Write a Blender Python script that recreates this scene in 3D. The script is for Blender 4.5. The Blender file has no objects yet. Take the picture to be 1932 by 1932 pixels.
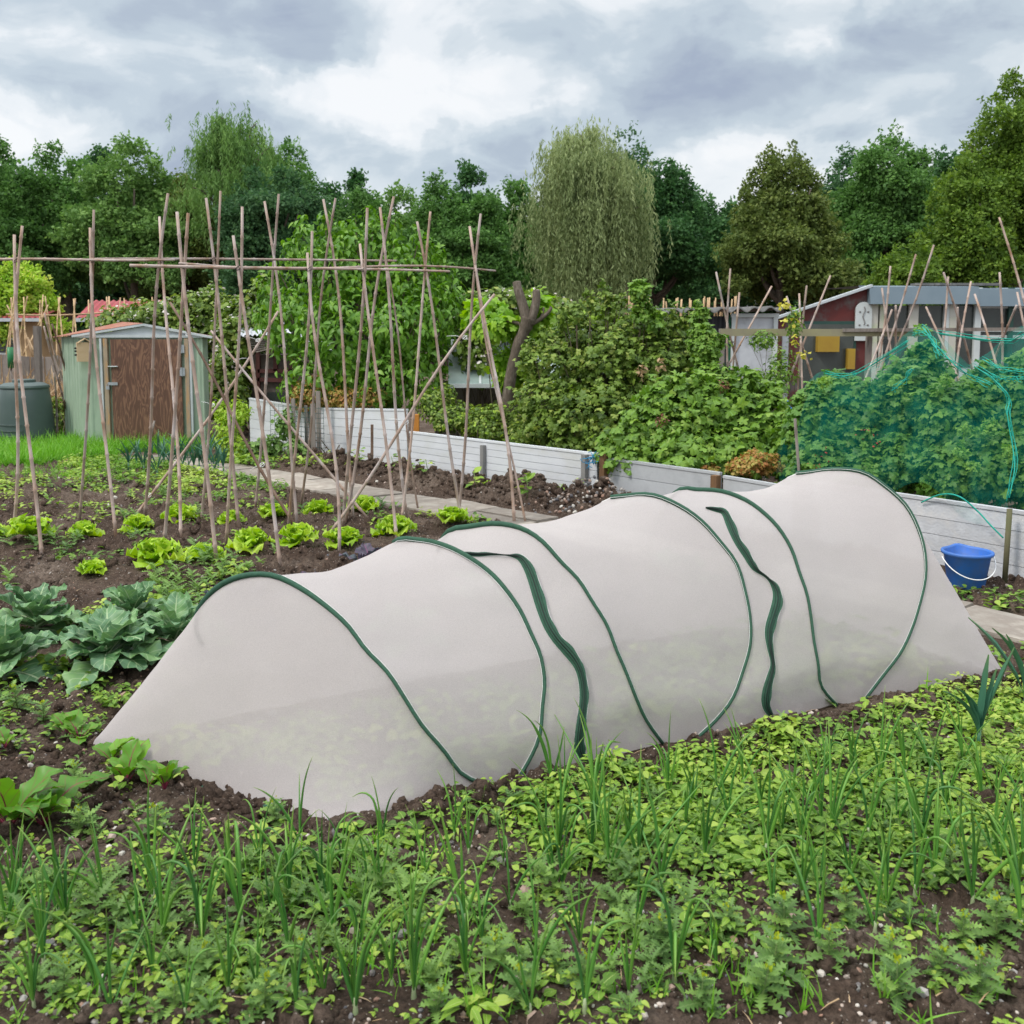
import bpy, math, random
import numpy as np
from mathutils import Vector, Matrix
from mathutils.bvhtree import BVHTree

rad = math.radians
random.seed(5)
R = np.random.default_rng(11)
SC = bpy.context.scene
COL = SC.collection

# ------------------------------------------------------------------ camera
PITCH, SHIFT, CAMH, FPX, W0 = rad(5.4), -0.085, 1.55, 1800.0, 1932.0
cam_d = bpy.data.cameras.new("camera")
cam = bpy.data.objects.new("camera", cam_d)
COL.objects.link(cam)
cam.location = (0, 0, CAMH)
cam.rotation_euler = (rad(90) - PITCH, 0, 0)
cam_d.sensor_width = 36.0
cam_d.lens = 36.0 * FPX / W0
cam_d.shift_y = SHIFT
cam_d.clip_start = 0.05
cam_d.clip_end = 1500
cam_d.dof.use_dof = True
cam_d.dof.focus_distance = 4.6
cam_d.dof.aperture_fstop = 6.3
SC.camera = cam

# ------------------------------------------------------------------ light
SC.view_settings.view_transform = 'Standard'
SC.view_settings.look = 'None'
SC.view_settings.gamma = 1
SC.view_settings.exposure = 0.45
SUN_EL, SUN_AZ = rad(50), rad(-60)
world = bpy.data.worlds.new("World")
SC.world = world
world.use_nodes = True
wn, wl = world.node_tree.nodes, world.node_tree.links
wn.clear()


def ray(u, v):
    x = (u - 966.0) / FPX
    y = (966.0 - v) / FPX + SHIFT * W0 / FPX
    return np.array([x, math.cos(PITCH) + y * math.sin(PITCH), -math.sin(PITCH) + y * math.cos(PITCH)])


def build_sky():
    def N(t, **k):
        n = wn.new(t)
        for a, b in k.items():
            setattr(n, a, b)
        return n

    def M(op, a, b=None, c=None):
        n = N('ShaderNodeMath', operation=op)
        for i, q in enumerate((a, b, c)):
            if q is None:
                continue
            if isinstance(q, (int, float)):
                n.inputs[i].default_value = q
            else:
                wl.new(q, n.inputs[i])
        return n.outputs[0]
    tc = N('ShaderNodeTexCoord')
    sep = N('ShaderNodeSeparateXYZ')
    wl.new(tc.outputs['Generated'], sep.inputs[0])
    zc = M('ADD', M('MAXIMUM', sep.outputs[2], 0.0), 0.34)
    comb = N('ShaderNodeCombineXYZ')
    wl.new(M('DIVIDE', sep.outputs[0], zc), comb.inputs[0])
    wl.new(M('DIVIDE', sep.outputs[1], zc), comb.inputs[1])
    comb.inputs[2].default_value = 3.7
    big = N('ShaderNodeTexNoise')
    big.inputs['Scale'].default_value = 1.9
    big.inputs['Detail'].default_value = 9
    big.inputs['Roughness'].default_value = 0.52
    big.inputs['Distortion'].default_value = 0.25
    wl.new(comb.outputs[0], big.inputs['Vector'])
    mid_ = N('ShaderNodeTexNoise')
    mid_.inputs['Scale'].default_value = 5.2
    mid_.inputs['Detail'].default_value = 8
    mid_.inputs['Roughness'].default_value = 0.54
    mid_.inputs['Distortion'].default_value = 0.5
    wl.new(comb.outputs[0], mid_.inputs['Vector'])
    # fine cloud edges that warp the large cloud banks
    n2 = N('ShaderNodeTexNoise')
    n2.inputs['Scale'].default_value = 7.5
    n2.inputs['Detail'].default_value = 9
    n2.inputs['Roughness'].default_value = 0.56
    wl.new(tc.outputs['Generated'], n2.inputs['Vector'])
    warp = N('ShaderNodeVectorMath', operation='MULTIPLY_ADD')
    wl.new(n2.outputs['Color'], warp.inputs[0])
    warp.inputs[1].default_value = (0.26, 0.0, 0.17)
    wl.new(tc.outputs['Generated'], warp.inputs[2])
    total = None
    banks = [  # pixel-free directions of the dark (+) and bright (-) cloud banks: x, z, half width, half height, weight
        (90, 140, 260, 75, .50), (430, 20, 420, 55, .36), (330, 265, 230, 80, .34), (760, 290, 190, 60, .30),
        (1330, 120, 260, 85, .42), (1500, 230, 300, 60, .42), (1760, 60, 200, 60, .34), (1150, 330, 250, 60, .18),
        (1800, 240, 160, 70, .22), (60, 240, 150, 55, -.42), (780, 165, 260, 45, -.30), (1040, 235, 150, 38, -.32), (560, 120, 120, 26, -.22),
        (1640, 25, 130, 35, -.30), (1660, 200, 90, 26, -.18), (1330, 340, 110, 50, -.22), (620, 210, 120, 50, -.25)]
    for (u, v, a, b, wgt) in banks:
        d = ray(u, v)
        d = d / np.linalg.norm(d)
        sb = N('ShaderNodeVectorMath', operation='SUBTRACT')
        wl.new(warp.outputs[0], sb.inputs[0])
        sb.inputs[1].default_value = (d[0] + .13, 0, d[2] + .085)
        ml = N('ShaderNodeVectorMath', operation='MULTIPLY')
        wl.new(sb.outputs[0], ml.inputs[0])
        ml.inputs[1].default_value = (FPX / a, 0, FPX / b)
        dt = N('ShaderNodeVectorMath', operation='DOT_PRODUCT')
        wl.new(ml.outputs[0], dt.inputs[0])
        wl.new(ml.outputs[0], dt.inputs[1])
        g = M('MULTIPLY', M('EXPONENT', M('MULTIPLY', dt.outputs['Value'], -0.75)), wgt)
        total = g if total is None else M('ADD', total, g)
    dens = M('ADD', M('ADD', M('MULTIPLY_ADD', big.outputs['Fac'], 1.5, -0.52), M('MULTIPLY_ADD', mid_.outputs['Fac'], 1.3, -.65)), total)
    rp = N('ShaderNodeValToRGB')
    cr = rp.color_ramp
    cr.interpolation = 'EASE'
    stops = [(0.0, (.90, .915, .93)), (.20, (.82, .855, .885)), (.36, (.66, .725, .775)), (.55, (.53, .61, .68)),
             (.78, (.43, .50, .59)), (1.0, (.36, .42, .53))]
    cr.elements[0].position, cr.elements[0].color = stops[0][0], (*stops[0][1], 1)
    cr.elements[1].position, cr.elements[1].color = stops[-1][0], (*stops[-1][1], 1)
    for p_, c_ in stops[1:-1]:
        e = cr.elements.new(p_)
        e.color = (*c_, 1)
    wl.new(dens, rp.inputs[0])
    sky = N('ShaderNodeTexSky', sky_type='NISHITA')
    sky.sun_disc = False
    sky.sun_elevation = SUN_EL
    sky.sun_rotation = SUN_AZ
    bg1 = N('ShaderNodeBackground')
    wl.new(sky.outputs[0], bg1.inputs[0])
    bg1.inputs[1].default_value = 0.10
    bg2 = N('ShaderNodeBackground')
    wl.new(rp.outputs[0], bg2.inputs[0])
    zen = N('ShaderNodeMapRange', interpolation_type='SMOOTHSTEP')
    wl.new(sep.outputs[2], zen.inputs[0])
    zen.inputs[1].default_value, zen.inputs[2].default_value = .36, .95
    zen.inputs[3].default_value, zen.inputs[4].default_value = 0.78, 2.1      # an overcast sky is brightest overhead
    wl.new(zen.outputs[0], bg2.inputs[1])
    mx = N('ShaderNodeMixShader')
    mx.inputs[0].default_value = 0.93
    wl.new(bg1.outputs[0], mx.inputs[1])
    wl.new(bg2.outputs[0], mx.inputs[2])
    out = N('ShaderNodeOutputWorld')
    wl.new(mx.outputs[0], out.inputs[0])


build_sky()
sun_d = bpy.data.lights.new("sun", 'SUN')
sun_d.energy = 1.5
sun_d.angle = rad(11)
sun_d.color = (1.0, .94, .84)
sun = bpy.data.objects.new("sun", sun_d)
COL.objects.link(sun)
sun.rotation_euler = (rad(90) - SUN_EL, 0, rad(-60))


# ------------------------------------------------------------------ helpers
def G(u, v, z=0.0):
    d = ray(u, v)
    t = (z - CAMH) / d[2]
    return np.array([d[0] * t, d[1] * t, z])


def AT(u, v, Y):
    d = ray(u, v)
    t = Y / d[1]
    return np.array([d[0] * t, Y, CAMH + d[2] * t])


def PJ(x, y, z):
    """pixel a world point is seen at (used only to bound planting areas)"""
    x, y, z = np.asarray(x, float), np.asarray(y, float), np.asarray(z, float) - CAMH
    dz = y * math.cos(PITCH) - z * math.sin(PITCH)
    yy = y * math.sin(PITCH) + z * math.cos(PITCH)
    dz = np.maximum(dz, 1e-3)
    return 966 + FPX * x / dz, 966 - FPX * (yy / dz - SHIFT * W0 / FPX)


_perm = np.random.default_rng(3).integers(0, 2 ** 31, 4096)


def _hash(ix, iy, k=0):
    h = (ix.astype(np.int64) * 73856093) ^ (iy.astype(np.int64) * 19349663) ^ (k * 83492791)
    return _perm[h & 4095] / float(2 ** 31)


def vnoise(x, y, k=0):
    ix, iy = np.floor(x), np.floor(y)
    fx, fy = x - ix, y - iy
    fx, fy = fx * fx * (3 - 2 * fx), fy * fy * (3 - 2 * fy)
    a, b = _hash(ix, iy, k), _hash(ix + 1, iy, k)
    c, d = _hash(ix, iy + 1, k), _hash(ix + 1, iy + 1, k)
    return (a * (1 - fx) + b * fx) * (1 - fy) + (c * (1 - fx) + d * fx) * fy - 0.5


def fbm(x, y, oct=4, k=0):
    s, a = 0, 1.0
    for i in range(oct):
        s = s + a * vnoise(x * 2 ** i + 13.7 * i, y * 2 ** i - 7.1 * i, k + i)
        a *= .5
    return s


def worley(x, y, k=0):
    ix, iy = np.floor(x), np.floor(y)
    best = np.full(np.shape(x), 9.0)
    rr = np.zeros(np.shape(x))
    for dx in (-1, 0, 1):
        for dy in (-1, 0, 1):
            cx, cy = ix + dx, iy + dy
            px = cx + .15 + .7 * _hash(cx, cy, k)
            py = cy + .15 + .7 * _hash(cx, cy, k + 1)
            d = np.hypot(x - px, y - py)
            m = d < best
            best = np.where(m, d, best)
            rr = np.where(m, _hash(cx, cy, k + 2), rr)
    return best, rr


def seg_dist(x, y, pts):
    best = np.full(np.shape(x), 1e9)
    for (ax, ay), (bx, by) in zip(pts[:-1], pts[1:]):
        dx, dy = bx - ax, by - ay
        t = np.clip(((x - ax) * dx + (y - ay) * dy) / (dx * dx + dy * dy), 0, 1)
        best = np.minimum(best, np.hypot(x - ax - t * dx, y - ay - t * dy))
    return best


# key ground lines
PATH_L = [(-4.6, 12.4), (-2.75, 10.85), (.33, 8.0), (2.62, 5.35), (5.0, 2.7)]      # far edge
PATH_R = [(-5.2, 12.0), (-2.9, 10.15), (-.05, 7.55), (2.42, 4.82), (4.6, 2.3)]     # near edge
PATH_C = [((a[0] + b[0]) / 2, (a[1] + b[1]) / 2) for a, b in zip(PATH_L, PATH_R)]
FENCE = [(-3.75, 13.3), (-2.75, 12.45), (-1.14, 10.85), (.87, 8.75), (2.05, 7.35), (3.06, 6.0), (4.4, 4.2)]
TN = [np.array(q) for q in [(-.5397, 2.8469, 0), (-.0384, 3.156, 0), (.6245, 3.5075, 0), (1.4286, 3.8958, 0), (2.2425, 4.2085, 0)]]
TAX = (TN[4] - TN[0]) / np.linalg.norm(TN[4] - TN[0])
TPE = np.array([-TAX[1], TAX[0], 0])


def in_poly(px, py, poly):
    px, py = np.asarray(px, float), np.asarray(py, float)
    ins = np.zeros(px.shape, bool)
    n = len(poly)
    for i in range(n):
        x1, y1 = poly[i]
        x2, y2 = poly[(i + 1) % n]
        c = ((y1 > py) != (y2 > py)) & (px < (x2 - x1) * (py - y1) / ((y2 - y1) if y2 != y1 else 1e-9) + x1)
        ins ^= c
    return ins


def hgt(x, y):
    x, y = np.asarray(x, float), np.asarray(y, float)
    near = np.clip((15 - y) / 3, 0, 1)
    h = .05 * fbm(x * .8, y * .8, 3, 40)
    # cultivated rows running across the middle bed
    mid = np.clip((y - 5.0) / 1.0, 0, 1) * np.clip((11.5 - y) / 1.0, 0, 1) * np.clip((-.2 - x + (8 - y) * .6) / .6, 0, 1)
    h = h + mid * .022 * np.sin((y + .25 * x) * 9.5 + 2 * fbm(x, y, 2, 9))
    clm = np.clip(.62 + 1.6 * fbm(x * 1.6, y * 1.6, 3, 77), .12, 1.25)
    d1, r1 = worley(x * 15 + .5 * fbm(x * 20, y * 20, 2, 5), y * 15, 1)
    d2, r2 = worley(x * 38 + .6 * fbm(x * 50, y * 50, 2, 6), y * 38, 21)
    clod = .042 * r1 ** 2 * np.clip(1 - (d1 / .62) ** 2, 0, 1) + .017 * r2 * np.clip(1 - (d2 / .6) ** 2, 0, 1)
    hs_ = seg_dist(x, y, [(-2.45, 11.35), (.2, 8.85), (1.0, 8.2)])
    clm = clm + 1.3 * np.exp(-(hs_ / .3) ** 2) + .5 * np.clip((y - 4.5) / 2, 0, 1)
    d3, r3 = worley(x * 80 + .3, y * 80, 51)
    h = h + .0035 * r3 * np.clip(1 - (d3 / .6) ** 2, 0, 1) * np.clip((5 - y) / 2, 0, 1)
    h = h + clod * clm * np.clip(1.25 - y * .0, 0, 1) + .006 * fbm(x * 55, y * 55, 2, 12)
    # loose heaped strip between path and fence, and soil heaped against the fleece
    sd = seg_dist(x, y, [(-2.45, 11.35), (.2, 8.85), (1.0, 8.2)])
    h = h + .085 * np.exp(-(sd / .26) ** 2) * (1 + 2.0 * fbm(x * 5, y * 5, 3, 31))
    hp = [tuple(TN[0][:2] + TPE[:2] * 1.0 - TAX[:2] * .72), tuple(TN[0][:2] - np.array([.06, .0]))]
    sd = seg_dist(x, y, [(hp[0][0] + .25, hp[0][1] - .26), (hp[1][0] - .12, hp[1][1] - .16)])
    h = h + .030 * np.exp(-(sd / .11) ** 2) * (1 + 1.8 * fbm(x * 7, y * 7, 3, 33))
    sd = seg_dist(x, y, [(TN[0][0] + .2, TN[0][1] + .05), (TN[4][0] + .3, TN[4][1] + .02)])
    h = h + .030 * np.exp(-(sd / .10) ** 2) * (.9 + 2.2 * fbm(x * 6, y * 6, 3, 35))
    # firm the path bed flat
    pd = seg_dist(x, y, PATH_C)
    k = np.clip((pd - .26) / .12, 0, 1)
    h = h * (k * k * (3 - 2 * k)) - .0 * (1 - k)
    return h * near


def hz(x, y):
    return float(hgt(np.array([x]), np.array([y]))[0])


class B:
    """collects vertices, polygons and a per-vertex leaf attribute, then links them as one mesh object"""

    def __init__(s):
        s.v, s.p, s.a, s.n = [], [], [], 0

    def add(s, V, P, A=None):
        V = np.asarray(V, float).reshape(-1, 3)
        s.v.append(V)
        if isinstance(P, np.ndarray):
            s.p.append(P + s.n)
        else:
            by = {}
            for f in P:
                by.setdefault(len(f), []).append(f)
            for k, fs in by.items():
                s.p.append(np.array(fs, int).reshape(-1, k) + s.n)
        if A is None:
            A = np.zeros((len(V), 3))
            A[:, 0] = R.random()
        s.a.append(np.asarray(A, float).reshape(-1, 3))
        s.n += len(V)

    def box(s, c, d, rz=0.0, rx=0.0, ry=0.0):
        x, y, z = [q / 2 for q in d]
        V = np.array([(-x, -y, -z), (x, -y, -z), (x, y, -z), (-x, y, -z), (-x, -y, z), (x, -y, z), (x, y, z), (-x, y, z)])
        if rx or rz or ry:
            m = np.array(Matrix.Rotation(rz, 3, 'Z') @ Matrix.Rotation(ry, 3, 'Y') @ Matrix.Rotation(rx, 3, 'X'))
            V = V @ m.T
        s.add(V + np.array(c), np.array([(0, 3, 2, 1), (4, 5, 6, 7), (0, 1, 5, 4), (1, 2, 6, 5), (2, 3, 7, 6), (3, 0, 4, 7)]))

    def beam(s, a, b, w, h, up=(0, 0, 1)):
        a, b = np.array(a, float), np.array(b, float)
        t = (b - a) / np.linalg.norm(b - a)
        sd = np.cross(t, up)
        sd /= np.linalg.norm(sd) + 1e-9
        u2 = np.cross(sd, t)
        V = [q + i * sd * w / 2 + j * u2 * h / 2 for q in (a, b) for (i, j) in ((-1, -1), (1, -1), (1, 1), (-1, 1))]
        s.add(V, np.array([(0, 1, 2, 3), (7, 6, 5, 4), (0, 4, 5, 1), (1, 5, 6, 2), (2, 6, 7, 3), (3, 7, 4, 0)]))

    def tube(s, pts, r, sides=8, cap=True, flat=1.0, A=None, closed=False):
        P = np.array(pts, float)
        n = len(P)
        r = np.full(n, r, float) if np.isscalar(r) else np.array(r, float)
        T = np.gradient(P, axis=0)
        T /= np.linalg.norm(T, axis=1)[:, None] + 1e-12
        up = np.array([0, 0, 1.0]) if abs(T[0][2]) < .9 else np.array([0, 1.0, 0])
        V = []
        S0 = np.cross(T[0], up)
        S0 /= np.linalg.norm(S0)
        for i in range(n):
            S0 = S0 - T[i] * (S0 @ T[i])
            S0 /= np.linalg.norm(S0) + 1e-12
            U0 = np.cross(S0, T[i])
            an = np.linspace(0, 2 * math.pi, sides, endpoint=False)
            V.append(P[i] + r[i] * (np.cos(an)[:, None] * S0 * flat + np.sin(an)[:, None] * U0))
        V = np.concatenate(V)
        F = []
        for i in range(n - 1):
            for j in range(sides):
                k = (j + 1) % sides
                F.append((i * sides + j, (i + 1) * sides + j, (i + 1) * sides + k, i * sides + k))
        if cap:
            F.append(tuple(range(sides)))
            F.append(tuple((n - 1) * sides + j for j in reversed(range(sides))))
        AA = None
        if A is not None:
            AA = np.zeros((len(V), 3))
            AA[:, 0] = A
            AA[:, 1] = 1
            AA[:, 2] = np.repeat(np.linspace(0, 1, n), sides)
        s.add(V, F, AA)

    def lathe(s, prof, c=(0, 0, 0), sides=24, cap=True):
        an = np.linspace(0, 2 * math.pi, sides, endpoint=False)
        V = np.array([(r * math.cos(a), r * math.sin(a), z) for r, z in prof for a in an]) + np.array(c)
        F = []
        for i in range(len(prof) - 1):
            for j in range(sides):
                k = (j + 1) % sides
                F.append((i * sides + j, i * sides + k, (i + 1) * sides + k, (i + 1) * sides + j))
        if cap:
            F.append(tuple(reversed(range(sides))))
            F.append(tuple((len(prof) - 1) * sides + j for j in range(sides)))
        s.add(V, F)

    def grid(s, X, A=None, flip=False):
        ny, nx = X.shape[:2]
        i = np.arange(ny - 1)[:, None] * nx + np.arange(nx - 1)[None]
        F = np.stack([i, i + 1, i + nx + 1, i + nx], -1).reshape(-1, 4)
        if flip:
            F = F[:, ::-1]
        s.add(X.reshape(-1, 3), F, None if A is None else A.reshape(-1, 3))

    def leaves(s, tpl, O, D, Nn, L, Wd=None, curl=None, rnd=None):
        """many copies of a leaf template: origin, axis, normal, length, width"""
        V, F, A = tpl
        n = len(O)
        if n == 0:
            return
        D = D / (np.linalg.norm(D, axis=1)[:, None] + 1e-9)
        S = np.cross(D, Nn)
        S /= np.linalg.norm(S, axis=1)[:, None] + 1e-9
        U = np.cross(S, D)
        L = np.broadcast_to(np.asarray(L, float), (n,))
        Wd = L if Wd is None else np.broadcast_to(np.asarray(Wd, float), (n,))
        curl = np.ones(n) if curl is None else curl
        rnd = R.random(n) if rnd is None else rnd
        VV = (O[:, None] + (V[None, :, 0:1] * Wd[:, None, None]) * S[:, None] + (V[None, :, 1:2] * L[:, None, None]) * D[:, None]
              + (V[None, :, 2:3] * (L * curl)[:, None, None]) * U[:, None])
        FF = (F[None] + (np.arange(n) * len(V))[:, None, None]).reshape(-1, F.shape[1])
        AA = np.broadcast_to(A[None], (n,) + A.shape).copy()
        AA[:, :, 0] = rnd[:, None]
        s.add(VV.reshape(-1, 3), FF, AA.reshape(-1, 3))

    def build(s, name, mat, parent=None, smooth=True, local=False):
        me = bpy.data.meshes.new(name)
        V = np.concatenate(s.v)
        if parent is not None and not local:
            q_ = parent
            while q_ is not None:
                V = V - np.array(q_.location)
                q_ = q_.parent
        me.vertices.add(len(V))
        me.vertices.foreach_set('co', V.astype(np.float32).ravel())
        loops = np.concatenate([q.ravel() for q in s.p]).astype(np.int32)
        tot = np.concatenate([np.full(len(q), q.shape[1]) for q in s.p]).astype(np.int32)
        st = np.concatenate([[0], np.cumsum(tot)[:-1]]).astype(np.int32)
        me.loops.add(len(loops))
        me.loops.foreach_set('vertex_index', loops)
        me.polygons.add(len(tot))
        me.polygons.foreach_set('loop_start', st)
        me.polygons.foreach_set('loop_total', tot)
        me.polygons.foreach_set('use_smooth', np.full(len(tot), bool(smooth)))
        at = me.attributes.new('lf', 'FLOAT_VECTOR', 'POINT')
        at.data.foreach_set('vector', np.concatenate(s.a).astype(np.float32).ravel())
        me.update(calc_edges=True)
        me.validate()
        if smooth == 'auto':
            try:
                me.set_sharp_from_angle(angle=rad(35))
            except Exception:
                pass
        o = bpy.data.objects.new(name, me)
        COL.objects.link(o)
        if mat is not None:
            me.materials.append(mat)
        if parent is not None:
            o.parent = parent
        return o


def tag(o, label, cat, group=None, kind=None):
    if label:
        o['label'] = label
    if cat:
        o['category'] = cat
    if group:
        o['group'] = group
    if kind:
        o['kind'] = kind
    return o


def thing(name, label, cat, loc=(0, 0, 0), rz=0.0, group=None):
    o = bpy.data.objects.new(name, None)
    o.empty_display_size = .1
    COL.objects.link(o)
    o.location = loc
    o.rotation_euler = (0, 0, rz)
    return tag(o, label, cat, group)


def copy_tree(o, parent=None):
    c = o.copy()
    COL.objects.link(c)
    if parent is not None:
        c.parent = parent
    for ch in list(o.children):
        copy_tree(ch, c)
    return c


# ------------------------------------------------------------------ materials
def newmat(name):
    m = bpy.data.materials.new(name)
    m.use_nodes = True
    n, l = m.node_tree.nodes, m.node_tree.links
    n.clear()
    out = n.new('ShaderNodeOutputMaterial')
    return m, n, l, out


def ramp(n, stops, interp='LINEAR'):
    r = n.new('ShaderNodeValToRGB')
    r.color_ramp.interpolation = interp
    e = r.color_ramp.elements
    e[0].position, e[0].color = stops[0][0], (*stops[0][1], 1)
    e[1].position, e[1].color = stops[-1][0], (*stops[-1][1], 1)
    for p_, c_ in stops[1:-1]:
        q = e.new(p_)
        q.color = (*c_, 1)
    return r


def mix(n, l, fac, a, b, mode='MIX'):
    m = n.new('ShaderNodeMix')
    m.data_type = 'RGBA'
    m.blend_type = mode
    for sock, q in ((m.inputs[0], fac), (m.inputs[6], a), (m.inputs[7], b)):
        if hasattr(q, 'links'):
            l.new(q, sock)
        elif isinstance(q, (int, float)):
            sock.default_value = q
        else:
            sock.default_value = (*q, 1)
    return m.outputs[2]


def pmat(name, c1, c2=None, scale=8.0, rough=.7, bump=.0, bscale=None, metal=0.0, stretch=(1, 1, 1), c3=None, spec=.4, detail=6, rnd=0.0, each=0.0):
    m, n, l, out = newmat(name)
    tc = n.new('ShaderNodeTexCoord')
    mp = n.new('ShaderNodeMapping')
    mp.inputs['Scale'].default_value = stretch
    l.new(tc.outputs['Object'], mp.inputs[0])
    no = n.new('ShaderNodeTexNoise')
    no.inputs['Scale'].default_value = scale
    no.inputs['Detail'].default_value = detail
    no.inputs['Roughness'].default_value = .62
    l.new(mp.outputs[0], no.inputs['Vector'])
    c2 = c2 or tuple(q * .7 for q in c1)
    st = [(.3, c1), (.68, c2)] if c3 is None else [(.28, c1), (.5, c2), (.7, c3)]
    rp = ramp(n, st)
    l.new(no.outputs['Fac'], rp.inputs[0])
    col = rp.outputs[0]
    if rnd:
        oi = n.new('ShaderNodeObjectInfo')
        hs = n.new('ShaderNodeHueSaturation')
        mr = n.new('ShaderNodeMapRange')
        l.new(oi.outputs['Random'], mr.inputs[0])
        mr.inputs[3].default_value = 1 - rnd
        mr.inputs[4].default_value = 1 + rnd
        l.new(mr.outputs[0], hs.inputs['Value'])
        l.new(col, hs.inputs['Color'])
        col = hs.outputs[0]
    if each:
        at = n.new('ShaderNodeAttribute')
        at.attribute_name = 'lf'
        sx = n.new('ShaderNodeSeparateXYZ')
        l.new(at.outputs['Vector'], sx.inputs[0])
        mr = n.new('ShaderNodeMapRange')
        l.new(sx.outputs[0], mr.inputs[0])
        mr.inputs[3].default_value = 1 - each
        mr.inputs[4].default_value = 1 + each
        hs = n.new('ShaderNodeHueSaturation')
        l.new(mr.outputs[0], hs.inputs['Value'])
        l.new(col, hs.inputs['Color'])
        col = hs.outputs[0]
    b = n.new('ShaderNodeBsdfPrincipled')
    l.new(col, b.inputs['Base Color'])
    b.inputs['Roughness'].default_value = rough
    b.inputs['Metallic'].default_value = metal
    b.inputs['Specular IOR Level'].default_value = spec
    if bump:
        bp = n.new('ShaderNodeBump')
        bp.inputs['Strength'].default_value = bump
        bp.inputs['Distance'].default_value = .01
        n2 = n.new('ShaderNodeTexNoise')
        n2.inputs['Scale'].default_value = bscale or scale * 4
        n2.inputs['Detail'].default_value = 5
        l.new(mp.outputs[0], n2.inputs['Vector'])
        l.new(n2.outputs['Fac'], bp.inputs['Height'])
        l.new(bp.outputs[0], b.inputs['Normal'])
    l.new(b.outputs[0], out.inputs[0])
    return m


def leafmat(name, cols, vein=None, vw=.06, side=0, tl=.35, rough=.5, tip=None, spec=.35, blotch=None):
    """leaf colour varies leaf by leaf; vein is the paler midrib, side the number of side veins"""
    m, n, l, out = newmat(name)
    at = n.new('ShaderNodeAttribute')
    at.attribute_name = 'lf'
    sp = n.new('ShaderNodeSeparateXYZ')
    l.new(at.outputs['Vector'], sp.inputs[0])
    k = len(cols)
    rp = ramp(n, [(i / (k - 1), c) for i, c in enumerate(cols)])
    l.new(sp.outputs[0], rp.inputs[0])
    col = rp.outputs[0]

    def M(op, a, b=None):
        q = n.new('ShaderNodeMath')
        q.operation = op
        for i, z in enumerate((a, b)):
            if z is None:
                continue
            if hasattr(z, 'links'):
                l.new(z, q.inputs[i])
            else:
                q.inputs[i].default_value = z
        return q.outputs[0]
    if blotch:
        tc = n.new('ShaderNodeTexCoord')
        no = n.new('ShaderNodeTexNoise')
        no.inputs['Scale'].default_value = 14
        no.inputs['Detail'].default_value = 4
        l.new(tc.outputs['Object'], no.inputs['Vector'])
        f = n.new('ShaderNodeMapRange')
        l.new(no.outputs['Fac'], f.inputs[0])
        f.inputs[1].default_value, f.inputs[2].default_value = .45, .62
        f.inputs[4].default_value = .75
        col = mix(n, l, f.outputs[0], col, blotch)
    if vein is not None:
        ab = M('ABSOLUTE', sp.outputs[1])
        mid = M('LESS_THAN', ab, vw)
        f = mid
        if side:
            ph = M('FRACT', M('SUBTRACT', M('MULTIPLY', sp.outputs[2], float(side)), M('MULTIPLY', ab, 1.3)))
            sv = M('LESS_THAN', M('ABSOLUTE', M('SUBTRACT', ph, .5)), .07)
            f = M('MAXIMUM', mid, M('MULTIPLY', sv, .45))
        col = mix(n, l, f, col, vein)
    if tip is not None:
        f = M('POWER', sp.outputs[2], 6.0)
        col = mix(n, l, f, col, tip)
    b = n.new('ShaderNodeBsdfPrincipled')
    l.new(col, b.inputs['Base Color'])
    b.inputs['Roughness'].default_value = rough
    b.inputs['Specular IOR Level'].default_value = spec
    t = n.new('ShaderNodeBsdfTranslucent')
    hs = n.new('ShaderNodeHueSaturation')
    hs.inputs['Saturation'].default_value = 1.1
    hs.inputs['Value'].default_value = 1.25
    l.new(col, hs.inputs['Color'])
    l.new(hs.outputs[0], t.inputs[0])
    mx = n.new('ShaderNodeMixShader')
    mx.inputs[0].default_value = tl
    l.new(b.outputs[0], mx.inputs[1])
    l.new(t.outputs[0], mx.inputs[2])
    l.new(mx.outputs[0], out.inputs[0])
    return m


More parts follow.
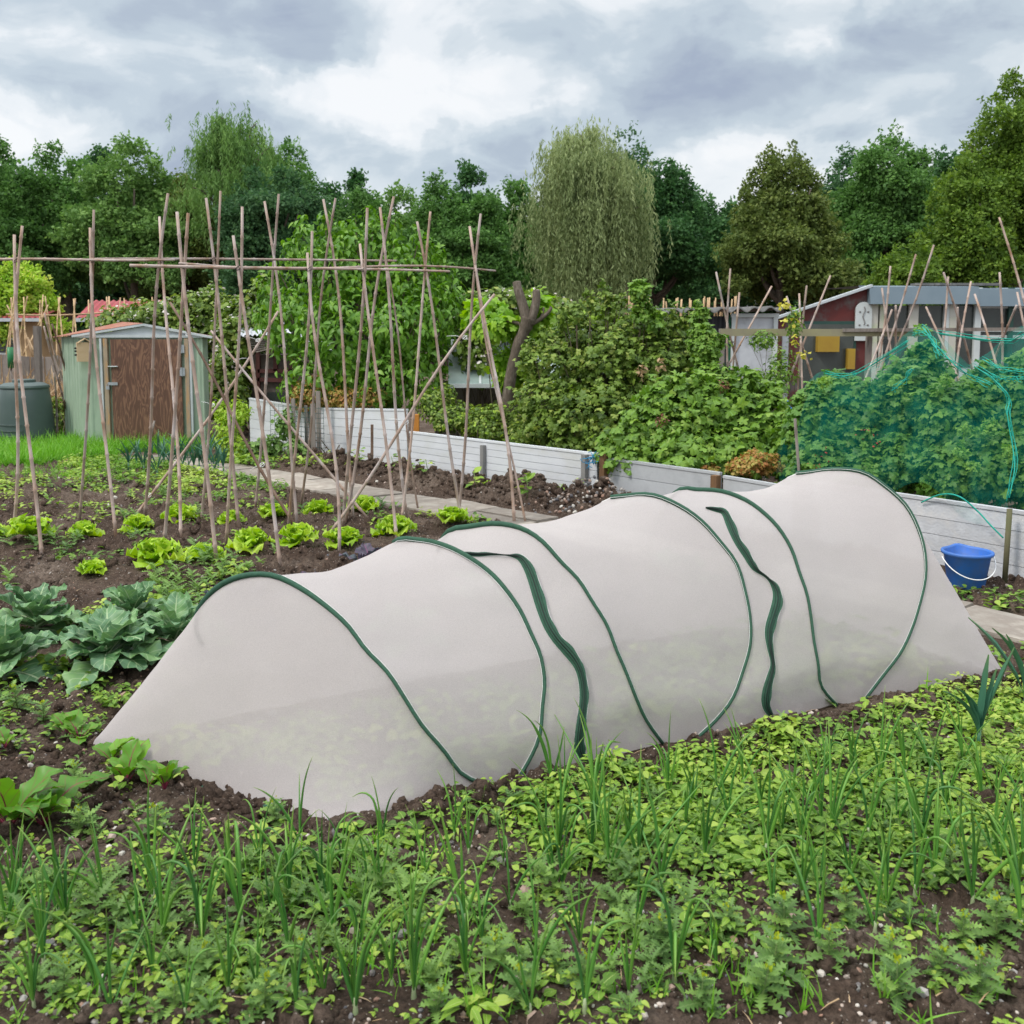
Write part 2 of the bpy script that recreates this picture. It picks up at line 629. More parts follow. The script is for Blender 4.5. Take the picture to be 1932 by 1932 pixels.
def soilmat():
    m, n, l, out = newmat('soil')
    tc = n.new('ShaderNodeTexCoord')
    no = n.new('ShaderNodeTexNoise')
    no.inputs['Scale'].default_value = 1.4
    no.inputs['Detail'].default_value = 8
    no.inputs['Roughness'].default_value = .65
    l.new(tc.outputs['Object'], no.inputs['Vector'])
    rp = ramp(n, [(.3, (.055, .037, .028)), (.5, (.102, .072, .055)), (.7, (.190, .148, .118))])
    l.new(no.outputs['Fac'], rp.inputs[0])
    n2 = n.new('ShaderNodeTexNoise')
    n2.inputs['Scale'].default_value = 60
    n2.inputs['Detail'].default_value = 6
    n2.inputs['Roughness'].default_value = .7
    l.new(tc.outputs['Object'], n2.inputs['Vector'])
    r2 = ramp(n, [(.32, (.42, .41, .41)), (.68, (1.55, 1.52, 1.5))])
    l.new(n2.outputs['Fac'], r2.inputs[0])
    col = mix(n, l, 1.0, rp.outputs[0], r2.outputs[0], 'MULTIPLY')
    # tiny pale grit
    vo = n.new('ShaderNodeTexVoronoi')
    vo.inputs['Scale'].default_value = 85
    l.new(tc.outputs['Object'], vo.inputs['Vector'])
    c = n.new('ShaderNodeMath')
    c.operation = 'LESS_THAN'
    l.new(vo.outputs['Distance'], c.inputs[0])
    c.inputs[1].default_value = .22
    sx = n.new('ShaderNodeSeparateXYZ')
    l.new(vo.outputs['Color'], sx.inputs[0])
    c2 = n.new('ShaderNodeMath')
    c2.operation = 'GREATER_THAN'
    l.new(sx.outputs[0], c2.inputs[0])
    c2.inputs[1].default_value = .70
    c3 = n.new('ShaderNodeMath')
    c3.operation = 'MULTIPLY'
    l.new(c.outputs[0], c3.inputs[0])
    l.new(c2.outputs[0], c3.inputs[1])
    col = mix(n, l, c3.outputs[0], col, (.38, .33, .28))
    b = n.new('ShaderNodeBsdfPrincipled')
    l.new(col, b.inputs['Base Color'])
    b.inputs['Roughness'].default_value = .95
    b.inputs['Specular IOR Level'].default_value = .15
    bp = n.new('ShaderNodeBump')
    bp.inputs['Strength'].default_value = 1.0
    bp.inputs['Distance'].default_value = .022
    n3 = n.new('ShaderNodeTexNoise')
    n3.inputs['Scale'].default_value = 95
    n3.inputs['Detail'].default_value = 6
    n3.inputs['Roughness'].default_value = .7
    l.new(tc.outputs['Object'], n3.inputs['Vector'])
    l.new(n3.outputs['Fac'], bp.inputs['Height'])
    l.new(bp.outputs[0], b.inputs['Normal'])
    l.new(b.outputs[0], out.inputs[0])
    return m


MS = soilmat()
M_SLAB = pmat('paving_stone', (.40, .36, .31), (.24, .205, .175), 5, .9, .5, 60, c3=(.33, .30, .26), each=.28)
M_CANE = pmat('bamboo_cane', (.27, .15, .085), (.40, .30, .25), 3.0, .6, .3, 40, stretch=(3, 3, 1), c3=(.50, .44, .43), rnd=.25)
M_CANE_D = pmat('dark_bamboo', (.085, .05, .032), (.15, .09, .06), 4.0, .55, .3, 40, stretch=(3, 3, 1), c3=(.21, .14, .10), rnd=.2)
M_CANE_Y = pmat('pale_bamboo', (.55, .40, .20), (.50, .34, .19), 4.0, .6, rnd=.2, c3=(.36, .23, .12))
M_TIE = pmat('black_twine', (.02, .02, .02), rough=.8)
M_TIEW = pmat('white_cable_tie', (.85, .85, .86), (.8, .8, .8), rough=.35)
M_GREEN_SHED = pmat('green_paint', (.27, .36, .265), (.33, .425, .32), 3, .55, c3=(.235, .32, .235), stretch=(2, 2, .5))
M_TRIM = pmat('pale_trim', (.56, .60, .63), (.44, .48, .50), 5, .5)
M_RUST = pmat('rusty_red_roof', (.42, .12, .065), (.30, .14, .10), 6, .8, c3=(.45, .24, .18))
M_TIMBER = pmat('pale_timber', (.42, .32, .22), (.33, .26, .19), 5, .8, .2, c3=(.50, .28, .11), stretch=(4, 4, 1))
M_GREYWOOD = pmat('weathered_wood', (.19, .165, .15), (.26, .225, .20), 6, .85, .3, each=.25, c3=(.13, .105, .09), stretch=(5, 5, .7))
M_BROWNPOST = pmat('brown_post_wood', (.22, .12, .05), (.14, .075, .04), 6, .8, .3, stretch=(5, 5, .7))
M_STEEL = pmat('galvanised_steel', (.50, .53, .56), (.38, .42, .45), 20, .35, metal=.6)
M_BIN = pmat('dark_green_plastic', (.062, .092, .086), (.078, .112, .106), 2, .42)
M_BOX = pmat('new_plywood', (.60, .44, .27), (.54, .38, .22), 6, .6, stretch=(1, 1, 4))
M_WHITE = pmat('white_plastic_boards', (.74, .76, .80), (.66, .68, .72), 2.2, .5, c3=(.60, .61, .60), each=.08, stretch=(1, 1, 2.5))
M_ALU = pmat('grey_aluminium_boards', (.47, .49, .52), (.57, .59, .62), 3, .45, metal=.25, c3=(.42, .44, .47), each=.1)
M_BLOCK = pmat('pale_block_boards', (.62, .63, .66), (.50, .51, .54), 8, .8, .4, 60, c3=(.58, .57, .57), each=.12)
M_GREYPOST = pmat('grey_metal_post', (.20, .20, .20), (.27, .26, .25), 6, .6)
M_BLUE = pmat('blue_plastic', (.006, .12, .50), (.008, .10, .42), 5, .35, spec=.5)
M_BLUE2 = pmat('blue_bucket_plastic', (.006, .15, .62), (.05, .14, .42), 7, .5, c3=(.006, .14, .56), spec=.5)
M_BLUETIE = pmat('blue_string', (.03, .32, .60), rough=.6)
M_REDROOF = pmat('red_corrugated_roof', (.40, .045, .055), (.30, .055, .06), 4, .6, c3=(.46, .09, .09))
M_REDWALL = pmat('weathered_red_paint', (.17, .030, .026), (.125, .032, .03), 2.2, .7, c3=(.12, .15, .14))
M_TAN = pmat('tan_boards', (.42, .27, .14), (.35, .22, .12), 4, .7)
M_DARKWALL = pmat('dark_brown_wall', (.05, .026, .022), (.035, .02, .02), 4, .8)
M_BLACKTIN = pmat('black_tin', (.035, .035, .042), (.05, .05, .06), 3, .6)
M_FIBRE = pmat('grey_fibre_cement', (.20, .20, .20), (.12, .12, .12), 5, .9, .3, c3=(.28, .27, .25))
M_PANELW = pmat('flaking_white_paint', (.60, .62, .66), (.52, .54, .58), 4, .7, c3=(.34, .35, .37))
M_BLUEROOF = pmat('slate_blue_roof_felt', (.135, .185, .225), (.165, .215, .255), 2, .6)
M_FRAMEG = pmat('pale_green_frame', (.50, .58, .34), (.52, .50, .44), 3, .7, c3=(.56, .56, .52))
M_FRAMEW = pmat('white_frame', (.62, .66, .66), (.52, .56, .56), 4, .6)
M_FRAMEDG = pmat('dark_green_frame', (.02, .06, .05), (.03, .08, .065), 4, .6)
M_BARK = pmat('bark', (.17, .135, .105), (.10, .078, .06), 9, .95, .9, 30, c3=(.24, .20, .165), stretch=(2, 2, .6))
M_TWIG = pmat('twig', (.12, .09, .06), (.08, .07, .045), 9, .9)
M_STEMG = pmat('green_stem', (.16, .24, .07), (.2, .28, .1), 9, .6)
M_STRAW = leafmat('dry_straw', [(.42, .28, .15), (.55, .40, .24), (.34, .20, .11)], tl=.2)
M_YELLOW = pmat('yellow_plastic', (.42, .28, .03), (.36, .22, .03), 3, .6)
M_STONE = leafmat('pebble_stone', [(.22, .18, .15), (.10, .10, .115), (.60, .56, .50), (.30, .17, .12), (.36, .32, .28)], tl=0, rough=.8)
M_WIRE = pmat('green_wire', (.03, .09, .08), rough=.6)
M_BANDG = pmat('green_woven_band', (.032, .105, .062), (.020, .070, .042), 60, .75, .4, 300)
M_ZIPT = pmat('zip_teeth', (.006, .018, .012), rough=.6)
M_PIPEW = pmat('white_piping', (.82, .82, .80), (.78, .78, .76), rough=.8)


def glassmat(name, tint, alpha, rough=.08):
    m, n, l, out = newmat(name)
    b = n.new('ShaderNodeBsdfPrincipled')
    tc = n.new('ShaderNodeTexCoord')
    no = n.new('ShaderNodeTexNoise')
    no.inputs['Scale'].default_value = 2.5
    no.inputs['Detail'].default_value = 5
    l.new(tc.outputs['Object'], no.inputs['Vector'])
    rp = ramp(n, [(.35, tuple(q * .7 for q in tint)), (.65, tint)])
    l.new(no.outputs['Fac'], rp.inputs[0])
    l.new(rp.outputs[0], b.inputs['Base Color'])
    b.inputs['Roughness'].default_value = rough
    b.inputs['Specular IOR Level'].default_value = .6
    b.inputs['Alpha'].default_value = alpha
    l.new(b.outputs[0], out.inputs[0])
    return m


M_GLASSD = glassmat('dusty_window_glass', (.055, .065, .060), .88, .2)
M_GLASSG = glassmat('greenish_greenhouse_glass', (.40, .50, .47), .85, .18)


def fleecemat():
    m, n, l, out = newmat('insect_fleece')
    tc = n.new('ShaderNodeTexCoord')
    no = n.new('ShaderNodeTexNoise')
    no.inputs['Scale'].default_value = 1.6
    no.inputs['Detail'].default_value = 5
    l.new(tc.outputs['Object'], no.inputs['Vector'])
    rp = ramp(n, [(.3, (.690, .635, .635)), (.7, (.745, .690, .685))])
    l.new(no.outputs['Fac'], rp.inputs[0])
    d = n.new('ShaderNodeBsdfDiffuse')
    l.new(rp.outputs[0], d.inputs[0])
    t = n.new('ShaderNodeBsdfTranslucent')
    l.new(rp.outputs[0], t.inputs[0])
    a = n.new('ShaderNodeMixShader')
    a.inputs[0].default_value = .42
    l.new(d.outputs[0], a.inputs[1])
    l.new(t.outputs[0], a.inputs[2])
    tr = n.new('ShaderNodeBsdfTransparent')
    tr.inputs[0].default_value = (1, 1, 1, 1)
    mx = n.new('ShaderNodeMixShader')
    wv = n.new('ShaderNodeTexNoise')
    wv.inputs['Scale'].default_value = 420
    l.new(tc.outputs['Object'], wv.inputs['Vector'])
    mr = n.new('ShaderNodeMapRange')
    l.new(wv.outputs['Fac'], mr.inputs[0])
    mr.inputs[1].default_value, mr.inputs[2].default_value = .3, .7
    mr.inputs[3].default_value, mr.inputs[4].default_value = .65, .83
    l.new(mr.outputs[0], mx.inputs[0])
    l.new(tr.outputs[0], mx.inputs[1])
    l.new(a.outputs[0], mx.inputs[2])
    # wrinkles
    bp = n.new('ShaderNodeBump')
    bp.inputs['Strength'].default_value = .6
    bp.inputs['Distance'].default_value = .02
    n3 = n.new('ShaderNodeTexNoise')
    n3.inputs['Scale'].default_value = 3.2
    n3.inputs['Detail'].default_value = 3
    n3.inputs['Distortion'].default_value = .25
    l.new(tc.outputs['Object'], n3.inputs['Vector'])
    l.new(n3.outputs['Fac'], bp.inputs['Height'])
    l.new(bp.outputs[0], d.inputs['Normal'])
    l.new(mx.outputs[0], out.inputs[0])
    return m


def netmat():
    m, n, l, out = newmat('teal_netting')
    tc = n.new('ShaderNodeTexCoord')
    no = n.new('ShaderNodeTexNoise')
    no.inputs['Scale'].default_value = 3.5
    no.inputs['Detail'].default_value = 4
    no.inputs['Distortion'].default_value = 1.0
    l.new(tc.outputs['Object'], no.inputs['Vector'])
    mr = n.new('ShaderNodeMapRange')
    l.new(no.outputs['Fac'], mr.inputs[0])
    mr.inputs[1].default_value, mr.inputs[2].default_value = .35, .7
    mr.inputs[3].default_value, mr.inputs[4].default_value = .05, .19
    d = n.new('ShaderNodeBsdfDiffuse')
    d.inputs[0].default_value = (.02, .42, .34, 1)
    t = n.new('ShaderNodeBsdfTranslucent')
    t.inputs[0].default_value = (.02, .48, .38, 1)
    a = n.new('ShaderNodeMixShader')
    a.inputs[0].default_value = .4
    l.new(d.outputs[0], a.inputs[1])
    l.new(t.outputs[0], a.inputs[2])
    tr = n.new('ShaderNodeBsdfTransparent')
    mx = n.new('ShaderNodeMixShader')
    l.new(mr.outputs[0], mx.inputs[0])
    l.new(tr.outputs[0], mx.inputs[1])
    l.new(a.outputs[0], mx.inputs[2])
    l.new(mx.outputs[0], out.inputs[0])
    return m


M_FLEECE = fleecemat()
M_NET = netmat()
M_NETROPE = pmat('teal_net_edge', (.012, .40, .30), (.01, .32, .25), 20, .6)

L_WEED = leafmat('weed_leaf', [(.085, .180, .026), (.165, .310, .034), (.28, .425, .050), (.42, .52, .10)], vein=(.40, .50, .15), vw=.05, tl=.30)
L_WEED2 = leafmat('feathery_weed_leaf', [(.09, .185, .045), (.15, .27, .06), (.23, .38, .08)], vein=(.18, .28, .09), vw=.08, tl=.25)
L_GRASS = leafmat('bright_grass', [(.13, .34, .03), (.20, .46, .045), (.26, .50, .08)], tl=.35)
L_ONION = leafmat('onion_leaf', [(.045, .155, .036), (.085, .25, .040), (.15, .34, .05)], tl=.12, rough=.38, tip=(.24, .34, .06))
L_ONIONB = pmat('onion_base', (.24, .36, .14), (.40, .40, .28), 20, .5)
L_LEEK = leafmat('leek_leaf', [(.035, .12, .08), (.06, .18, .11)], tl=.12, rough=.4, tip=(.12, .22, .08))
L_LETT = leafmat('lettuce_leaf', [(.27, .47, .028), (.40, .60, .05), (.54, .72, .10)], vein=(.60, .70, .26), vw=.05, tl=.34, rough=.42)
L_BRAS = leafmat('brassica_leaf', [(.075, .175, .070), (.125, .26, .100), (.20, .35, .130)], vein=(.38, .50, .28), vw=.055, side=8, tl=.18, rough=.45, blotch=(.15, .27, .16))
L_REDC = leafmat('red_cabbage_leaf', [(.06, .06, .10), (.09, .08, .11), (.05, .10, .10)], vein=(.22, .08, .16), vw=.06, side=7, tl=.15)
L_BEET = leafmat('beet_leaf', [(.075, .20, .022), (.12, .29, .03), (.20, .40, .04)], vein=(.20, .14, .05), vw=.07, side=5, tl=.3, rough=.4)
M_BEETST = pmat('beet_stalk', (.16, .012, .04), (.20, .03, .06), 20, .4)
L_BUSHB = leafmat('bright_bush_leaf', [(.06, .15, .014), (.10, .235, .022), (.16, .33, .034), (.25, .43, .055)], tl=.30, rough=.42)
L_CURR = leafmat('currant_leaf', [(.06, .13, .018), (.12, .235, .026), (.19, .34, .042), (.28, .41, .07)], vein=(.18, .34, .09), vw=.05, tl=.27)
L_GOOS = leafmat('gooseberry_leaf', [(.055, .105, .018), (.115, .195, .026), (.195, .295, .045), (.34, .40, .09)], tl=.27)
L_NETB = leafmat('netted_bush_leaf', [(.05, .135, .022), (.105, .235, .035), (.19, .35, .055)], tl=.27)
L_LIME = leafmat('lime_leaf', [(.30, .50, .04), (.38, .56, .06), (.44, .52, .09)], tl=.4)
L_LIME2 = leafmat('young_leaf', [(.16, .32, .04), (.24, .40, .06)], tl=.35)
L_ORANGE = leafmat('turning_leaf', [(.30, .36, .06), (.42, .34, .08), (.44, .18, .06), (.16, .28, .04)], tl=.3)
L_VINE = leafmat('vine_leaf', [(.16, .34, .03), (.26, .46, .04), (.36, .54, .05)], tl=.4)
L_FLOW = leafmat('bramble_flower', [(.70, .62, .60), (.78, .74, .70), (.55, .42, .40)], tl=.2)
L_YFLOW = leafmat('yellow_flower', [(.60, .56, .05), (.68, .62, .14)], tl=.3)
L_BERRY = leafmat('red_berry', [(.35, .01, .01), (.22, .03, .02)], tl=0, rough=.3)
TREECOL = {
    'dark': [(.022, .058, .022), (.036, .085, .028), (.055, .120, .036)],
    'mid': [(.035, .078, .022), (.058, .122, .030), (.085, .165, .040)],
    'blue': [(.024, .058, .026), (.036, .082, .032), (.055, .110, .038)],
    'olive': [(.042, .064, .016), (.070, .098, .024), (.115, .142, .038)],
    'light': [(.055, .110, .030), (.085, .155, .040), (.125, .205, .055)],
    'willow': [(.090, .120, .048), (.140, .175, .075), (.205, .240, .110)],
    'bright': [(.040, .075, .014), (.070, .120, .018), (.120, .180, .026)],
    'lime': [(.15, .27, .03), (.22, .37, .04), (.36, .38, .08)]}
TM = {k: leafmat(k + '_tree_foliage', [tuple(min(.6, q * 1.9) for q in c) for c in v], tl=.32, rough=.6, spec=.2) for k, v in TREECOL.items()}


# ------------------------------------------------------------------ leaf templates (x across, y along, z up)
def t_ovate(w=.32, ns=4, fold=.25, curl=-.35, base=.0):
    ys = np.linspace(0, 1, ns + 1)
    V, A = [], []
    for y in ys:
        ww = w * (math.sin(math.pi * min(1, max(0, y)) ** .75) ** .8 if 0 < y < 1 else 0)
        z = curl * y * y
        V += [(-ww, y, z + fold * ww), (0, y, z), (ww, y, z + fold * ww)]
        A += [(0, -1, y), (0, 0, y), (0, 1, y)]
    F = []
    for i in range(ns):
        a, b = i * 3, i * 3 + 3
        for k in (0, 1):
            if i > 0:
                F.append((a + k, a + k + 1, b + k + 1))
                if i < ns - 1:
                    F.append((a + k, b + k + 1, b + k))
            else:
                F.append((a + 1, b + k + 1, b + k))
        if i == ns - 1:
            pass
    return np.array(V), np.array(F), np.array(A, float)


def t_lobed(lobes=5, deep=.35, n=20, w=1.0):
    V, A = [(0, .38, .02)], [(0, 0, .4)]
    for i in range(n):
        a = 2 * math.pi * i / n - math.pi / 2
        f = abs(math.cos(lobes * (a + math.pi / 2) / 2 + math.pi / 2 * (lobes % 2 == 0)))
        r = .52 * (1 - deep + deep * (1 - abs(math.cos(lobes * .5 * (a - math.pi / 2))) ** .7 * 0 - (1 - abs(math.cos(lobes * .5 * (a - math.pi / 2))) ** .8)))
        if i == 0:
            r *= .35
        x, y = r * math.cos(a) * w, .45 + r * math.sin(a)
        V.append((x, y, -.28 * (r / .5) ** 2 * (.6 + .4 * math.sin(3 * a)) + .04 * math.sin(5 * a)))
        A.append((0, x * 2, y))
    F = [(0, i + 1, (i + 1) % n + 1) for i in range(n)]
    return np.array(V), np.array(F), np.array(A, float)


def t_pinnate(ns=11, w=.25):
    V, A = [], []
    for i in range(ns + 1):
        y = i / ns
        ww = w * (math.sin(math.pi * (y * .82 + .12)) ** .7) * (1.0 if i % 2 else .24) if i < ns else 0.02
        z = -.32 * y * y
        yo = .04 if i % 2 else 0
        V += [(-ww, y + yo, z + .3 * ww), (0, y, z), (ww, y + yo, z + .3 * ww)]
        A += [(0, -1, y), (0, 0, y), (0, 1, y)]
    F = []
    for i in range(ns):
        a, b = i * 3, i * 3 + 3
        for k in (0, 1):
            F.append((a + k, a + k + 1, b + k + 1))
            F.append((a + k, b + k + 1, b + k))
    return np.array(V), np.array(F), np.array(A, float)


def t_blade(w=.03, bend=-.35):
    V, A = [], []
    for y in (0, .35, .7, 1):
        ww = w * (1 - y ** 1.5)
        V += [(-ww, y, bend * y * y), (ww, y, bend * y * y)]
        A += [(0, -1, y), (0, 1, y)]
    F = []
    for i in range(3):
        a = i * 2
        F += [(a, a + 1, a + 3), (a, a + 3, a + 2)]
    return np.array(V), np.array(F), np.array(A, float)


def t_clump(k=5, seed=0):
    """a spray of small leaves, used in far crowns"""
    r = np.random.default_rng(seed)
    V, F, A = [], [], []
    for i in range(k):
        o = r.normal(size=3) * .28
        o[1] += .3
        d = r.normal(size=3)
        d[2] *= .5
        d /= np.linalg.norm(d)
        s_ = np.cross(d, r.normal(size=3))
        s_ /= np.linalg.norm(s_)
        L, w = r.uniform(.3, .5), r.uniform(.10, .17)
        j = len(V)
        V += [o, o + d * L * .5 + s_ * w, o + d * L, o + d * L * .5 - s_ * w]
        F += [(j, j + 1, j + 2), (j, j + 2, j + 3)]
        A += [(0, 0, .5)] * 4
    return np.array(V), np.array(F), np.array(A, float)


T_OV = t_ovate()
T_OVR = t_ovate(.42, 4, .2, -.25)
T_OVL = t_ovate(.24, 3, .3, -.4)
T_LOB = t_lobed(5, .42, 20)
T_LOB3 = t_lobed(5, .30, 15)
T_PIN = t_pinnate()
T_BL = t_blade()
T_CL = [t_clump(6, i) for i in range(4)]
T_TRI = (np.array([(-.2, .4, 0), (.2, .4, 0), (0, 1, -.1), (0, 0, .0)]), np.array([(3, 1, 0), (0, 1, 2)]), np.array([(0, -1, .4), (0, 1, .4), (0, 0, 1), (0, 0, 0)], float))


def unit(n, rng=R):
    v = rng.normal(size=(n, 3))
    return v / np.linalg.norm(v, axis=1)[:, None]


def foliage(b, blobs, n_tot, size, tpl, shell=.55, droop=.5, up=.6, jit=.18, zmin=.02, out=.7):
    """leaves through a set of ellipsoid clumps; returns nothing, fills b"""
    vol = np.array([q[3] * q[4] + q[4] * q[5] + q[3] * q[5] for q in blobs])
    cnt = np.maximum(1, (n_tot * vol / vol.sum()).astype(int))
    for (cx, cy, cz, rx, ry, rz), k in zip(blobs, cnt):
        u = unit(k)
        lump = 1 + jit * 2.2 * (fbm(u[:, 0] * 2.3 + cx * 3, u[:, 2] * 2.3 + u[:, 1] + cz, 3, 60))
        r = (shell + (1 - shell) * R.random(k) ** .6) * lump
        P = np.array([cx, cy, cz]) + u * r[:, None] * np.array([rx, ry, rz])
        m = P[:, 2] > zmin
        P, u = P[m], u[m]
        kk = len(P)
        nn = u * out + np.array([0, 0, up]) + R.normal(size=(kk, 3)) * .35
        dd = np.cross(nn, R.normal(size=(kk, 3)))
        dd /= np.linalg.norm(dd, axis=1)[:, None] + 1e-9
        dd = dd + u * .5 - np.array([0, 0, droop])
        sz = size * R.uniform(.6, 1.25, kk)
        tt = tpl if isinstance(tpl, list) else [tpl]
        w_ = R.integers(0, len(tt), kk)
        for i, t in enumerate(tt):
            q = w_ == i
            b.leaves(t, P[q], dd[q], nn[q], sz[q], sz[q], R.uniform(.5, 1.6, q.sum()), np.clip(R.normal(.5, .24, q.sum()), 0, 1))


def stems(b, base, blobs, n, r0, sides=5):
    for i in range(n):
        q = blobs[i % len(blobs)]
        e = np.array(q[:3]) + unit(1)[0] * np.array(q[3:]) * R.uniform(.5, .95)
        s0 = np.array(base) + np.array([R.normal() * .12, R.normal() * .08, 0])
        mid = s0 * .45 + e * .55 + R.normal(size=3) * .08
        mid[2] = max(mid[2], .1)
        t = np.linspace(0, 1, 7)[:, None]
        P = (1 - t) ** 2 * s0 + 2 * t * (1 - t) * mid + t * t * e
        b.tube(P, np.linspace(r0, r0 * .25, 7), sides, cap=False)


# ------------------------------------------------------------------ ground
def make_ground():
    s1 = np.arange(-.50, .5001, .0017)
    g = []
    st, x = .004, .50
    while x < 60:
        x += st
        st *= 1.22
        g.append(x)
    s = np.concatenate([-np.array(g[::-1]), s1, np.array(g)])
    ys = [-3, -2, -1, -.3, .2, .6, .9, 1.15, 1.35]
    y = 1.5
    while y < 13.5:
        ys.append(y)
        y += .0027 * y if y < 9 else .006 * y
    while y < 420:
        ys.append(y)
        y += max(.2, .05 * y)
    ys = np.array(ys)
    Y, S = np.meshgrid(ys, s, indexing='ij')
    X = (np.maximum(Y, -1.4) + 2.0) * S
    Z = hgt(X, Y)
    b = B()
    A = np.zeros(X.shape + (3,))
    b.grid(np.stack([X, Y, Z], -1), A)
    o = b.build('ground', MS)
    tag(o, 'dark brown stony soil of the allotment beds', None, kind='structure')


make_ground()


def make_path():
    b = B()
    L, Rr = np.array(PATH_L), np.array(PATH_R)
    # stations along the path
    def pt(poly, t):
        seg = np.hypot(*np.diff(poly, axis=0).T)
        c = np.r_[0, np.cumsum(seg)] / seg.sum()
        return np.array([np.interp(t, c, poly[:, 0]), np.interp(t, c, poly[:, 1])])
    t = .02
    while t < .97:
        dt = R.uniform(.040, .060)
        n = 2 if R.random() < .45 else 1
        cuts = [0, R.uniform(.35, .65), 1] if n == 2 else [0, 1]
        for c0, c1 in zip(cuts[:-1], cuts[1:]):
            q = []
            for (tt, cc) in ((t, c0), (t + dt, c0), (t + dt, c1), (t, c1)):
                a, d = pt(L, tt), pt(Rr, tt)
                cc2 = cc + (.02 if cc == c0 else -.02)
                p = a * (1 - cc2) + d * cc2
                q.append(p)
            q = np.array(q)
            ce = q.mean(0)
            q = ce + (q - ce) * .965 + R.normal(size=q.shape) * .012
            # subdivide outline for a worn edge
            out = []
            for i in range(4):
                p0, p1 = q[i], q[(i + 1) % 4]
                for k in np.linspace(0, 1, 6)[:-1]:
                    out.append(p0 * (1 - k) + p1 * k + R.normal(size=2) * .004)
            out = np.array(out)
            z0 = .022 + R.normal() * .004
            tl = R.normal(size=2) * .012
            zz = z0 + (out - ce) @ tl
            k = len(out)
            V = np.concatenate([np.c_[out, zz], np.c_[ce + (out - ce) * 1.01, zz - .012], np.c_[ce + (out - ce) * 1.01, np.full(k, -.03)]])
            F = [tuple(reversed(range(k)))]
            for r_ in (0, 1):
                for i in range(k):
                    j = (i + 1) % k
                    F.append((r_ * k + i, r_ * k + j, (r_ + 1) * k + j, (r_ + 1) * k + i))
            b.add(V, F)
        t += dt
    tag(b.build('path', M_SLAB, smooth=False), 'narrow path of worn pale paving slabs', None, kind='structure')


make_path()


def make_pebbles():
    ico_v = []
    bm_t = (1 + 5 ** .5) / 2
    for a in (-1, 1):
        for c in (-bm_t, bm_t):
            ico_v += [(0, a, c), (a, c, 0), (c, 0, a)]
    V = np.array(ico_v) / math.hypot(1, bm_t)
    # hull faces by nearest triples
    F = []
    n = len(V)
    e = 2 / math.hypot(1, bm_t)
    for i in range(n):
        for j in range(i + 1, n):
            for k in range(j + 1, n):
                if all(abs(np.linalg.norm(V[a] - V[c]) - e) < .01 for a, c in ((i, j), (j, k), (i, k))):
                    nn = np.cross(V[j] - V[i], V[k] - V[i])
                    F.append((i, j, k) if nn @ V[i] > 0 else (i, k, j))
    tpl = (V * .5, np.array(F), np.zeros((12, 3)))
    b = B()
    n = 9500
    y = 1.6 + R.random(n) ** 1.25 * 9.5
    x = (R.random(n) - .5) * (y * 1.15 + .6)
    pd = seg_dist(x, y, PATH_C)
    m = pd > .36
    x, y = x[m], y[m]
    z = hgt(x, y)
    sz = np.clip(R.lognormal(math.log(.0095), .5, len(x)), .004, .038)
    b.leaves(tpl, np.c_[x, y, z + sz * .12], unit(len(x)), np.tile([0, .1, 1.], (len(x), 1)) + R.normal(size=(len(x), 3)) * .2, sz * R.uniform(.9, 1.5, len(x)), sz, R.uniform(.5, .9, len(x)))
    # heap of rubble by the wooden post
    c = G(1090, 962)
    n = 230
    a = R.normal(size=(n, 2)) * np.array([.27, .18])
    z = .10 * np.exp(-(a[:, 0] / .35) ** 2 - (a[:, 1] / .25) ** 2) * R.random(n) ** .3
    P = np.c_[c[0] + .05 + a[:, 0], c[1] + a[:, 1], hgt(c[0] + a[:, 0], c[1] + a[:, 1]) + z]
    sz = R.uniform(.014, .036, n)
    b.leaves(tpl, P, unit(n), np.tile([0, .1, 1.], (n, 1)), sz * 1.3, sz, R.uniform(.5, .9, n))
    tag(b.build('pebbles', M_STONE, smooth=False), 'small pale stones scattered over the soil', 'pebbles', kind='stuff')


make_pebbles()


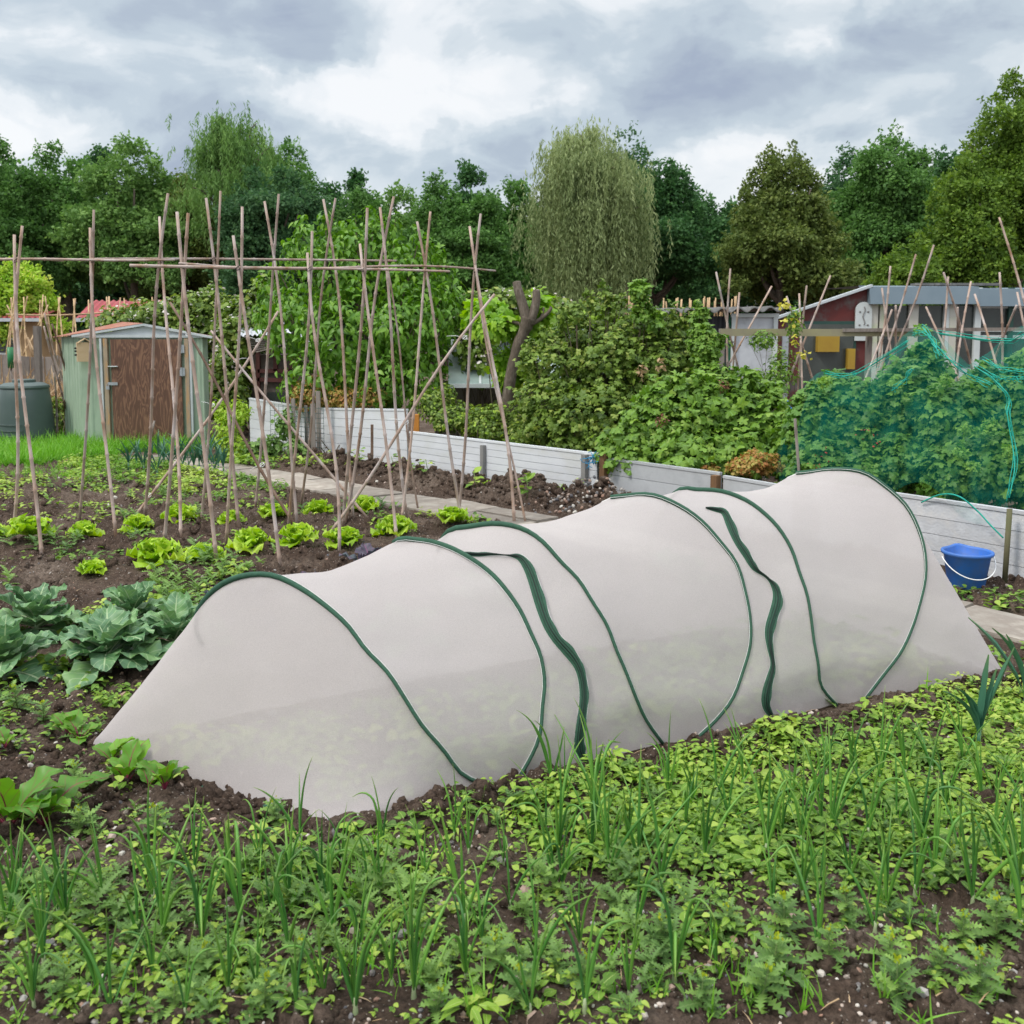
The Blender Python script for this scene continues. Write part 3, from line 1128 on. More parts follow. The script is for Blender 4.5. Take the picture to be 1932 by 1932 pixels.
def make_clods():
    t_ = (1 + 5 ** .5) / 2
    V = []
    for a in (-1, 1):
        for c in (-t_, t_):
            V += [(0, a, c), (a, c, 0), (c, 0, a)]
    V = np.array(V) / math.hypot(1, t_)
    e = 2 / math.hypot(1, t_)
    F = []
    for i in range(12):
        for j in range(i + 1, 12):
            for k in range(j + 1, 12):
                if all(abs(np.linalg.norm(V[a] - V[c]) - e) < .01 for a, c in ((i, j), (j, k), (i, k))):
                    nn = np.cross(V[j] - V[i], V[k] - V[i])
                    F.append((i, j, k) if nn @ V[i] > 0 else (i, k, j))
    V = [tuple(q) for q in V]
    mid, F2 = {}, []

    def m_(a, c):
        key = (min(a, c), max(a, c))
        if key not in mid:
            q = np.array(V[a]) + np.array(V[c])
            V.append(tuple(q / np.linalg.norm(q)))
            mid[key] = len(V) - 1
        return mid[key]
    for (i, j, k) in F:
        a, c, d = m_(i, j), m_(j, k), m_(i, k)
        F2 += [(i, a, d), (a, j, c), (d, c, k), (a, c, d)]
    base = np.array(V)
    F2 = np.array(F2)
    tp = [(base * .5 * (1 + R.normal(size=(len(base), 1)) * .13), F2, np.zeros((len(base), 3))) for _ in range(5)]
    xs_, ys_, zs_, ss_ = [], [], [], []

    def line(p, q, n, wd, s0, s1):
        t = R.random(n)
        o = R.normal(size=(n, 2)) * wd
        xs_.append(p[0] + (q[0] - p[0]) * t + o[:, 0])
        ys_.append(p[1] + (q[1] - p[1]) * t + o[:, 1])
        ss_.append(np.clip(R.lognormal(math.log(s0), .45, n), .006, s1))
    far0 = TN[0] - TAX * .667 + TPE * 1.046
    line(far0 + np.array([.02, -.03, 0]), TN[0] + np.array([-.03, -.03, 0]), 900, .035, .018, .05)
    line(TN[0] + np.array([-.02, -.03, 0]), TN[4] + np.array([.05, -.035, 0]), 1700, .035, .016, .045)
    line((-2.45, 11.35), (1.0, 8.2), 1800, .17, .035, .09)
    line(far0 + np.array([-.1, .1, 0]), TN[0] + np.array([-.35, -.35, 0]), 500, .22, .018, .05)
    n = 5200
    y = 1.6 + R.random(n) ** 1.1 * 9.0
    xs_.append((R.random(n) - .5) * (y * 1.15 + .5))
    ys_.append(y)
    ss_.append(np.clip(R.lognormal(math.log(.016), .5, n) * (1 + y * .09), .006, .06))
    x, y, s_ = np.concatenate(xs_), np.concatenate(ys_), np.concatenate(ss_)
    ok = seg_dist(x, y, PATH_C) > .33
    x, y, s_ = x[ok], y[ok], s_[ok]
    z = hgt(x, y)
    b = B()
    w = R.integers(0, 5, len(x))
    for i in range(5):
        q = w == i
        k = q.sum()
        b.leaves(tp[i], np.c_[x[q], y[q], z[q] + s_[q] * .12], unit(k), np.tile([0, .1, 1.], (k, 1)) + R.normal(size=(k, 3)) * .3, s_[q] * R.uniform(.9, 1.5, k), s_[q], R.uniform(.55, .95, k))
    tag(b.build('soil_clods', MS), 'crumbly dark soil clods lying over the beds and the hem of the fleece', 'soil', kind='stuff')
    # dry bits
    n = 900
    y = 1.7 + R.random(n) ** 1.2 * 7
    x = (R.random(n) - .5) * (y * 1.15 + .5)
    ok = seg_dist(x, y, PATH_C) > .1
    x, y = x[ok], y[ok]
    b = B()
    k = len(x)
    b.leaves((np.array([(-.04, 0, 0), (.04, 0, 0), (.03, .5, .06), (-.03, .5, .06), (0, 1, 0)]), np.array([(0, 1, 2), (0, 2, 3), (3, 2, 4)]), np.zeros((5, 3))),
             np.c_[x, y, hgt(x, y) + .008], np.c_[R.normal(size=(k, 2)), R.normal(size=k) * .1], np.tile([0, .0, 1.], (k, 1)), R.uniform(.02, .07, k), R.uniform(.02, .06, k))
    tag(b.build('dry_litter', M_STRAW), 'scraps of dry straw and dead leaf on the soil', 'litter', kind='stuff')


make_clods()


# ------------------------------------------------------------------ trees and far background
def crown(b, c, rx, ry, rz, nblob, nleaf, size, mode='round', twigs=8, tilt=0):
    blobs = []
    for i in range(nblob):
        u = unit(1)[0]
        u[2] = abs(u[2]) * 1.0 - .55 * R.random()
        if mode == 'cone':
            h = R.random()
            rr = (1 - h) ** .7
            p = np.array([u[0] * rr * rx, u[1] * rr * ry, (h * 2 - 1) * rz])
            s = .30 * (rx + .3) * (.5 + .7 * (1 - h))
        else:
            k = R.uniform(.42, 1.06)
            p = np.array([u[0] * rx, u[1] * ry, u[2] * rz]) * k
            s = (rx + rz) * .5 * R.uniform(.12, .30)
        if i % 5 < 2 and p[2] > -.1 * rz:
            blobs.append((c[0] + p[0], c[1] + p[1], c[2] + p[2], s * .62, s * .62, s * 1.45))      # upright limbs
        elif i % 5 == 4:
            blobs.append((c[0] + p[0] * 1.05, c[1] + p[1], c[2] + p[2], s * 1.5, s * 1.1, s * .42))  # layered sprays
        else:
            blobs.append((c[0] + p[0], c[1] + p[1], c[2] + p[2], s * 1.1, s * 1.1, s * .75))
    # loose sprays standing out of the top of the crown
    for i in range(twigs):
        a = R.uniform(-1, 1)
        p = np.array([a * rx * .85, R.uniform(-.4, .4) * ry, rz * (math.sqrt(max(0, 1 - a * a)) * .90 + R.uniform(.0, .20))])
        s = rx * R.uniform(.05, .11)
        blobs.append((c[0] + p[0], c[1] + p[1], c[2] + p[2], s * .8, s * .8, s * R.uniform(1.2, 2.4)))
    foliage(b, blobs, nleaf, size, T_CL, shell=.35, droop=.25, up=.5, jit=.25, zmin=.3)
    return blobs


def tree(u, vtop, half, Y, kind, label, nleaf=9000, mode='round', base_v=620, size=.55, twigs=9, nblob=46, group='trees in the wood behind the plots'):
    top = AT(u, vtop, Y)
    rx = half / FPX * Y
    H = top[2]
    zlow = .10 * H
    rz = (H - zlow) / 2
    loc = (top[0], Y, 0)
    t = thing({'willow': 'willow_tree'}.get(kind, 'broadleaf_tree'), label, 'tree', loc, group=group)
    bt = B()
    r0 = .018 * H + .08
    P = [(top[0] + R.normal() * .1 * k, Y, H * .85 * k / 5) for k in range(6)]
    bt.tube(P, np.linspace(r0, r0 * .25, 6), 8)
    for i in range(7):
        a = R.uniform(0, 6.28)
        z0 = H * R.uniform(.25, .6)
        e = np.array([top[0] + math.cos(a) * rx * .7, Y + math.sin(a) * rx * .6, z0 + H * .25])
        s0 = np.array([top[0], Y, z0])
        mid = (s0 + e) / 2 + np.array([0, 0, -.08 * H])
        tt = np.linspace(0, 1, 5)[:, None]
        bt.tube((1 - tt) ** 2 * s0 + 2 * tt * (1 - tt) * mid + tt * tt * e, np.linspace(r0 * .5, r0 * .12, 5), 6)
    bt.build('trunk', M_BARK, t)
    b = B()
    crown(b, (top[0], Y, zlow + rz), rx, rx * .9, rz, nblob, nleaf, size * Y / 48, mode, twigs)
    b.build('crown', TM[kind], t)
    return t


def weeping(u, vtop, half, Y, kind, label, nstr, lo=.12, hi=.55, name='willow_tree', sparse=1.0, base=0.05, group='trees in the wood behind the plots'):
    top = AT(u, vtop, Y)
    H = top[2]
    rx = half / FPX * Y
    t = thing(name, label, 'tree', (top[0], Y, 0), group=group)
    bt = B()
    bt.tube([(top[0] + .1 * math.sin(k), Y, H * .9 * k / 6) for k in range(7)], np.linspace(.32, .06, 7), 8)
    b = B()
    zc, rz = H * .60, H * .40
    tips = []
    ntip = 46
    for i in range(ntip):
        a = i * 2.4 + R.normal() * .2
        rr = math.sqrt((i + .5) / ntip) * R.uniform(.75, 1.12)
        e = np.array([top[0] + math.cos(a) * rx * rr * .92, Y + math.sin(a) * rx * rr * .92, zc + rz * math.sqrt(max(.02, 1.05 - min(1, rr) ** 2)) * R.uniform(.55, 1.0)])
        s0 = np.array([top[0], Y, H * R.uniform(.3, .6)])
        mid = np.array([(s0[0] + e[0]) / 2, (s0[1] + e[1]) / 2, e[2]])
        tt = np.linspace(0, 1, 6)[:, None]
        bt.tube((1 - tt) ** 2 * s0 + 2 * tt * (1 - tt) * mid + tt * tt * e, np.linspace(.10, .02, 6), 5)
        tips.append(e)
    tips += [np.array([top[0] + .1 * rx, Y, H]), np.array([top[0] - .2 * rx, Y, H * .97])]
    bt.build('trunk', M_BARK, t)
    n = nstr
    nt_ = len(tips)
    near_ = R.integers(0, nt_, n)
    tip = np.array(tips)[near_]
    u_ = unit(n)
    spread = R.uniform(.35, .8, nt_)[near_]
    S0 = tip + u_ * np.abs(R.normal(size=n))[:, None] * np.stack([spread, spread, spread * .6], 1)
    rad_ = np.hypot(S0[:, 0] - top[0], S0[:, 1] - Y) / rx
    Ln = H * R.uniform(lo, hi, n) * R.uniform(.5, 1.15, nt_)[near_] * (1.1 - .5 * rad_)
    Ln = np.minimum(Ln, S0[:, 2] - base * H * R.uniform(.6, 3.5, n))
    Ln = np.minimum(Ln, S0[:, 2] - H * (.06 + .42 * np.clip(rad_ - .35, 0, 1)))
    Ln = np.maximum(Ln, .3)
    nl = 26
    Os, Ds, Ts = [], [], []
    tn = R.normal(size=nt_) * .22
    sway = R.normal(size=(n, 2)) * .12
    for j in range(nl):
        f = (j + R.random(n)) / nl
        m = R.random(n) < sparse
        O = S0 + np.c_[sway[:, 0] * f * Ln * .5 + (u_[:, 0] * .25 * np.sqrt(f)), sway[:, 1] * f * Ln * .5, -f * Ln] + R.normal(size=(n, 3)) * .035
        D = np.c_[R.normal(size=(n, 2)) * .45, -np.ones(n)]
        Os.append(O[m])
        Ds.append(D[m])
        Ts.append((tn[near_] + R.normal(size=n) * .06)[m])
    O, D = np.concatenate(Os), np.concatenate(Ds)
    b.leaves(T_TRI, O, D, unit(len(O)), R.uniform(.16, .32, len(O)), R.uniform(.08, .15, len(O)), None, np.clip(.5 + np.concatenate(Ts) + R.normal(size=len(O)) * .16, 0, 1))
    b.build('crown', TM[kind], t)
    return t


def far_wood():
    b = B()
    blobs = []
    for i in range(120):
        x = -38 + 78 * (i + R.random()) / 120
        for k in range(3):
            blobs.append((x + R.normal(), 62 + R.normal() * 1.5, R.uniform(.5, 7.2), 1.9, 1.9, 1.6))
    foliage(b, blobs, 60000, .75, T_CL, shell=.4, droop=.2, zmin=.0)
    tag(b.build('distant_woodland', TM['dark']), 'dense dark woodland undergrowth closing off the view', 'woodland', kind='stuff')


far_wood()
TREES = [
    (-45, 262, 100, 46, 'mid', 'leafy green tree at the far left edge with its crown cut by the frame', 9000, 'round'),
    (30, 330, 75, 50, 'dark', 'dark tree between the far left tree and the dense oval one', 7000, 'round'),
    (112, 283, 78, 48, 'mid', 'dense green oval tree above the red roofed shed', 9000, 'round'),
    (188, 292, 38, 53, 'blue', 'narrow dark conical tree behind the paler layered tree', 4500, 'cone'),
    (243, 276, 82, 46, 'light', 'paler layered tree rising behind the green shed', 9500, 'round'),
    (345, 330, 60, 51, 'olive', 'low olive tree just left of the tall birch', 6500, 'round'),
    (540, 272, 62, 53, 'mid', 'loose topped tree at the right side of the tall birch', 5000, 'round'),
    (500, 318, 84, 43, 'blue', 'bluish dense round tree in front of the tall birch', 10000, 'round'),
    (612, 352, 62, 52, 'dark', 'low dark tree right of the bluish round tree', 6500, 'round'),
    (684, 362, 58, 50, 'mid', 'green low tree behind the tallest part of the leafy bush', 6500, 'round'),
    (672, 318, 22, 56, 'dark', 'thin dark spire top poking above the low tree line', 1800, 'cone'),
    (752, 362, 56, 52, 'light', 'light green low tree right of the thin spire', 6500, 'round'),
    (826, 348, 60, 48, 'mid', 'green round tree left of the pointed tree', 7000, 'round'),
    (884, 308, 40, 54, 'dark', 'pointed dark tree top in the middle of the tree line', 3600, 'cone'),
    (900, 372, 60, 47, 'mid', 'broad low tree below the pointed tree top', 7500, 'round'),
    (966, 350, 62, 50, 'mid', 'green tree touching the left side of the willow', 7500, 'round'),
    (1186, 238, 44, 54, 'blue', 'sparse dark tree top poking up behind the willow', 2300, 'round'),
    (1238, 305, 84, 44, 'dark', 'dark green domed tree at the right side of the willow', 11000, 'round'),
    (1355, 384, 70, 52, 'dark', 'low shadowy tree in the dip right of the domed tree', 7500, 'round'),
    (1478, 288, 84, 42, 'olive', 'brownish olive tree with layered tufts above the black shed', 12000, 'round'),
    (1596, 300, 62, 50, 'blue', 'dark bluish tree right of the brownish olive tree', 7500, 'round'),
    (1688, 262, 82, 47, 'mid', 'tall green tree above the blue roofed glasshouse', 10500, 'round'),
    (1795, 290, 64, 50, 'dark', 'dark tree between the tall green tree and the big yellow green one', 6500, 'round'),
    (1915, 165, 92, 31, 'bright', 'tallest tree at the right edge with a reaching top', 13000, 'round'),
    (1835, 300, 74, 30, 'bright', 'yellow green tree spreading behind the glasshouse roof', 9500, 'round'),
    (1720, 455, 55, 28, 'bright', 'low yellow green shrub behind the peak of the red gable', 3500, 'round'),
    (35, 505, 62, 27, 'lime', 'small yellow green tree behind the far left canes', 6000, 'round')]
for (u, v, hf, Y, kd, lab, nl, md) in TREES:
    sz = .60 if Y > 40 else .62
    tree(u, v + 8, hf * 1.16, Y, kd, lab, int(nl * 1.55), md, size=sz * .74, twigs=10 if hf < 50 else 24, nblob=34 if hf < 50 else 72)
weeping(440, 210, 96, 46, 'light', 'tall drooping birch standing highest in the left tree line', 1500, .08, .35, name='birch_tree', sparse=.8, base=.15)
weeping(1112, 238, 98, 40, 'willow', 'big pale weeping willow in the middle with hanging curtains of leaves', 3300, .2, .85, base=.02)

# ------------------------------------------------------------------ canes
NODE = .22


def cane(b, a, c, r=.0095, sides=8):
    a, c = np.array(a, float), np.array(c, float)
    L = np.linalg.norm(c - a)
    ts = [0.0]
    rs = [r]
    s = R.uniform(.08, .2)
    while s < L - .05:
        ts += [(s - .012) / L, s / L, (s + .012) / L]
        rs += [r, r * 1.36, r]
        s += NODE * R.uniform(.8, 1.2)
    ts.append(1.0)
    rs.append(r)
    ts, rs = np.array(ts), np.array(rs)
    rs = rs * (1 - .22 * ts)
    off = R.normal(size=3) * .007 * L
    off2 = R.normal(size=3) * .004 * L
    P = a + (c - a) * ts[:, None] + off * np.sin(math.pi * ts)[:, None] + off2 * np.sin(2 * math.pi * ts)[:, None]
    b.tube(P, rs, sides)


def cane_part(root, a, c, r=.0095, mat=None):
    b = B()
    cane(b, a, c, r)
    return b.build('cane', mat or M_CANE, root)


def tie(root, p, r=.02, mat=None, tail=None):
    b = B()
    an = np.linspace(0, 2 * math.pi, 14)
    for k in range(2):
        q = np.c_[np.cos(an) * r, np.sin(an) * r, np.sin(an + k * 1.6) * r * .8] + np.array(p)
        b.tube(q, .0022, 5)
    if tail is not None:
        b.tube([p, (np.array(p) + np.array(tail)) / 2 + np.array([0, 0, .008]), tail], [.0022, .002, .0016], 5)
    return b.build('tie', mat or M_TIE, root)


def cane_frame(label, pairs, bars, extras, diags, group=None):
    P0 = G(*pairs[0][1])
    root = thing('bean_cane_frame', label, 'cane frame', (float(P0[0]), float(P0[1]), 0))
    crosses = []
    for (t1, f1, t2, f2, vb) in pairs:
        A1, A2 = G(*f1), G(*f2)
        Ym = (A1[1] + A2[1]) / 2
        for (tt, ff, A) in ((t1, f1, A1), (t2, f2, A2)):
            k = (ff[1] - tt[1]) / (ff[1] - vb)
            Yt = A[1] + (Ym - A[1]) * k
            A = A.copy()
            A[2] = hz(A[0], A[1]) - .04
            cane_part(root, A, AT(tt[0], tt[1], Yt), R.uniform(.0112, .0140))
        # crossing pixel from both lines at the bar height
        k1 = (f1[1] - vb) / (f1[1] - t1[1])
        uc = f1[0] + (t1[0] - f1[0]) * k1
        pc = AT(uc, vb, Ym)
        crosses.append(pc)
        tie(root, pc, .021, tail=pc + np.array([-.12 * R.random(), 0, -.05 * R.random()]) if R.random() < .6 else None)
    crosses = np.array(crosses)
    cx, cy = crosses[:, 0], crosses[:, 1]
    fy = np.polyfit(cx, cy, 1)
    for (u0, v0, u1, v1, dy, r) in bars:
        e = []
        for (u, v) in ((u0, v0), (u1, v1)):
            Y = cy.mean()
            for _ in range(8):
                X = AT(u, v, Y)[0]
                Y = fy[0] * X + fy[1]
            e.append(AT(u, v, Y + dy))
        b = B()
        cane(b, e[0], e[1], r)
        b.build('crossbar', M_CANE, root)
    for (t, f, vb) in extras:
        A = G(*f)
        A[2] = hz(A[0], A[1]) - .03
        Y = fy[0] * A[0] + fy[1]
        cane_part(root, A, AT(t[0], t[1], .5 * A[1] + .5 * Y), .009)
    for (t, f, dy, mt, ties) in diags:
        A = G(*f)
        A[2] = hz(A[0], A[1]) - .04
        T = AT(t[0], t[1], A[1] + dy)
        cane_part(root, A, T, .0125, mt)
        for (k, du, dv) in ties:
            p = A + (T - A) * k
            tie(root, p, .018, M_TIEW, p + np.array([du, -.01, dv]))
    return root


near_pairs = [((334, 400), (410, 1074), (355, 402), (308, 1043), 503), ((440, 445), (530, 1074), (457, 390), (426, 1035), 505),
              ((580, 477), (640, 1056), (589, 436), (543, 1015), 507), ((679, 460), (749, 1026), (693, 392), (645, 1006), 508),
              ((787, 418), (873, 996), (812, 399), (757, 988), 510), ((886, 427), (971, 987), (907, 403), (864, 972), 511)]
cane_frame('nearer bean frame of crossed bamboo canes lashed to a lower double crossbar', near_pairs,
           [(245, 501, 848, 512, -.035, .0105), (338, 497, 935, 511, .03, .0095)],
           [((896, 497), (993, 987), 0)],
           [((321, 571), (572, 1015), .5, M_CANE_D, [(.86, -.10, .04), (.30, -.09, -.04)]),
            ((398, 624), (699, 987), .4, M_CANE, [(.84, .1, .02)]),
            ((933, 555), (616, 1015), .3, M_CANE, [(.82, -.14, .01), (.47, -.13, .03)])])
far_pairs = [((27, 443), (79, 1040), (42, 426), (23, 1012), 491), ((170, 430), (220, 1024), (177, 396), (149, 990), 491),
             ((301, 409), (341, 1017), (317, 365), (272, 981), 491), ((389, 374), (452, 1007), (416, 360), (379, 982), 490),
             ((499, 380), (561, 990), (526, 366), (481, 968), 490), ((610, 376), (667, 990), (633, 374), (566, 962), 491),
             ((717, 391), (769, 979), (743, 371), (650, 992), 493)]
cane_frame('farther bean frame of crossed bamboo canes with the higher crossbar reaching past the left edge', far_pairs,
           [(-60, 491, 330, 490, -.035, .0105), (-40, 488, 120, 492, .03, .0085), (170, 489, 748, 492, .03, .0105)],
           [((727, 482), (790, 962), 0)],
           [((525, 587), (244, 981), .4, M_CANE, [(.86, -.12, .03), (.55, -.09, .03), (.13, .0, .02)])])


def teepee(label, joint, canes, Y, group=None):
    J = AT(joint[0], joint[1], Y)
    root = thing('cane_wigwam', label, 'canes', (float(J[0]), Y, 0), group=group)
    for i, (tp, bt) in enumerate(canes):
        dy = .32 * math.cos(2.4 * i + 1)
        T, Bm = AT(tp[0], tp[1], Y - dy * .4), AT(bt[0], bt[1], Y + dy * .5)
        d = Bm - T
        Bm = T + d * (T[2] + .05) / (-d[2])
        cane_part(root, Bm, T, .0145)
    tie(root, J, .035)


teepee('bamboo cane wigwam standing before the flaking white door', (1380, 648),
       [((1351, 513), (1401, 723)), ((1378, 507), (1377, 721)), ((1395, 552), (1386, 700)), ((1456, 540), (1357, 719))], 11.5)
teepee('bamboo cane wigwam before the red gabled glasshouse wall', (1509, 631),
       [((1484, 559), (1535, 723)), ((1508, 554), (1510, 690)), ((1522, 539), (1501, 778)), ((1567, 520), (1468, 771))], 11.5)
teepee('tall leaning bamboo cane cluster at the first glasshouse window', (1672, 645),
       [((1680, 502), (1655, 690)), ((1728, 480), (1668, 690)), ((1762, 462), (1682, 668)), ((1664, 543), (1690, 690)),
        ((1683, 584), (1644, 691)), ((1690, 576), (1690, 663))], 11.0)
teepee('bamboo cane cluster at the second glasshouse window', (1810, 640),
       [((1780, 514), (1817, 640)), ((1747, 579), (1774, 640)), ((1807, 580), (1807, 640)), ((1832, 531), (1812, 650)), ((1789, 522), (1784, 640))], 11.0)
teepee('bamboo cane cluster nearest the right edge', (1890, 640),
       [((1886, 514), (1883, 640)), ((1839, 555), (1865, 640)), ((1918, 576), (1893, 640)), ((1885, 410), (1945, 612)), ((1919, 551), (1938, 640))], 10.6)
b = B()
rl = thing('timber_rail', 'weathered timber rail laid across in front of the glasshouse', 'rail', (float(AT(1650, 626, 11.2)[0]), 11.2, 0))
b.beam(AT(1360, 627, 11.25), AT(1760, 628, 11.2), .05, .085)
b.build('long_board', pmat('lichened_board', (.33, .31, .17), (.27, .24, .17), 6, .85), rl, smooth=False)
b = B()
b.beam(AT(1590, 623, 11.19), AT(1950, 621, 11.1), .04, .04)
b.build('upper_batten', M_GREYWOOD, rl, smooth=False)
for uu in (1362, 1640, 1945):
    b = B()
    b.beam(AT(uu, 628, 11.31) * np.array([1, 1, 0]) + np.array([0, 0, -.02]), AT(uu, 620, 11.31), .06, .06, up=(0, 1, 0))
    b.build('post', M_GREYWOOD, rl, smooth=False)

# far pale canes on the left
fc = thing('pale_cane_frame', 'row of pale new canes lashed to a low crossbar beyond the compost bin', 'cane frame', (-11, 19.5, 0))
fx = lambda x, y: (x / 5.689, 528 + y / 5.689)
for (a, c) in [((75, 270), (200, 520)), ((120, 190), (160, 850)), ((150, 175), (60, 870)), ((165, 240), (130, 850)), ((255, 185), (300, 830)),
               ((295, 175), (210, 720)), ((180, 260), (240, 820)), ((430, 215), (470, 810)), ((462, 160), (440, 640)), ((485, 175), (560, 810)), ((515, 270), (410, 490)),
               ((625, 190), (660, 620)), ((645, 185), (620, 600)), ((790, 205), (820, 600)), ((808, 200), (790, 600)), ((950, 215), (960, 500)), ((990, 180), (1000, 560)),
               ((1145, 185), (1160, 420)), ((1170, 180), (1190, 420)), ((300, 620), (360, 760)), ((360, 590), (250, 800)), ((270, 560), (350, 820))]:
    ya = 19.5 + R.normal() * .25
    A, C = AT(*fx(*a), ya), AT(*fx(*c), ya - .3)
    if C[2] < .9 or True:
        d = C - A
        if abs(d[2]) > .5:
            C = A + d * (A[2] / -d[2]) * (1.0 if C[2] < 1.5 else .9)
    cane_part(fc, C, A, .017, M_CANE_Y)
for u in (227, 234, 252, 257, 264, 287, 294, 309, 322):
    cane_part(fc, AT(u + R.normal() * 5, 690, 19.3), AT(u, 556 + R.random() * 12, 19.5), .016, M_CANE_Y)
b = B()
cane(b, AT(12, 593, 19.5), AT(340, 590, 19.5), .018)
b.build('crossbar', M_CANE_Y, fc)

# canes leaning beside the green shed
for (a, c, m_, lab) in [((84, 591), (149, 829), M_CANE, 'long pale cane leaning out left of the green shed, uppermost of its bundle'),
                        ((98, 611), (157, 829), M_CANE_D, 'dark cane leaning against the left wall of the green shed'),
                        ((83, 616), (139, 822), M_CANE, 'thin grey cane leaning lowest in the bundle beside the green shed'),
                        ((102, 704), (108, 832), M_CANE, 'short upright cane between compost bin and green shed'),
                        ((121, 755), (128, 828), M_CANE_D, 'stubby brown cane standing right of the short upright one'),
                        ((110, 650), (160, 829), M_CANE_D, 'blackened cane leaning closest to the green shed wall')]:
    A, C = AT(a[0], a[1], 13.7), G(*c)
    b = B()
    cane(b, C, A, .018)
    o = b.build('leaning_cane', m_)
    tag(o, lab, 'cane', 'canes leaning beside the green shed')

# canes sticking up behind the black shed
proto = None
us = [1008 + i * 7.2 + random.uniform(-3, 3) for i in range(0)]
xs = sorted([random.uniform(1165, 1340) for _ in range(34)] + [random.uniform(1340, 1395) for _ in range(6)] + [random.uniform(1120, 1165) for _ in range(4)])
for i, u in enumerate(xs):
    P = AT(u, 556 + random.random() * 14, 18.5 + random.random() * 1.2)
    if proto is None:
        b = B()
        cane(b, (0, 0, 0), (0, 0, 2.35), .018, 6)
        proto = o = b.build('standing_cane', M_CANE_Y)
    else:
        o = proto.copy()
        COL.objects.link(o)
    o.location = (P[0], P[1], P[2] - 2.35)
    o.rotation_euler = (random.gauss(0, .04), random.gauss(0, .07), random.random() * 6)
    tag(o, 'pale cane tip showing above the corrugated roof of the black shed', 'cane', 'canes standing behind the black shed')

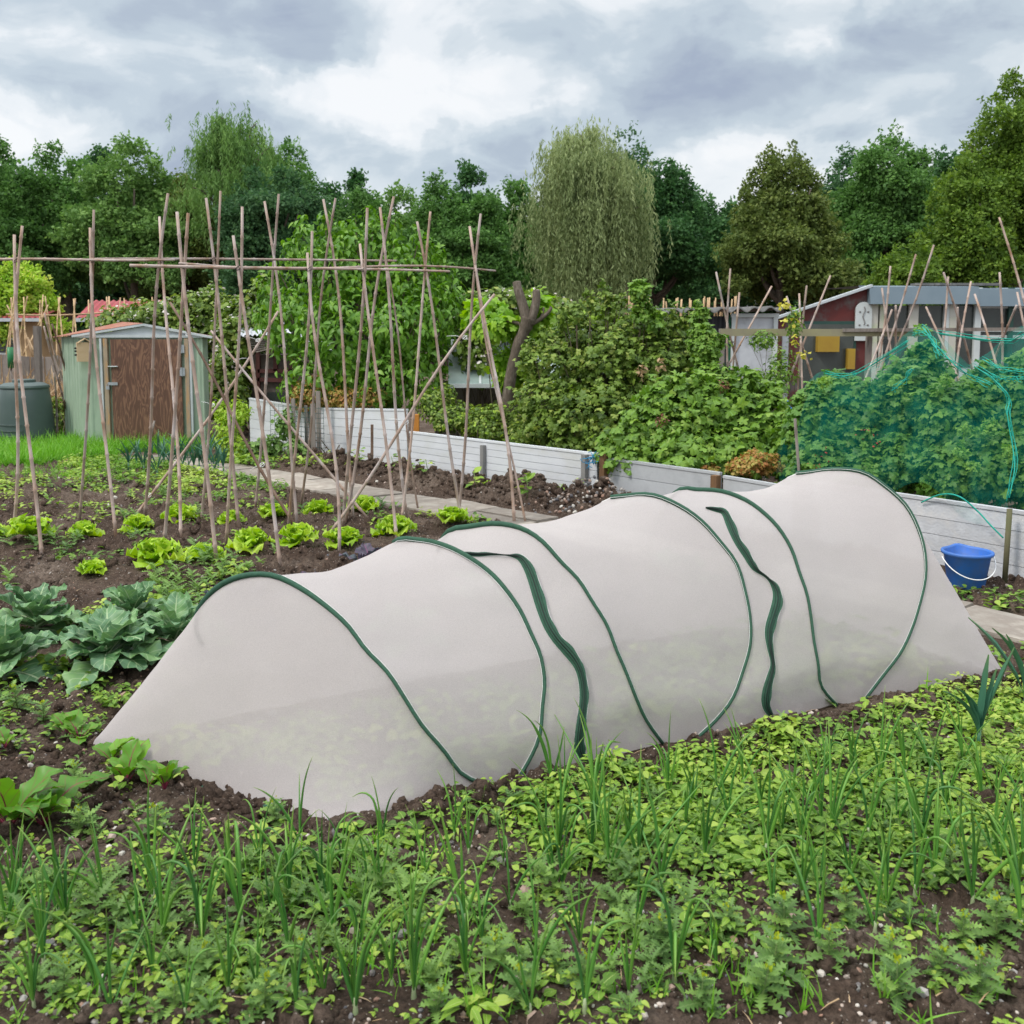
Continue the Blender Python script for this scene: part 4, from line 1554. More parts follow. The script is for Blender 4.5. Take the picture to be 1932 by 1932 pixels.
# ------------------------------------------------------------------ the green shed
def shed():
    a = rad(33)
    c = G(388, 846)                                 # front right corner on the ground
    root = thing('metal_garden_shed', 'pale green metal garden shed with a brown plywood door', 'shed', (float(c[0]), float(c[1]), 0), a * .0)
    # local axes: front runs from the right corner to the left (-x), side wall goes back and left
    fx_ = np.array([-1.0, .07, 0])
    fx_ /= np.linalg.norm(fx_)
    bk = np.array([-.62, .78, 0])
    W = 1.72
    He, Hp = 1.52, 1.665
    Dp = 1.0
    o = np.array([c[0], c[1], 0])
    z = lambda h: np.array([0, 0, h])
    fl = o + fx_ * W
    out = np.array([-fx_[1], fx_[0], 0]) * 1
    out = np.cross(fx_, [0, 0, 1])
    out = out / np.linalg.norm(out)
    if out[1] > 0:
        out = -out

    def panel(b, p, q, h0, h1, ribs, rd, outw, tilt=0):
        n = ribs * 8 + 1
        t = np.linspace(0, 1, n)
        prof = np.array([0, 0, 0, 0, 0, 1, 1, 0])[np.arange(n) % 8] * rd
        rows = []
        for h in (h0, h1):
            rows.append(p + (q - p) * t[:, None] + outw * prof[:, None] + z(h) * np.ones((n, 1)))
        b.grid(np.stack(rows))
    b = B()
    panel(b, fl, o, -.03, He, 9, .010, out)
    b.build('front_wall', M_GREEN_SHED, root, smooth=False)
    b = B()
    so = np.cross(bk, [0, 0, 1])
    so = so if so[0] < 0 else -so
    panel(b, fl + bk * Dp, fl, -.03, He, 7, .014, so / np.linalg.norm(so))
    b.build('side_wall', M_GREEN_SHED, root, smooth=False)
    b = B()
    bkr = np.array([-.25, .97, 0])
    panel(b, o, o + bkr * Dp, -.03, He, 6, .012, np.array([.97, .25, 0]))
    panel(b, o + bkr * Dp, fl + bk * Dp, -.03, He, 8, .01, -out)
    b.build('rear_wall', M_GREEN_SHED, root, smooth=False)
    # gable
    mid = o + fx_ * W * .46
    b = B()
    g0, g1, g2 = fl + out * .02 + z(He), o + out * .02 + z(He), mid + out * .02 + z(Hp)
    V = [g0, g1, g2, g0 - out * .03, g1 - out * .03, g2 - out * .03]
    b.add(V, [(0, 1, 2), (5, 4, 3), (0, 3, 4, 1), (1, 4, 5, 2), (2, 5, 3, 0)])
    b.build('gable', M_TRIM, root, smooth=False)
    b = B()
    b.beam(fl - fx_ * -.06 + out * .035 + z(He + .012), o - fx_ * .02 + out * .035 + z(He + .012), .02, .04)
    b.beam(mid + out * .05 + z(Hp + .02), o - fx_ * .16 + out * .05 + z(He - .005), .03, .03)
    b.beam(mid + out * .05 + z(Hp + .02), fl + fx_ * .08 + out * .05 + z(He + .01), .03, .03)
    b.build('roof_trim', M_TRIM, root, smooth=False)
    # roof sheets, tipped a little towards the viewer so the rusty sheet shows
    b = B()
    L = [mid + out * .04 + z(Hp + .03), fl + fx_ * .1 + out * .04 + z(He + .02), fl + fx_ * .1 + bk * Dp + z(He + .02) + np.array([-.02, 0, -.03]), mid + bk * Dp + z(Hp + .06)]
    t = np.linspace(0, 1, 41)
    rr = []
    for k, s_ in enumerate(np.linspace(0, 1, 41)):
        e0, e1 = L[0] * (1 - s_) + L[3] * s_, L[1] * (1 - s_) + L[2] * s_
        rr.append(e0 + (e1 - e0) * t[:, None] + z(.012) * (k % 4 < 2))
    b.grid(np.stack(rr))
    ro = b.build('roof', M_RUST, root, smooth=False)
    b = B()
    b.add([mid + out * .03 + z(Hp + .03), o - fx_ * .14 + out * .03 + z(He + .005), o - fx_ * .14 + bkr * Dp + z(He + .005), mid + bk * Dp + z(Hp + .05)], [(0, 1, 2, 3)])
    b.build('roof', M_RUST, root, smooth=False)
    # door and posts
    Pf = lambda s_, d: o + fx_ * W * s_ + out * d
    s0, s1 = .165, .735
    b = B()
    b.beam(Pf(s1 + .045, .028) + z(-.02), Pf(s1 + .045, .028) + z(He - .02), .055, .05, up=out)
    b.build('door_post', M_TIMBER, root, smooth=False)
    b = B()
    b.beam(Pf(s0 - .045, .028) + z(-.02), Pf(s0 - .045, .028) + z(He - .02), .055, .05, up=out)
    b.build('door_post', M_TIMBER, root, smooth=False)
    for s_ in (s1 + .085, s0 - .072):
        b = B()
        b.beam(Pf(s_, .03) + z(-.02), Pf(s_, .03) + z(He - .02), .03, .03, up=out)
        b.build('corner_trim', M_TRIM, root, smooth=False)
    m, n, l, ou = newmat('brown_plywood')
    tc = n.new('ShaderNodeTexCoord')
    mp = n.new('ShaderNodeMapping')
    mp.inputs['Scale'].default_value = (5, 5, 1.1)
    l.new(tc.outputs['Object'], mp.inputs[0])
    no = n.new('ShaderNodeTexNoise')
    no.inputs['Scale'].default_value = 1.5
    no.inputs['Detail'].default_value = 3
    no.inputs['Distortion'].default_value = .8
    l.new(mp.outputs[0], no.inputs['Vector'])
    wv = n.new('ShaderNodeMath')
    wv.operation = 'SINE'
    ml = n.new('ShaderNodeMath')
    ml.operation = 'MULTIPLY'
    l.new(no.outputs['Fac'], ml.inputs[0])
    ml.inputs[1].default_value = 55
    l.new(ml.outputs[0], wv.inputs[0])
    mr = n.new('ShaderNodeMapRange')
    l.new(wv.outputs[0], mr.inputs[0])
    mr.inputs[1].default_value = -1
    rp = ramp(n, [(0, (.100, .046, .028)), (.6, (.135, .064, .040)), (1, (.215, .110, .065))])
    l.new(mr.outputs[0], rp.inputs[0])
    bs = n.new('ShaderNodeBsdfPrincipled')
    bs.inputs['Roughness'].default_value = .6
    l.new(rp.outputs[0], bs.inputs['Base Color'])
    l.new(bs.outputs[0], ou.inputs[0])
    b = B()
    p0, p1 = Pf(s0, .045), Pf(s1, .045)
    b.beam((p0 + p1) / 2 + z(.03), (p0 + p1) / 2 + z(He - .03), W * (s1 - s0), .02, up=out)
    door = b.build('door', m, root, smooth=False)
    for zz in (1.36, 1.05):
        b = B()
        b.beam(Pf(s0 - .01, .062) + z(zz - .055), Pf(s0 - .01, .062) + z(zz + .055), .07, .008, up=out)
        b.tube([Pf(s0 - .01, .068) + z(zz - .06), Pf(s0 - .01, .068) + z(zz + .06)], .008, 8)
        b.build('hinge', M_STEEL, door, smooth=False)
    b = B()
    b.tube([Pf(s1 - .06, .075) + z(1.12), Pf(s1 + .02, .075) + z(1.12)], .008, 8)
    b.beam(Pf(s1 - .055, .06) + z(1.12), Pf(s1 + .015, .06) + z(1.12), .01, .03, up=out)
    b.build('bolt', M_STEEL, door, smooth=False)
    b = B()
    b.beam(Pf(s1 - .05, .06) + z(.885), Pf(s1 + .03, .06) + z(.885), .012, .04, up=(0, 0, 1))
    b.build('hasp', M_STEEL, door, smooth=False)
    b = B()
    q = Pf(s1 + .025, .085) + z(.83)
    b.box(q, (.045, .02, .045))
    an = np.linspace(0, math.pi, 9)
    b.tube(np.c_[np.cos(an) * .014, np.zeros(9), np.sin(an) * .03] + q + z(.022), .004, 6)
    b.build('padlock', M_STEEL, door, smooth='auto')
    return root, fl, fx_, bk, out, Pf


root, fl, sfx, sbk, sout, Pf = shed()
# nest box hanging on the shed
q = AT(200, 672, fl[1] + .1)
q = fl + sbk * .28 + np.array([-.05, -.10, q[2]])
q = AT(157, 664, float(fl[1]) - .10)
nb = thing('nest_box', 'small new plywood nest box hanging on the green shed wall', 'nest box', tuple(float(t) for t in q))
b = B()
b.box(q, (.16, .12, .26), rz=.5)
b.build('box_body', M_BOX, nb, smooth=False)
b = B()
b.box(q + np.array([-.02, -.01, .15]), (.12, .16, .012), rz=.5, ry=-.6)
b.box(q + np.array([.06, .03, .15]), (.12, .16, .012), rz=.5, ry=.6)
b.build('roof', M_BOX, nb, smooth=False)
b = B()
for dz in (.01, -.04, .05):
    b.tube([q + np.array([-.105, -.03, dz]), q + np.array([-.075, -.02, dz])], .013, 10)
b.build('entrance_hole', M_TIE, nb)

# walking stick / stake by the door
b = B()
b.tube([G(391, 846), AT(403, 792, G(391, 846)[1] + .05)], .014, 8)
o = b.build('stake', M_GREYWOOD)
tag(o, 'thin grey stake propped low in front of the brown shed door', 'stake')
b = B()
P0 = G(290, 848)
P0 = AT(392, 846, 13.0)
o.location = (-(403 - 300) / 1800 * 13.2, -.15, 0)

# compost bin
c = G(51, 838)
cb = thing('compost_bin', 'dark green plastic compost bin with a round lid', 'compost bin', tuple(float(t) for t in c))
b = B()
pr = [(.375, 0), (.375, .03), (.37, .10), (.365, .35), (.345, .6), (.315, .80), (.30, .82)]
b.lathe(pr, c, 40)
an = np.linspace(0, 2 * math.pi, 40, endpoint=False)
b.build('bin_body', M_BIN, cb)
b = B()
b.lathe([(.325, .80), (.33, .815), (.32, .84), (.26, .872), (.15, .885), (.15, .915), (.14, .925), (.0, .93)], c, 40)
b.build('lid', M_BIN, cb, smooth='auto')
b = B()
for k in range(9):
    a0 = -2.2 + k * .11
    a1 = a0 + .11
    V = []
    for (a, r_) in ((a0, .388), (a1, .388)):
        for zz in (.03, .30):
            V.append(c + np.array([math.cos(a) * (r_ - .012 * (zz > .2)), math.sin(a) * (r_ - .012 * (zz > .2)), zz]))
    b.add(V, [(0, 2, 3, 1)])
for zz in (.08, .15, .22, .305):
    b.tube([c + np.array([math.cos(a) * .389, math.sin(a) * .389, zz]) for a in np.linspace(-2.2, -1.21, 10)], .006, 5)
b.build('hatch', M_BIN, cb)

# grey post + green feeder + straw left
b = B()
A = AT(71, 720, 15.0)
b.beam(A * np.array([1, 1, 0]), AT(70, 615, 15.0), .09, .09, up=(0, 1, 0))
tag(b.build('fence_post', M_GREYWOOD, smooth=False), 'thick mossy grey post behind the compost bin', 'post')
fd = thing('bird_feeder', 'green tube bird feeder on a pole beyond the compost bin', 'bird feeder', tuple(AT(21, 700, 16.) * np.array([1, 1, 0])))
b = B()
p_ = AT(20, 672, 16.)
M_FEED = pmat('green_feeder_plastic', (.03, .22, .08), rough=.4)
b.tube([p_ - np.array([0, 0, .2]), p_ + np.array([0, 0, .15])], [.05, .05], 10)
b.build('feeder_tube', M_FEED, fd)
b = B()
b.tube([p_ * np.array([1, 1, 0]), p_ - np.array([0, 0, .2])], .015, 6)
b.build('pole', M_GREYWOOD, fd)
b = B()
n = 1600
P = np.c_[R.uniform(-10.5, -6.6, n), R.uniform(14.9, 16.5, n), np.zeros(n)]
P[:, 2] = R.random(n) ** 1.5 * 0.55
b.leaves(T_BL, P, np.c_[R.normal(size=(n, 2)) * .8, np.abs(R.normal(size=n)) + .5], unit(n), R.uniform(.3, .65, n), R.uniform(.5, 1.0, n))
tag(b.build('dry_straw', M_STRAW), 'pale dry cut stalks heaped behind the compost bin', 'dry stalks', kind='stuff')
# back plot fence of grey boards at the far left
b = B()
for i in range(34):
    x = -11.6 + i * .13
    b.box((x, 17.2 + .02 * (i % 2), .55 + .05 * R.random()), (.115, .02, 1.2))
tag(b.build('board_fence', M_GREYWOOD, smooth=False), 'low fence of grey weathered upright boards at the far left', 'fence')

# far huts with red roofs
def hut(label, u0, u1, vt, vr, Y, wall, depth=1.8, name='wooden_hut', tilt=.9, roof=None, win=False, over=.12, vb=700):
    a, c = AT(u0, vr, Y), AT(u1, vr, Y)
    tp = AT((u0 + u1) / 2, vt, Y + tilt)[2]
    root = thing(name, label, 'hut', (float((a[0] + c[0]) / 2), Y, 0))
    x0, x1, ze = a[0], c[0], a[2]
    b = B()
    b.box(((x0 + x1) / 2, Y + .15 + depth / 2, ze / 2 - .02), (x1 - x0 - .2, depth, ze))
    b.build('wall', wall, root, smooth=False)
    b = B()
    n = int((x1 - x0 + 2 * over) / .025)
    xs_ = np.linspace(x0 - over, x1 + over, n)
    zz = .022 * np.sin(xs_ * 2 * math.pi / .15)
    rows = []
    for (y, h) in ((Y - .1, ze), (Y + tilt, tp), (Y + tilt + .02, tp - .02), (Y + tilt + depth * .6, ze + .1)):
        rows.append(np.c_[xs_, np.full(n, y), h + zz])
    b.grid(np.stack(rows))
    b.build('roof', roof or M_REDROOF, root)
    b = B()
    b.beam((x0 - over, Y - .12, ze - .05), (x1 + over, Y - .12, ze - .05), .05, .09)
    b.build('gutter', M_TRIM, root, smooth=False)
    if win:
        b = B()
        b.box(((x0 + x1) / 2 + .1, Y + .14, ze * .62), (.9, .02, .45))
        w = b.build('window', M_FRAMEW, root, smooth=False)
        b = B()
        b.box(((x0 + x1) / 2 + .1, Y + .125, ze * .62), (.8, .015, .35))
        b.build('pane', M_GLASSD, w, smooth=False)
    return root


hut('dark hut under a faded red corrugated roof beyond the green shed', 155, 300, 567, 600, 24, M_DARKWALL)
hut('tan hut under a dark red roof at the far left edge', -90, 70, 586, 600, 26, M_TAN, win=True)

# old hut right of the shed
hx = AT(520, 700, 14.8)
oh = thing('tumbledown_hut', 'tumbledown red framed hut with a corrugated roof beside the green shed', 'hut', (float(hx[0]), 14.8, 0))
b = B()
p0, p1 = AT(470, 660, 14.8), AT(556, 660, 14.8)
b.box(((p0[0] + p1[0]) / 2, 15.3, .62), (p1[0] - p0[0], .9, 1.24))
b.build('wall', pmat('stained_panel', (.20, .16, .13), (.13, .10, .09), 5, .8, c3=(.28, .24, .20)), oh, smooth=False)
M_REDF = pmat('dull_red_paint', (.16, .05, .045), (.12, .05, .045), 6, .7)
for (u0, v0, u1, v1) in [(487, 640, 487, 800), (550, 636, 550, 800), (487, 700, 552, 700), (487, 716, 552, 718), (520, 640, 520, 700), (487, 645, 552, 640)]:
    b = B()
    A, C = AT(u0, v0, 14.82), AT(u1, v1, 14.82)
    A[2], C[2] = max(A[2], .0), max(C[2], .0)
    b.beam(A, C, .06, .05, up=(0, 1, 0))
    b.build('frame', M_REDF, oh, smooth=False)
b = B()
A, C = AT(504, 740, 14.78), AT(545, 790, 14.78)
b.box(((A[0] + C[0]) / 2, 14.8, (A[2] + C[2]) / 2), (abs(C[0] - A[0]), .02, abs(A[2] - C[2])))
b.build('window', M_GLASSD, oh, smooth=False)
for (q4, nm) in [(((452, 634), (552, 628), (536, 606), (460, 596)), 'roof'), (((556, 642), (640, 668), (612, 640), (566, 628)), 'roof')]:
    b = B()
    c0, c1, c2, c3 = AT(*q4[0], 14.5), AT(*q4[1], 14.5), AT(*q4[2], 15.8), AT(*q4[3], 15.8)
    n = 60
    t = np.linspace(0, 1, n)[:, None]
    zz = np.zeros((n, 3))
    zz[:, 2] = .014 * np.sin(np.arange(n) * 1.2)
    b.grid(np.stack([c0 + (c1 - c0) * t + zz, c3 + (c2 - c3) * t + zz]))
    b.build(nm, M_PANELW, oh)
b = B()
for k in range(7):
    b.beam(AT(465 + 3 * k, 640 + k * 4, 14.6), AT(550 - 4 * k, 636 + k * 3, 14.55), .03, .018)
b.build('loose_timber', M_GREYWOOD, oh, smooth=False)

# ------------------------------------------------------------------ low board fences
def board_fence(label, p, q, h0, h1, nb, mat, posts, name='low_board_fence', sag=0.0, th=.022):
    p, q = np.array([*p, 0.]), np.array([*q, 0.])
    root = thing(name, label, 'fence', tuple(float(t) for t in (p + q) / 2))
    t = (q - p) / np.linalg.norm(q - p)
    nrm = np.array([-t[1], t[0], 0])
    if nrm[1] > 0:
        nrm = -nrm
    b = B()
    for k in range(nb):
        a0, a1 = h0 * k / nb, h1 * k / nb
        c0, c1 = h0 * (k + 1) / nb, h1 * (k + 1) / nb
        g = .0022
        V = []
        for d in (0, 1):
            for (pt_, lo, hi) in ((p, a0, c0), (q, a1, c1)):
                V += [pt_ + nrm * (-th / 2 + d * th) + np.array([0, 0, lo + (g if d else 0)]), pt_ + nrm * (-th / 2 + d * th) + np.array([0, 0, hi - (g if d else 0)])]
        b.add(V, [(0, 1, 3, 2), (4, 6, 7, 5), (0, 4, 5, 1), (2, 3, 7, 6), (1, 5, 7, 3), (0, 2, 6, 4)])
    b.beam(p + np.array([0, 0, h0 + .012]), q + np.array([0, 0, h1 + .012]), th + .016, .022)
    b.build('boards', mat, root, smooth=False)
    for (s, hh, w, m_) in posts:
        P = p + (q - p) * s + nrm * (th / 2 + w / 2 + .003)
        b = B()
        b.beam(P + np.array([0, 0, -.02]), P + np.array([0, 0, hh]), w, w, up=nrm)
        b.build('post', m_, root, smooth=False)
    return root


F_ = FENCE
board_fence('white board fence panel partly hidden by the wire mesh near the shed', (-3.62, 13.15), (-2.62, 12.25), .66, .60, 5, M_WHITE, [])
board_fence('taller white board fence panel standing behind the cane feet', (-2.55, 12.15), (-1.2, 10.9), .60, .68, 6, M_WHITE, [])
f3 = board_fence('long low white board fence panel with a dark grey post in its middle', (-1.16, 10.86), (.80, 8.83), .43, .43, 6, M_WHITE,
                 [(.45, .40, .045, M_GREYPOST), (.955, .43, .05, M_GREYPOST)])
board_fence('grey metal board fence panel behind the middle hoops of the fleece tunnel', (.88, 8.75), (1.72, 7.78), .40, .40, 3, M_ALU,
            [(.0, .46, .06, M_BROWNPOST), (.985, .40, .06, M_BROWNPOST)])
board_fence('grey metal board fence panel right of the brown post', (1.74, 7.75), (2.24, 7.1), .38, .37, 3, M_ALU,
            [(.93, .42, .07, pmat('dark_post', (.05, .03, .03), rough=.8))])
board_fence('pale block board fence behind the blue bucket', (2.26, 7.06), (4.6, 3.95), .44, .44, 4, M_BLOCK, [(.01, .3, .03, M_GREYWOOD)])
b = B()
pp = np.array([.80, 8.83, .40])
for k in range(26):
    e = pp + np.array([-.05, -.07, 0]) + R.normal(size=3) * .03
    e2 = e + R.normal(size=3) * .035
    b.tube([e, (e + e2) / 2 + R.normal(size=3) * .01, e2], .0035, 4)
o = b.build('blue_string_knot', M_BLUETIE)
tag(o, 'frayed bright blue string knotted round a grey fence post', 'string')

# small orange topped marker behind the white panel
mk = thing('orange_board_end', 'orange painted board end between the two white fence panels', 'board', (-1.16, 10.92, 0))
b = B()
b.box(AT(785, 800, 10.95), (.07, .1, .22))
b.build('board', pmat('orange_paint', (.55, .22, .03), (.38, .15, .03), 8, .7), mk, smooth=False)

# wire mesh panel with stakes
def wire():
    root = thing('wire_mesh_panel', 'green wire mesh panel on grey stakes near the shed', 'wire fence', (-2.6, 11.9, 0))
    a, c = np.array([-3.05, 12.0, 0]), np.array([-2.28, 11.5, 0])
    b = B()
    for i in range(13):
        p = a + (c - a) * i / 12
        b.tube([p, p + np.array([0, 0, .68])], .0028, 4)
    for k in range(12):
        b.tube([a + np.array([0, 0, .06 * k]), c + np.array([0, 0, .06 * k])], .0028, 4)
    b.build('wire_mesh', M_WIRE, root)
    for (u, vt, Y, w) in ((553, 752, 11.9, .045), (577, 765, 11.7, .035), (600, 738, 11.75, .05), (590, 762, 11.45, .05)):
        b = B()
        T = AT(u, vt, Y)
        b.beam(T * np.array([1, 1, 0]), T, w, w, up=(0, 1, 0))
        b.build('stake', M_GREYWOOD, root, smooth=False)


wire()
for (u, vt, vb, m_, lab) in [(702, 801, 893, M_CANE_D, 'short red brown stake before the taller white fence panel')]:
    A = G(u, vb)
    b = B()
    b.beam(A, AT(u, vt, A[1]), .028, .028, up=(0, 1, 0))
    tag(b.build('stake', m_, smooth=False), lab, 'stake')

# ------------------------------------------------------------------ glass lean-to behind the bushes
gl = thing('cold_frame', 'long glazed lean-to with greenish sloping panes behind the bushes', 'cold frame', (.2, 13, 0))
for (u0, u1) in ((846, 905), (907, 965), (967, 1024), (1026, 1083), (1085, 1142)):
    b = B()
    c0, c1 = AT(u0, 725, 12.6), AT(u1, 725, 12.6)
    c2, c3 = AT(u1 * 1.0, 604 if u0 > 960 else 640, 13.6), AT(u0, 604 if u0 > 960 else 640, 13.6)
    b.add([c0, c1, c2, c3], [(0, 1, 2, 3)])
    b.build('pane', M_GLASSG, gl, smooth=False)
b = B()
b.beam(AT(1000, 603, 13.55), AT(1145, 598, 13.5), .04, .07)
b.beam(AT(850, 728, 12.58), AT(965, 728, 12.58), .05, .05)
for (uu, vv) in ((906, 640), (966, 604), (1025, 604), (1084, 604)):
    b.beam(AT(uu, 725, 12.59), AT(uu, vv, 13.59), .03, .03)
b.build('glazing_bars', M_FRAMEW, gl, smooth=False)
b = B()
b.box((.2, 13.6, .45), (2.6, .05, .9))
b.build('base_wall', M_GREYWOOD, gl, smooth=False)

# black corrugated shed with white door panel
bs = thing('black_tin_shed', 'black corrugated shed under a grey wavy roof with a flaking white end panel', 'shed', (2.9, 16, 0))
p0, p1 = AT(1138, 590, 16), AT(1372, 590, 16)
b = B()
n = 160
xs_ = np.linspace(p0[0], p1[0], n)
yy = 16 + .02 * np.sin(xs_ * 2 * math.pi / .13)
b.grid(np.stack([np.c_[xs_, yy, np.zeros(n)], np.c_[xs_, yy, np.full(n, 1.86)]]))
b.build('wall', M_BLACKTIN, bs)
p2, p3 = AT(1384, 595, 15.9), AT(1463, 593, 15.9)
b = B()
b.box(((p2[0] + p3[0]) / 2, 15.93, .95), (p3[0] - p2[0], .06, 1.8))
b.build('end_panel', M_PANELW, bs, smooth=False)
b = B()
for (xx) in (p2[0], p3[0]):
    b.box((xx, 15.88, .95), (.07, .05, 1.8))
b.box(((p2[0] + p3[0]) / 2, 15.875, 1.87), (p3[0] - p2[0] + .1, .05, .06))
b.build('panel_frame', M_FRAMEW, bs, smooth=False)
b = B()
b.box((AT(1377, 620, 15.95)[0], 15.97, .95), (.09, .05, 1.85))
b.build('green_corner_board', pmat('green_board', (.03, .18, .10), rough=.6), bs, smooth=False)
b = B()
n = 240
q0, q1 = AT(1128, 588, 15.7), AT(1478, 582, 15.7)
xs_ = np.linspace(q0[0], q1[0], n)
zz = .035 * np.sin(xs_ * 2 * math.pi / .26)
b.grid(np.stack([np.c_[xs_, np.full(n, 15.7), 1.90 + zz + (xs_ - q0[0]) * .02], np.c_[xs_, np.full(n, 15.7), 1.93 + zz + (xs_ - q0[0]) * .02], np.c_[xs_, np.full(n, 17.6), 2.0 + zz]]))
b.build('roof', M_FIBRE, bs, smooth=True)

# greenhouse on the right
def greenhouse():
    Y = 19.0
    root = thing('glasshouse', 'old glasshouse with a red end wall and slate blue flat roof edge', 'glasshouse', (9, Y, 0))
    P = lambda u, v, dy=0.: AT(u, v, Y + dy)
    # red side wall with sloping top
    z0 = .2
    a, c = P(1465, 600), P(1640, 543)
    b = B()
    V = []
    for d in (0, .06):
        V += [np.array([a[0], Y + d, 0]), np.array([c[0], Y + d, 0]), np.array([c[0], Y + d, c[2]]), np.array([a[0], Y + d, a[2]])]
    b.add(V, [(0, 1, 2, 3), (7, 6, 5, 4), (3, 2, 6, 7), (0, 3, 7, 4), (1, 5, 6, 2)])
    b.build('end_wall', M_REDWALL, root, smooth=False)
    b = B()
    b.beam(P(1458, 602, -.05), P(1644, 539, -.05), .16, .05)
    b.build('barge_board', M_TRIM, root, smooth=False)
    # big window in end wall
    w0, w1 = P(1512, 606, -.03), P(1612, 735, -.03)
    b = B()
    b.box(((w0[0] + w1[0]) / 2, Y - .025, (w0[2] + w1[2]) / 2), (w1[0] - w0[0], .03, w0[2] - w1[2]))
    w = b.build('window', M_FRAMEDG, root, smooth=False)
    b = B()
    b.box(((w0[0] + w1[0]) / 2, Y - .045, (w0[2] + w1[2]) / 2), (w1[0] - w0[0] - .12, .02, w0[2] - w1[2] - .12))
    b.build('pane', glassmat('grey_window_glass', (.10, .11, .10), .75, .2), w, smooth=False)
    b = B()
    b.box(P(1548, 648, .3), (.42, .3, .32))
    b.box(P(1590, 676, .3), (.14, .3, .4))
    o = b.build('yellow_crate', M_YELLOW, smooth=False)
    tag(o, 'yellow plastic crate seen through the end window of the glasshouse', 'crate')
    o.location = (0, -.36, 0)
    b = B()
    b.box(P(1480, 700, -.05) * np.array([1, 1, 1]), (.12, .05, 1.5))
    b.build('downpipe', M_STEEL, root, smooth=False)
    # roof band
    r0, r1 = P(1640, 541, -.15), P(2150, 548, -.15)
    b = B()
    for (ua, ub, dv) in ((1640, 1846, 0), (1846, 2150, 4)):
        q0, q1 = P(ua, 541 + dv, -.1), P(ub, 541 + dv, -.1)
        h = .34
        V = []
        for (yy, zt) in ((-.12, 0), (.5, .05)):
            V += [np.array([q0[0], Y + yy, q0[2] + zt]), np.array([q1[0], Y + yy, q0[2] + zt])]
        V += [np.array([q1[0], Y - .2, q0[2] - h]), np.array([q0[0], Y - .2, q0[2] - h]), np.array([q1[0], Y - .1, q0[2] - h]), np.array([q0[0], Y - .1, q0[2] - h])]
        V += [np.array([q0[0], Y + 3, q0[2] + .1]), np.array([q1[0], Y + 3, q0[2] + .1])]
        b.add(V, [(0, 1, 3, 2), (0, 5, 4, 1), (5, 7, 6, 4), (2, 3, 9, 8), (0, 2, 7, 5)])
    b.build('roof', M_BLUEROOF, root, smooth=False)
    b = B()
    for k in range(5):
        b.box(P(1740 + 32 * k, 537, .3), (.35, .3, .05), rz=R.normal() * .2)
    b.build('roof_slates', M_FIBRE, root, smooth=False)
    # front wall of windows
    zt = r0[2] - .36
    xs0, xs1 = P(1642, 600)[0], P(2150, 600)[0]
    b = B()
    b.box(((xs0 + xs1) / 2, Y + .06, .45), (xs1 - xs0, .06, .9))
    b.build('base_wall', M_FRAMEW, root, smooth=False)
    for (u, w_, m_) in ((1647, .16, M_FRAMEG), (1662, .08, M_FRAMEG), (1722, .18, M_FRAMEG), (1784, .10, M_FRAMEW), (1796, .14, M_FRAMEG), (1843, .12, M_FRAMEW), (1905, .10, M_FRAMEDG), (1990, .12, M_FRAMEG)):
        b = B()
        x = P(u, 600)[0]
        b.box((x, Y - .02, (zt + .5) / 2 + .2), (w_, .07, zt - .5 + .3))
        b.build('upright', m_, root, smooth=False)
    for (u0, u1) in ((1652, 1716), (1730, 1780), (1800, 1840), (1848, 1902), (1910, 1985), (1995, 2140)):
        b = B()
        xa, xb = P(u0, 600)[0], P(u1, 600)[0]
        b.box(((xa + xb) / 2, Y + .03, (zt + .9) / 2), (xb - xa, .02, zt - .9))
        w = b.build('window', M_GLASSD, root, smooth=False)
        if u0 >= 1848:
            b = B()
            for hh in (zt - .48, zt - .62, zt - .02):
                b.box(((xa + xb) / 2, Y - .005, hh), (xb - xa, .03, .07))
            b.build('frame', M_FRAMEW, w, smooth=False)
    # white round topped plaque
    c = P(1629, 590, -.06)
    b = B()
    n = 14
    an = np.linspace(0, math.pi, n)
    r_ = .16
    prof = [(c[0] - r_, c[2] - .55)] + [(c[0] - r_ * math.cos(t), c[2] + .05 + r_ * math.sin(t)) for t in an] + [(c[0] + r_, c[2] - .55)]
    k = len(prof)
    V = [(x, Y - .09, z) for x, z in prof] + [(x, Y - .05, z) for x, z in prof]
    b.add(V, [tuple(range(k)), tuple(reversed(range(k, 2 * k)))] + [(i, i + k, (i + 1) % k + k, (i + 1) % k) for i in range(k)])
    pl = b.build('arched_board', M_FRAMEW, smooth=False)
    tag(pl, 'white round topped board with a dark wavy mark on the glasshouse corner', 'board')
    b = B()
    t = np.linspace(0, 1, 14)
    b.tube(np.c_[c[0] + .02 * np.sin(t * 9), np.full(14, Y - .095), c[2] + .12 - t * .36], .012, 6)
    for sx in (-.08, .08):
        for sz in (.02, -.24):
            b.box((c[0] + sx, Y - .095, c[2] + sz), (.035, .012, .03))
    b.build('painted_mark', M_GREYPOST, pl)


greenhouse()

# blue barrel
c = AT(1470, 770, 10.6) * np.array([1, 1, 0])
bb = thing('blue_barrel', 'blue plastic barrel half hidden behind the currant bushes', 'barrel', tuple(float(t) for t in c))
b = B()
b.lathe([(.20, 0), (.22, .03), (.225, .35), (.23, .36), (.225, .37), (.222, .62), (.20, .70), (.12, .76), (.1, .77)], c, 28)
b.build('barrel_body', M_BLUE, bb)
b = B()
b.lathe([(.1, .765), (.1, .82), (.09, .83), (0, .83)], c, 20)
b.build('lid', M_BLUE, bb, smooth='auto')

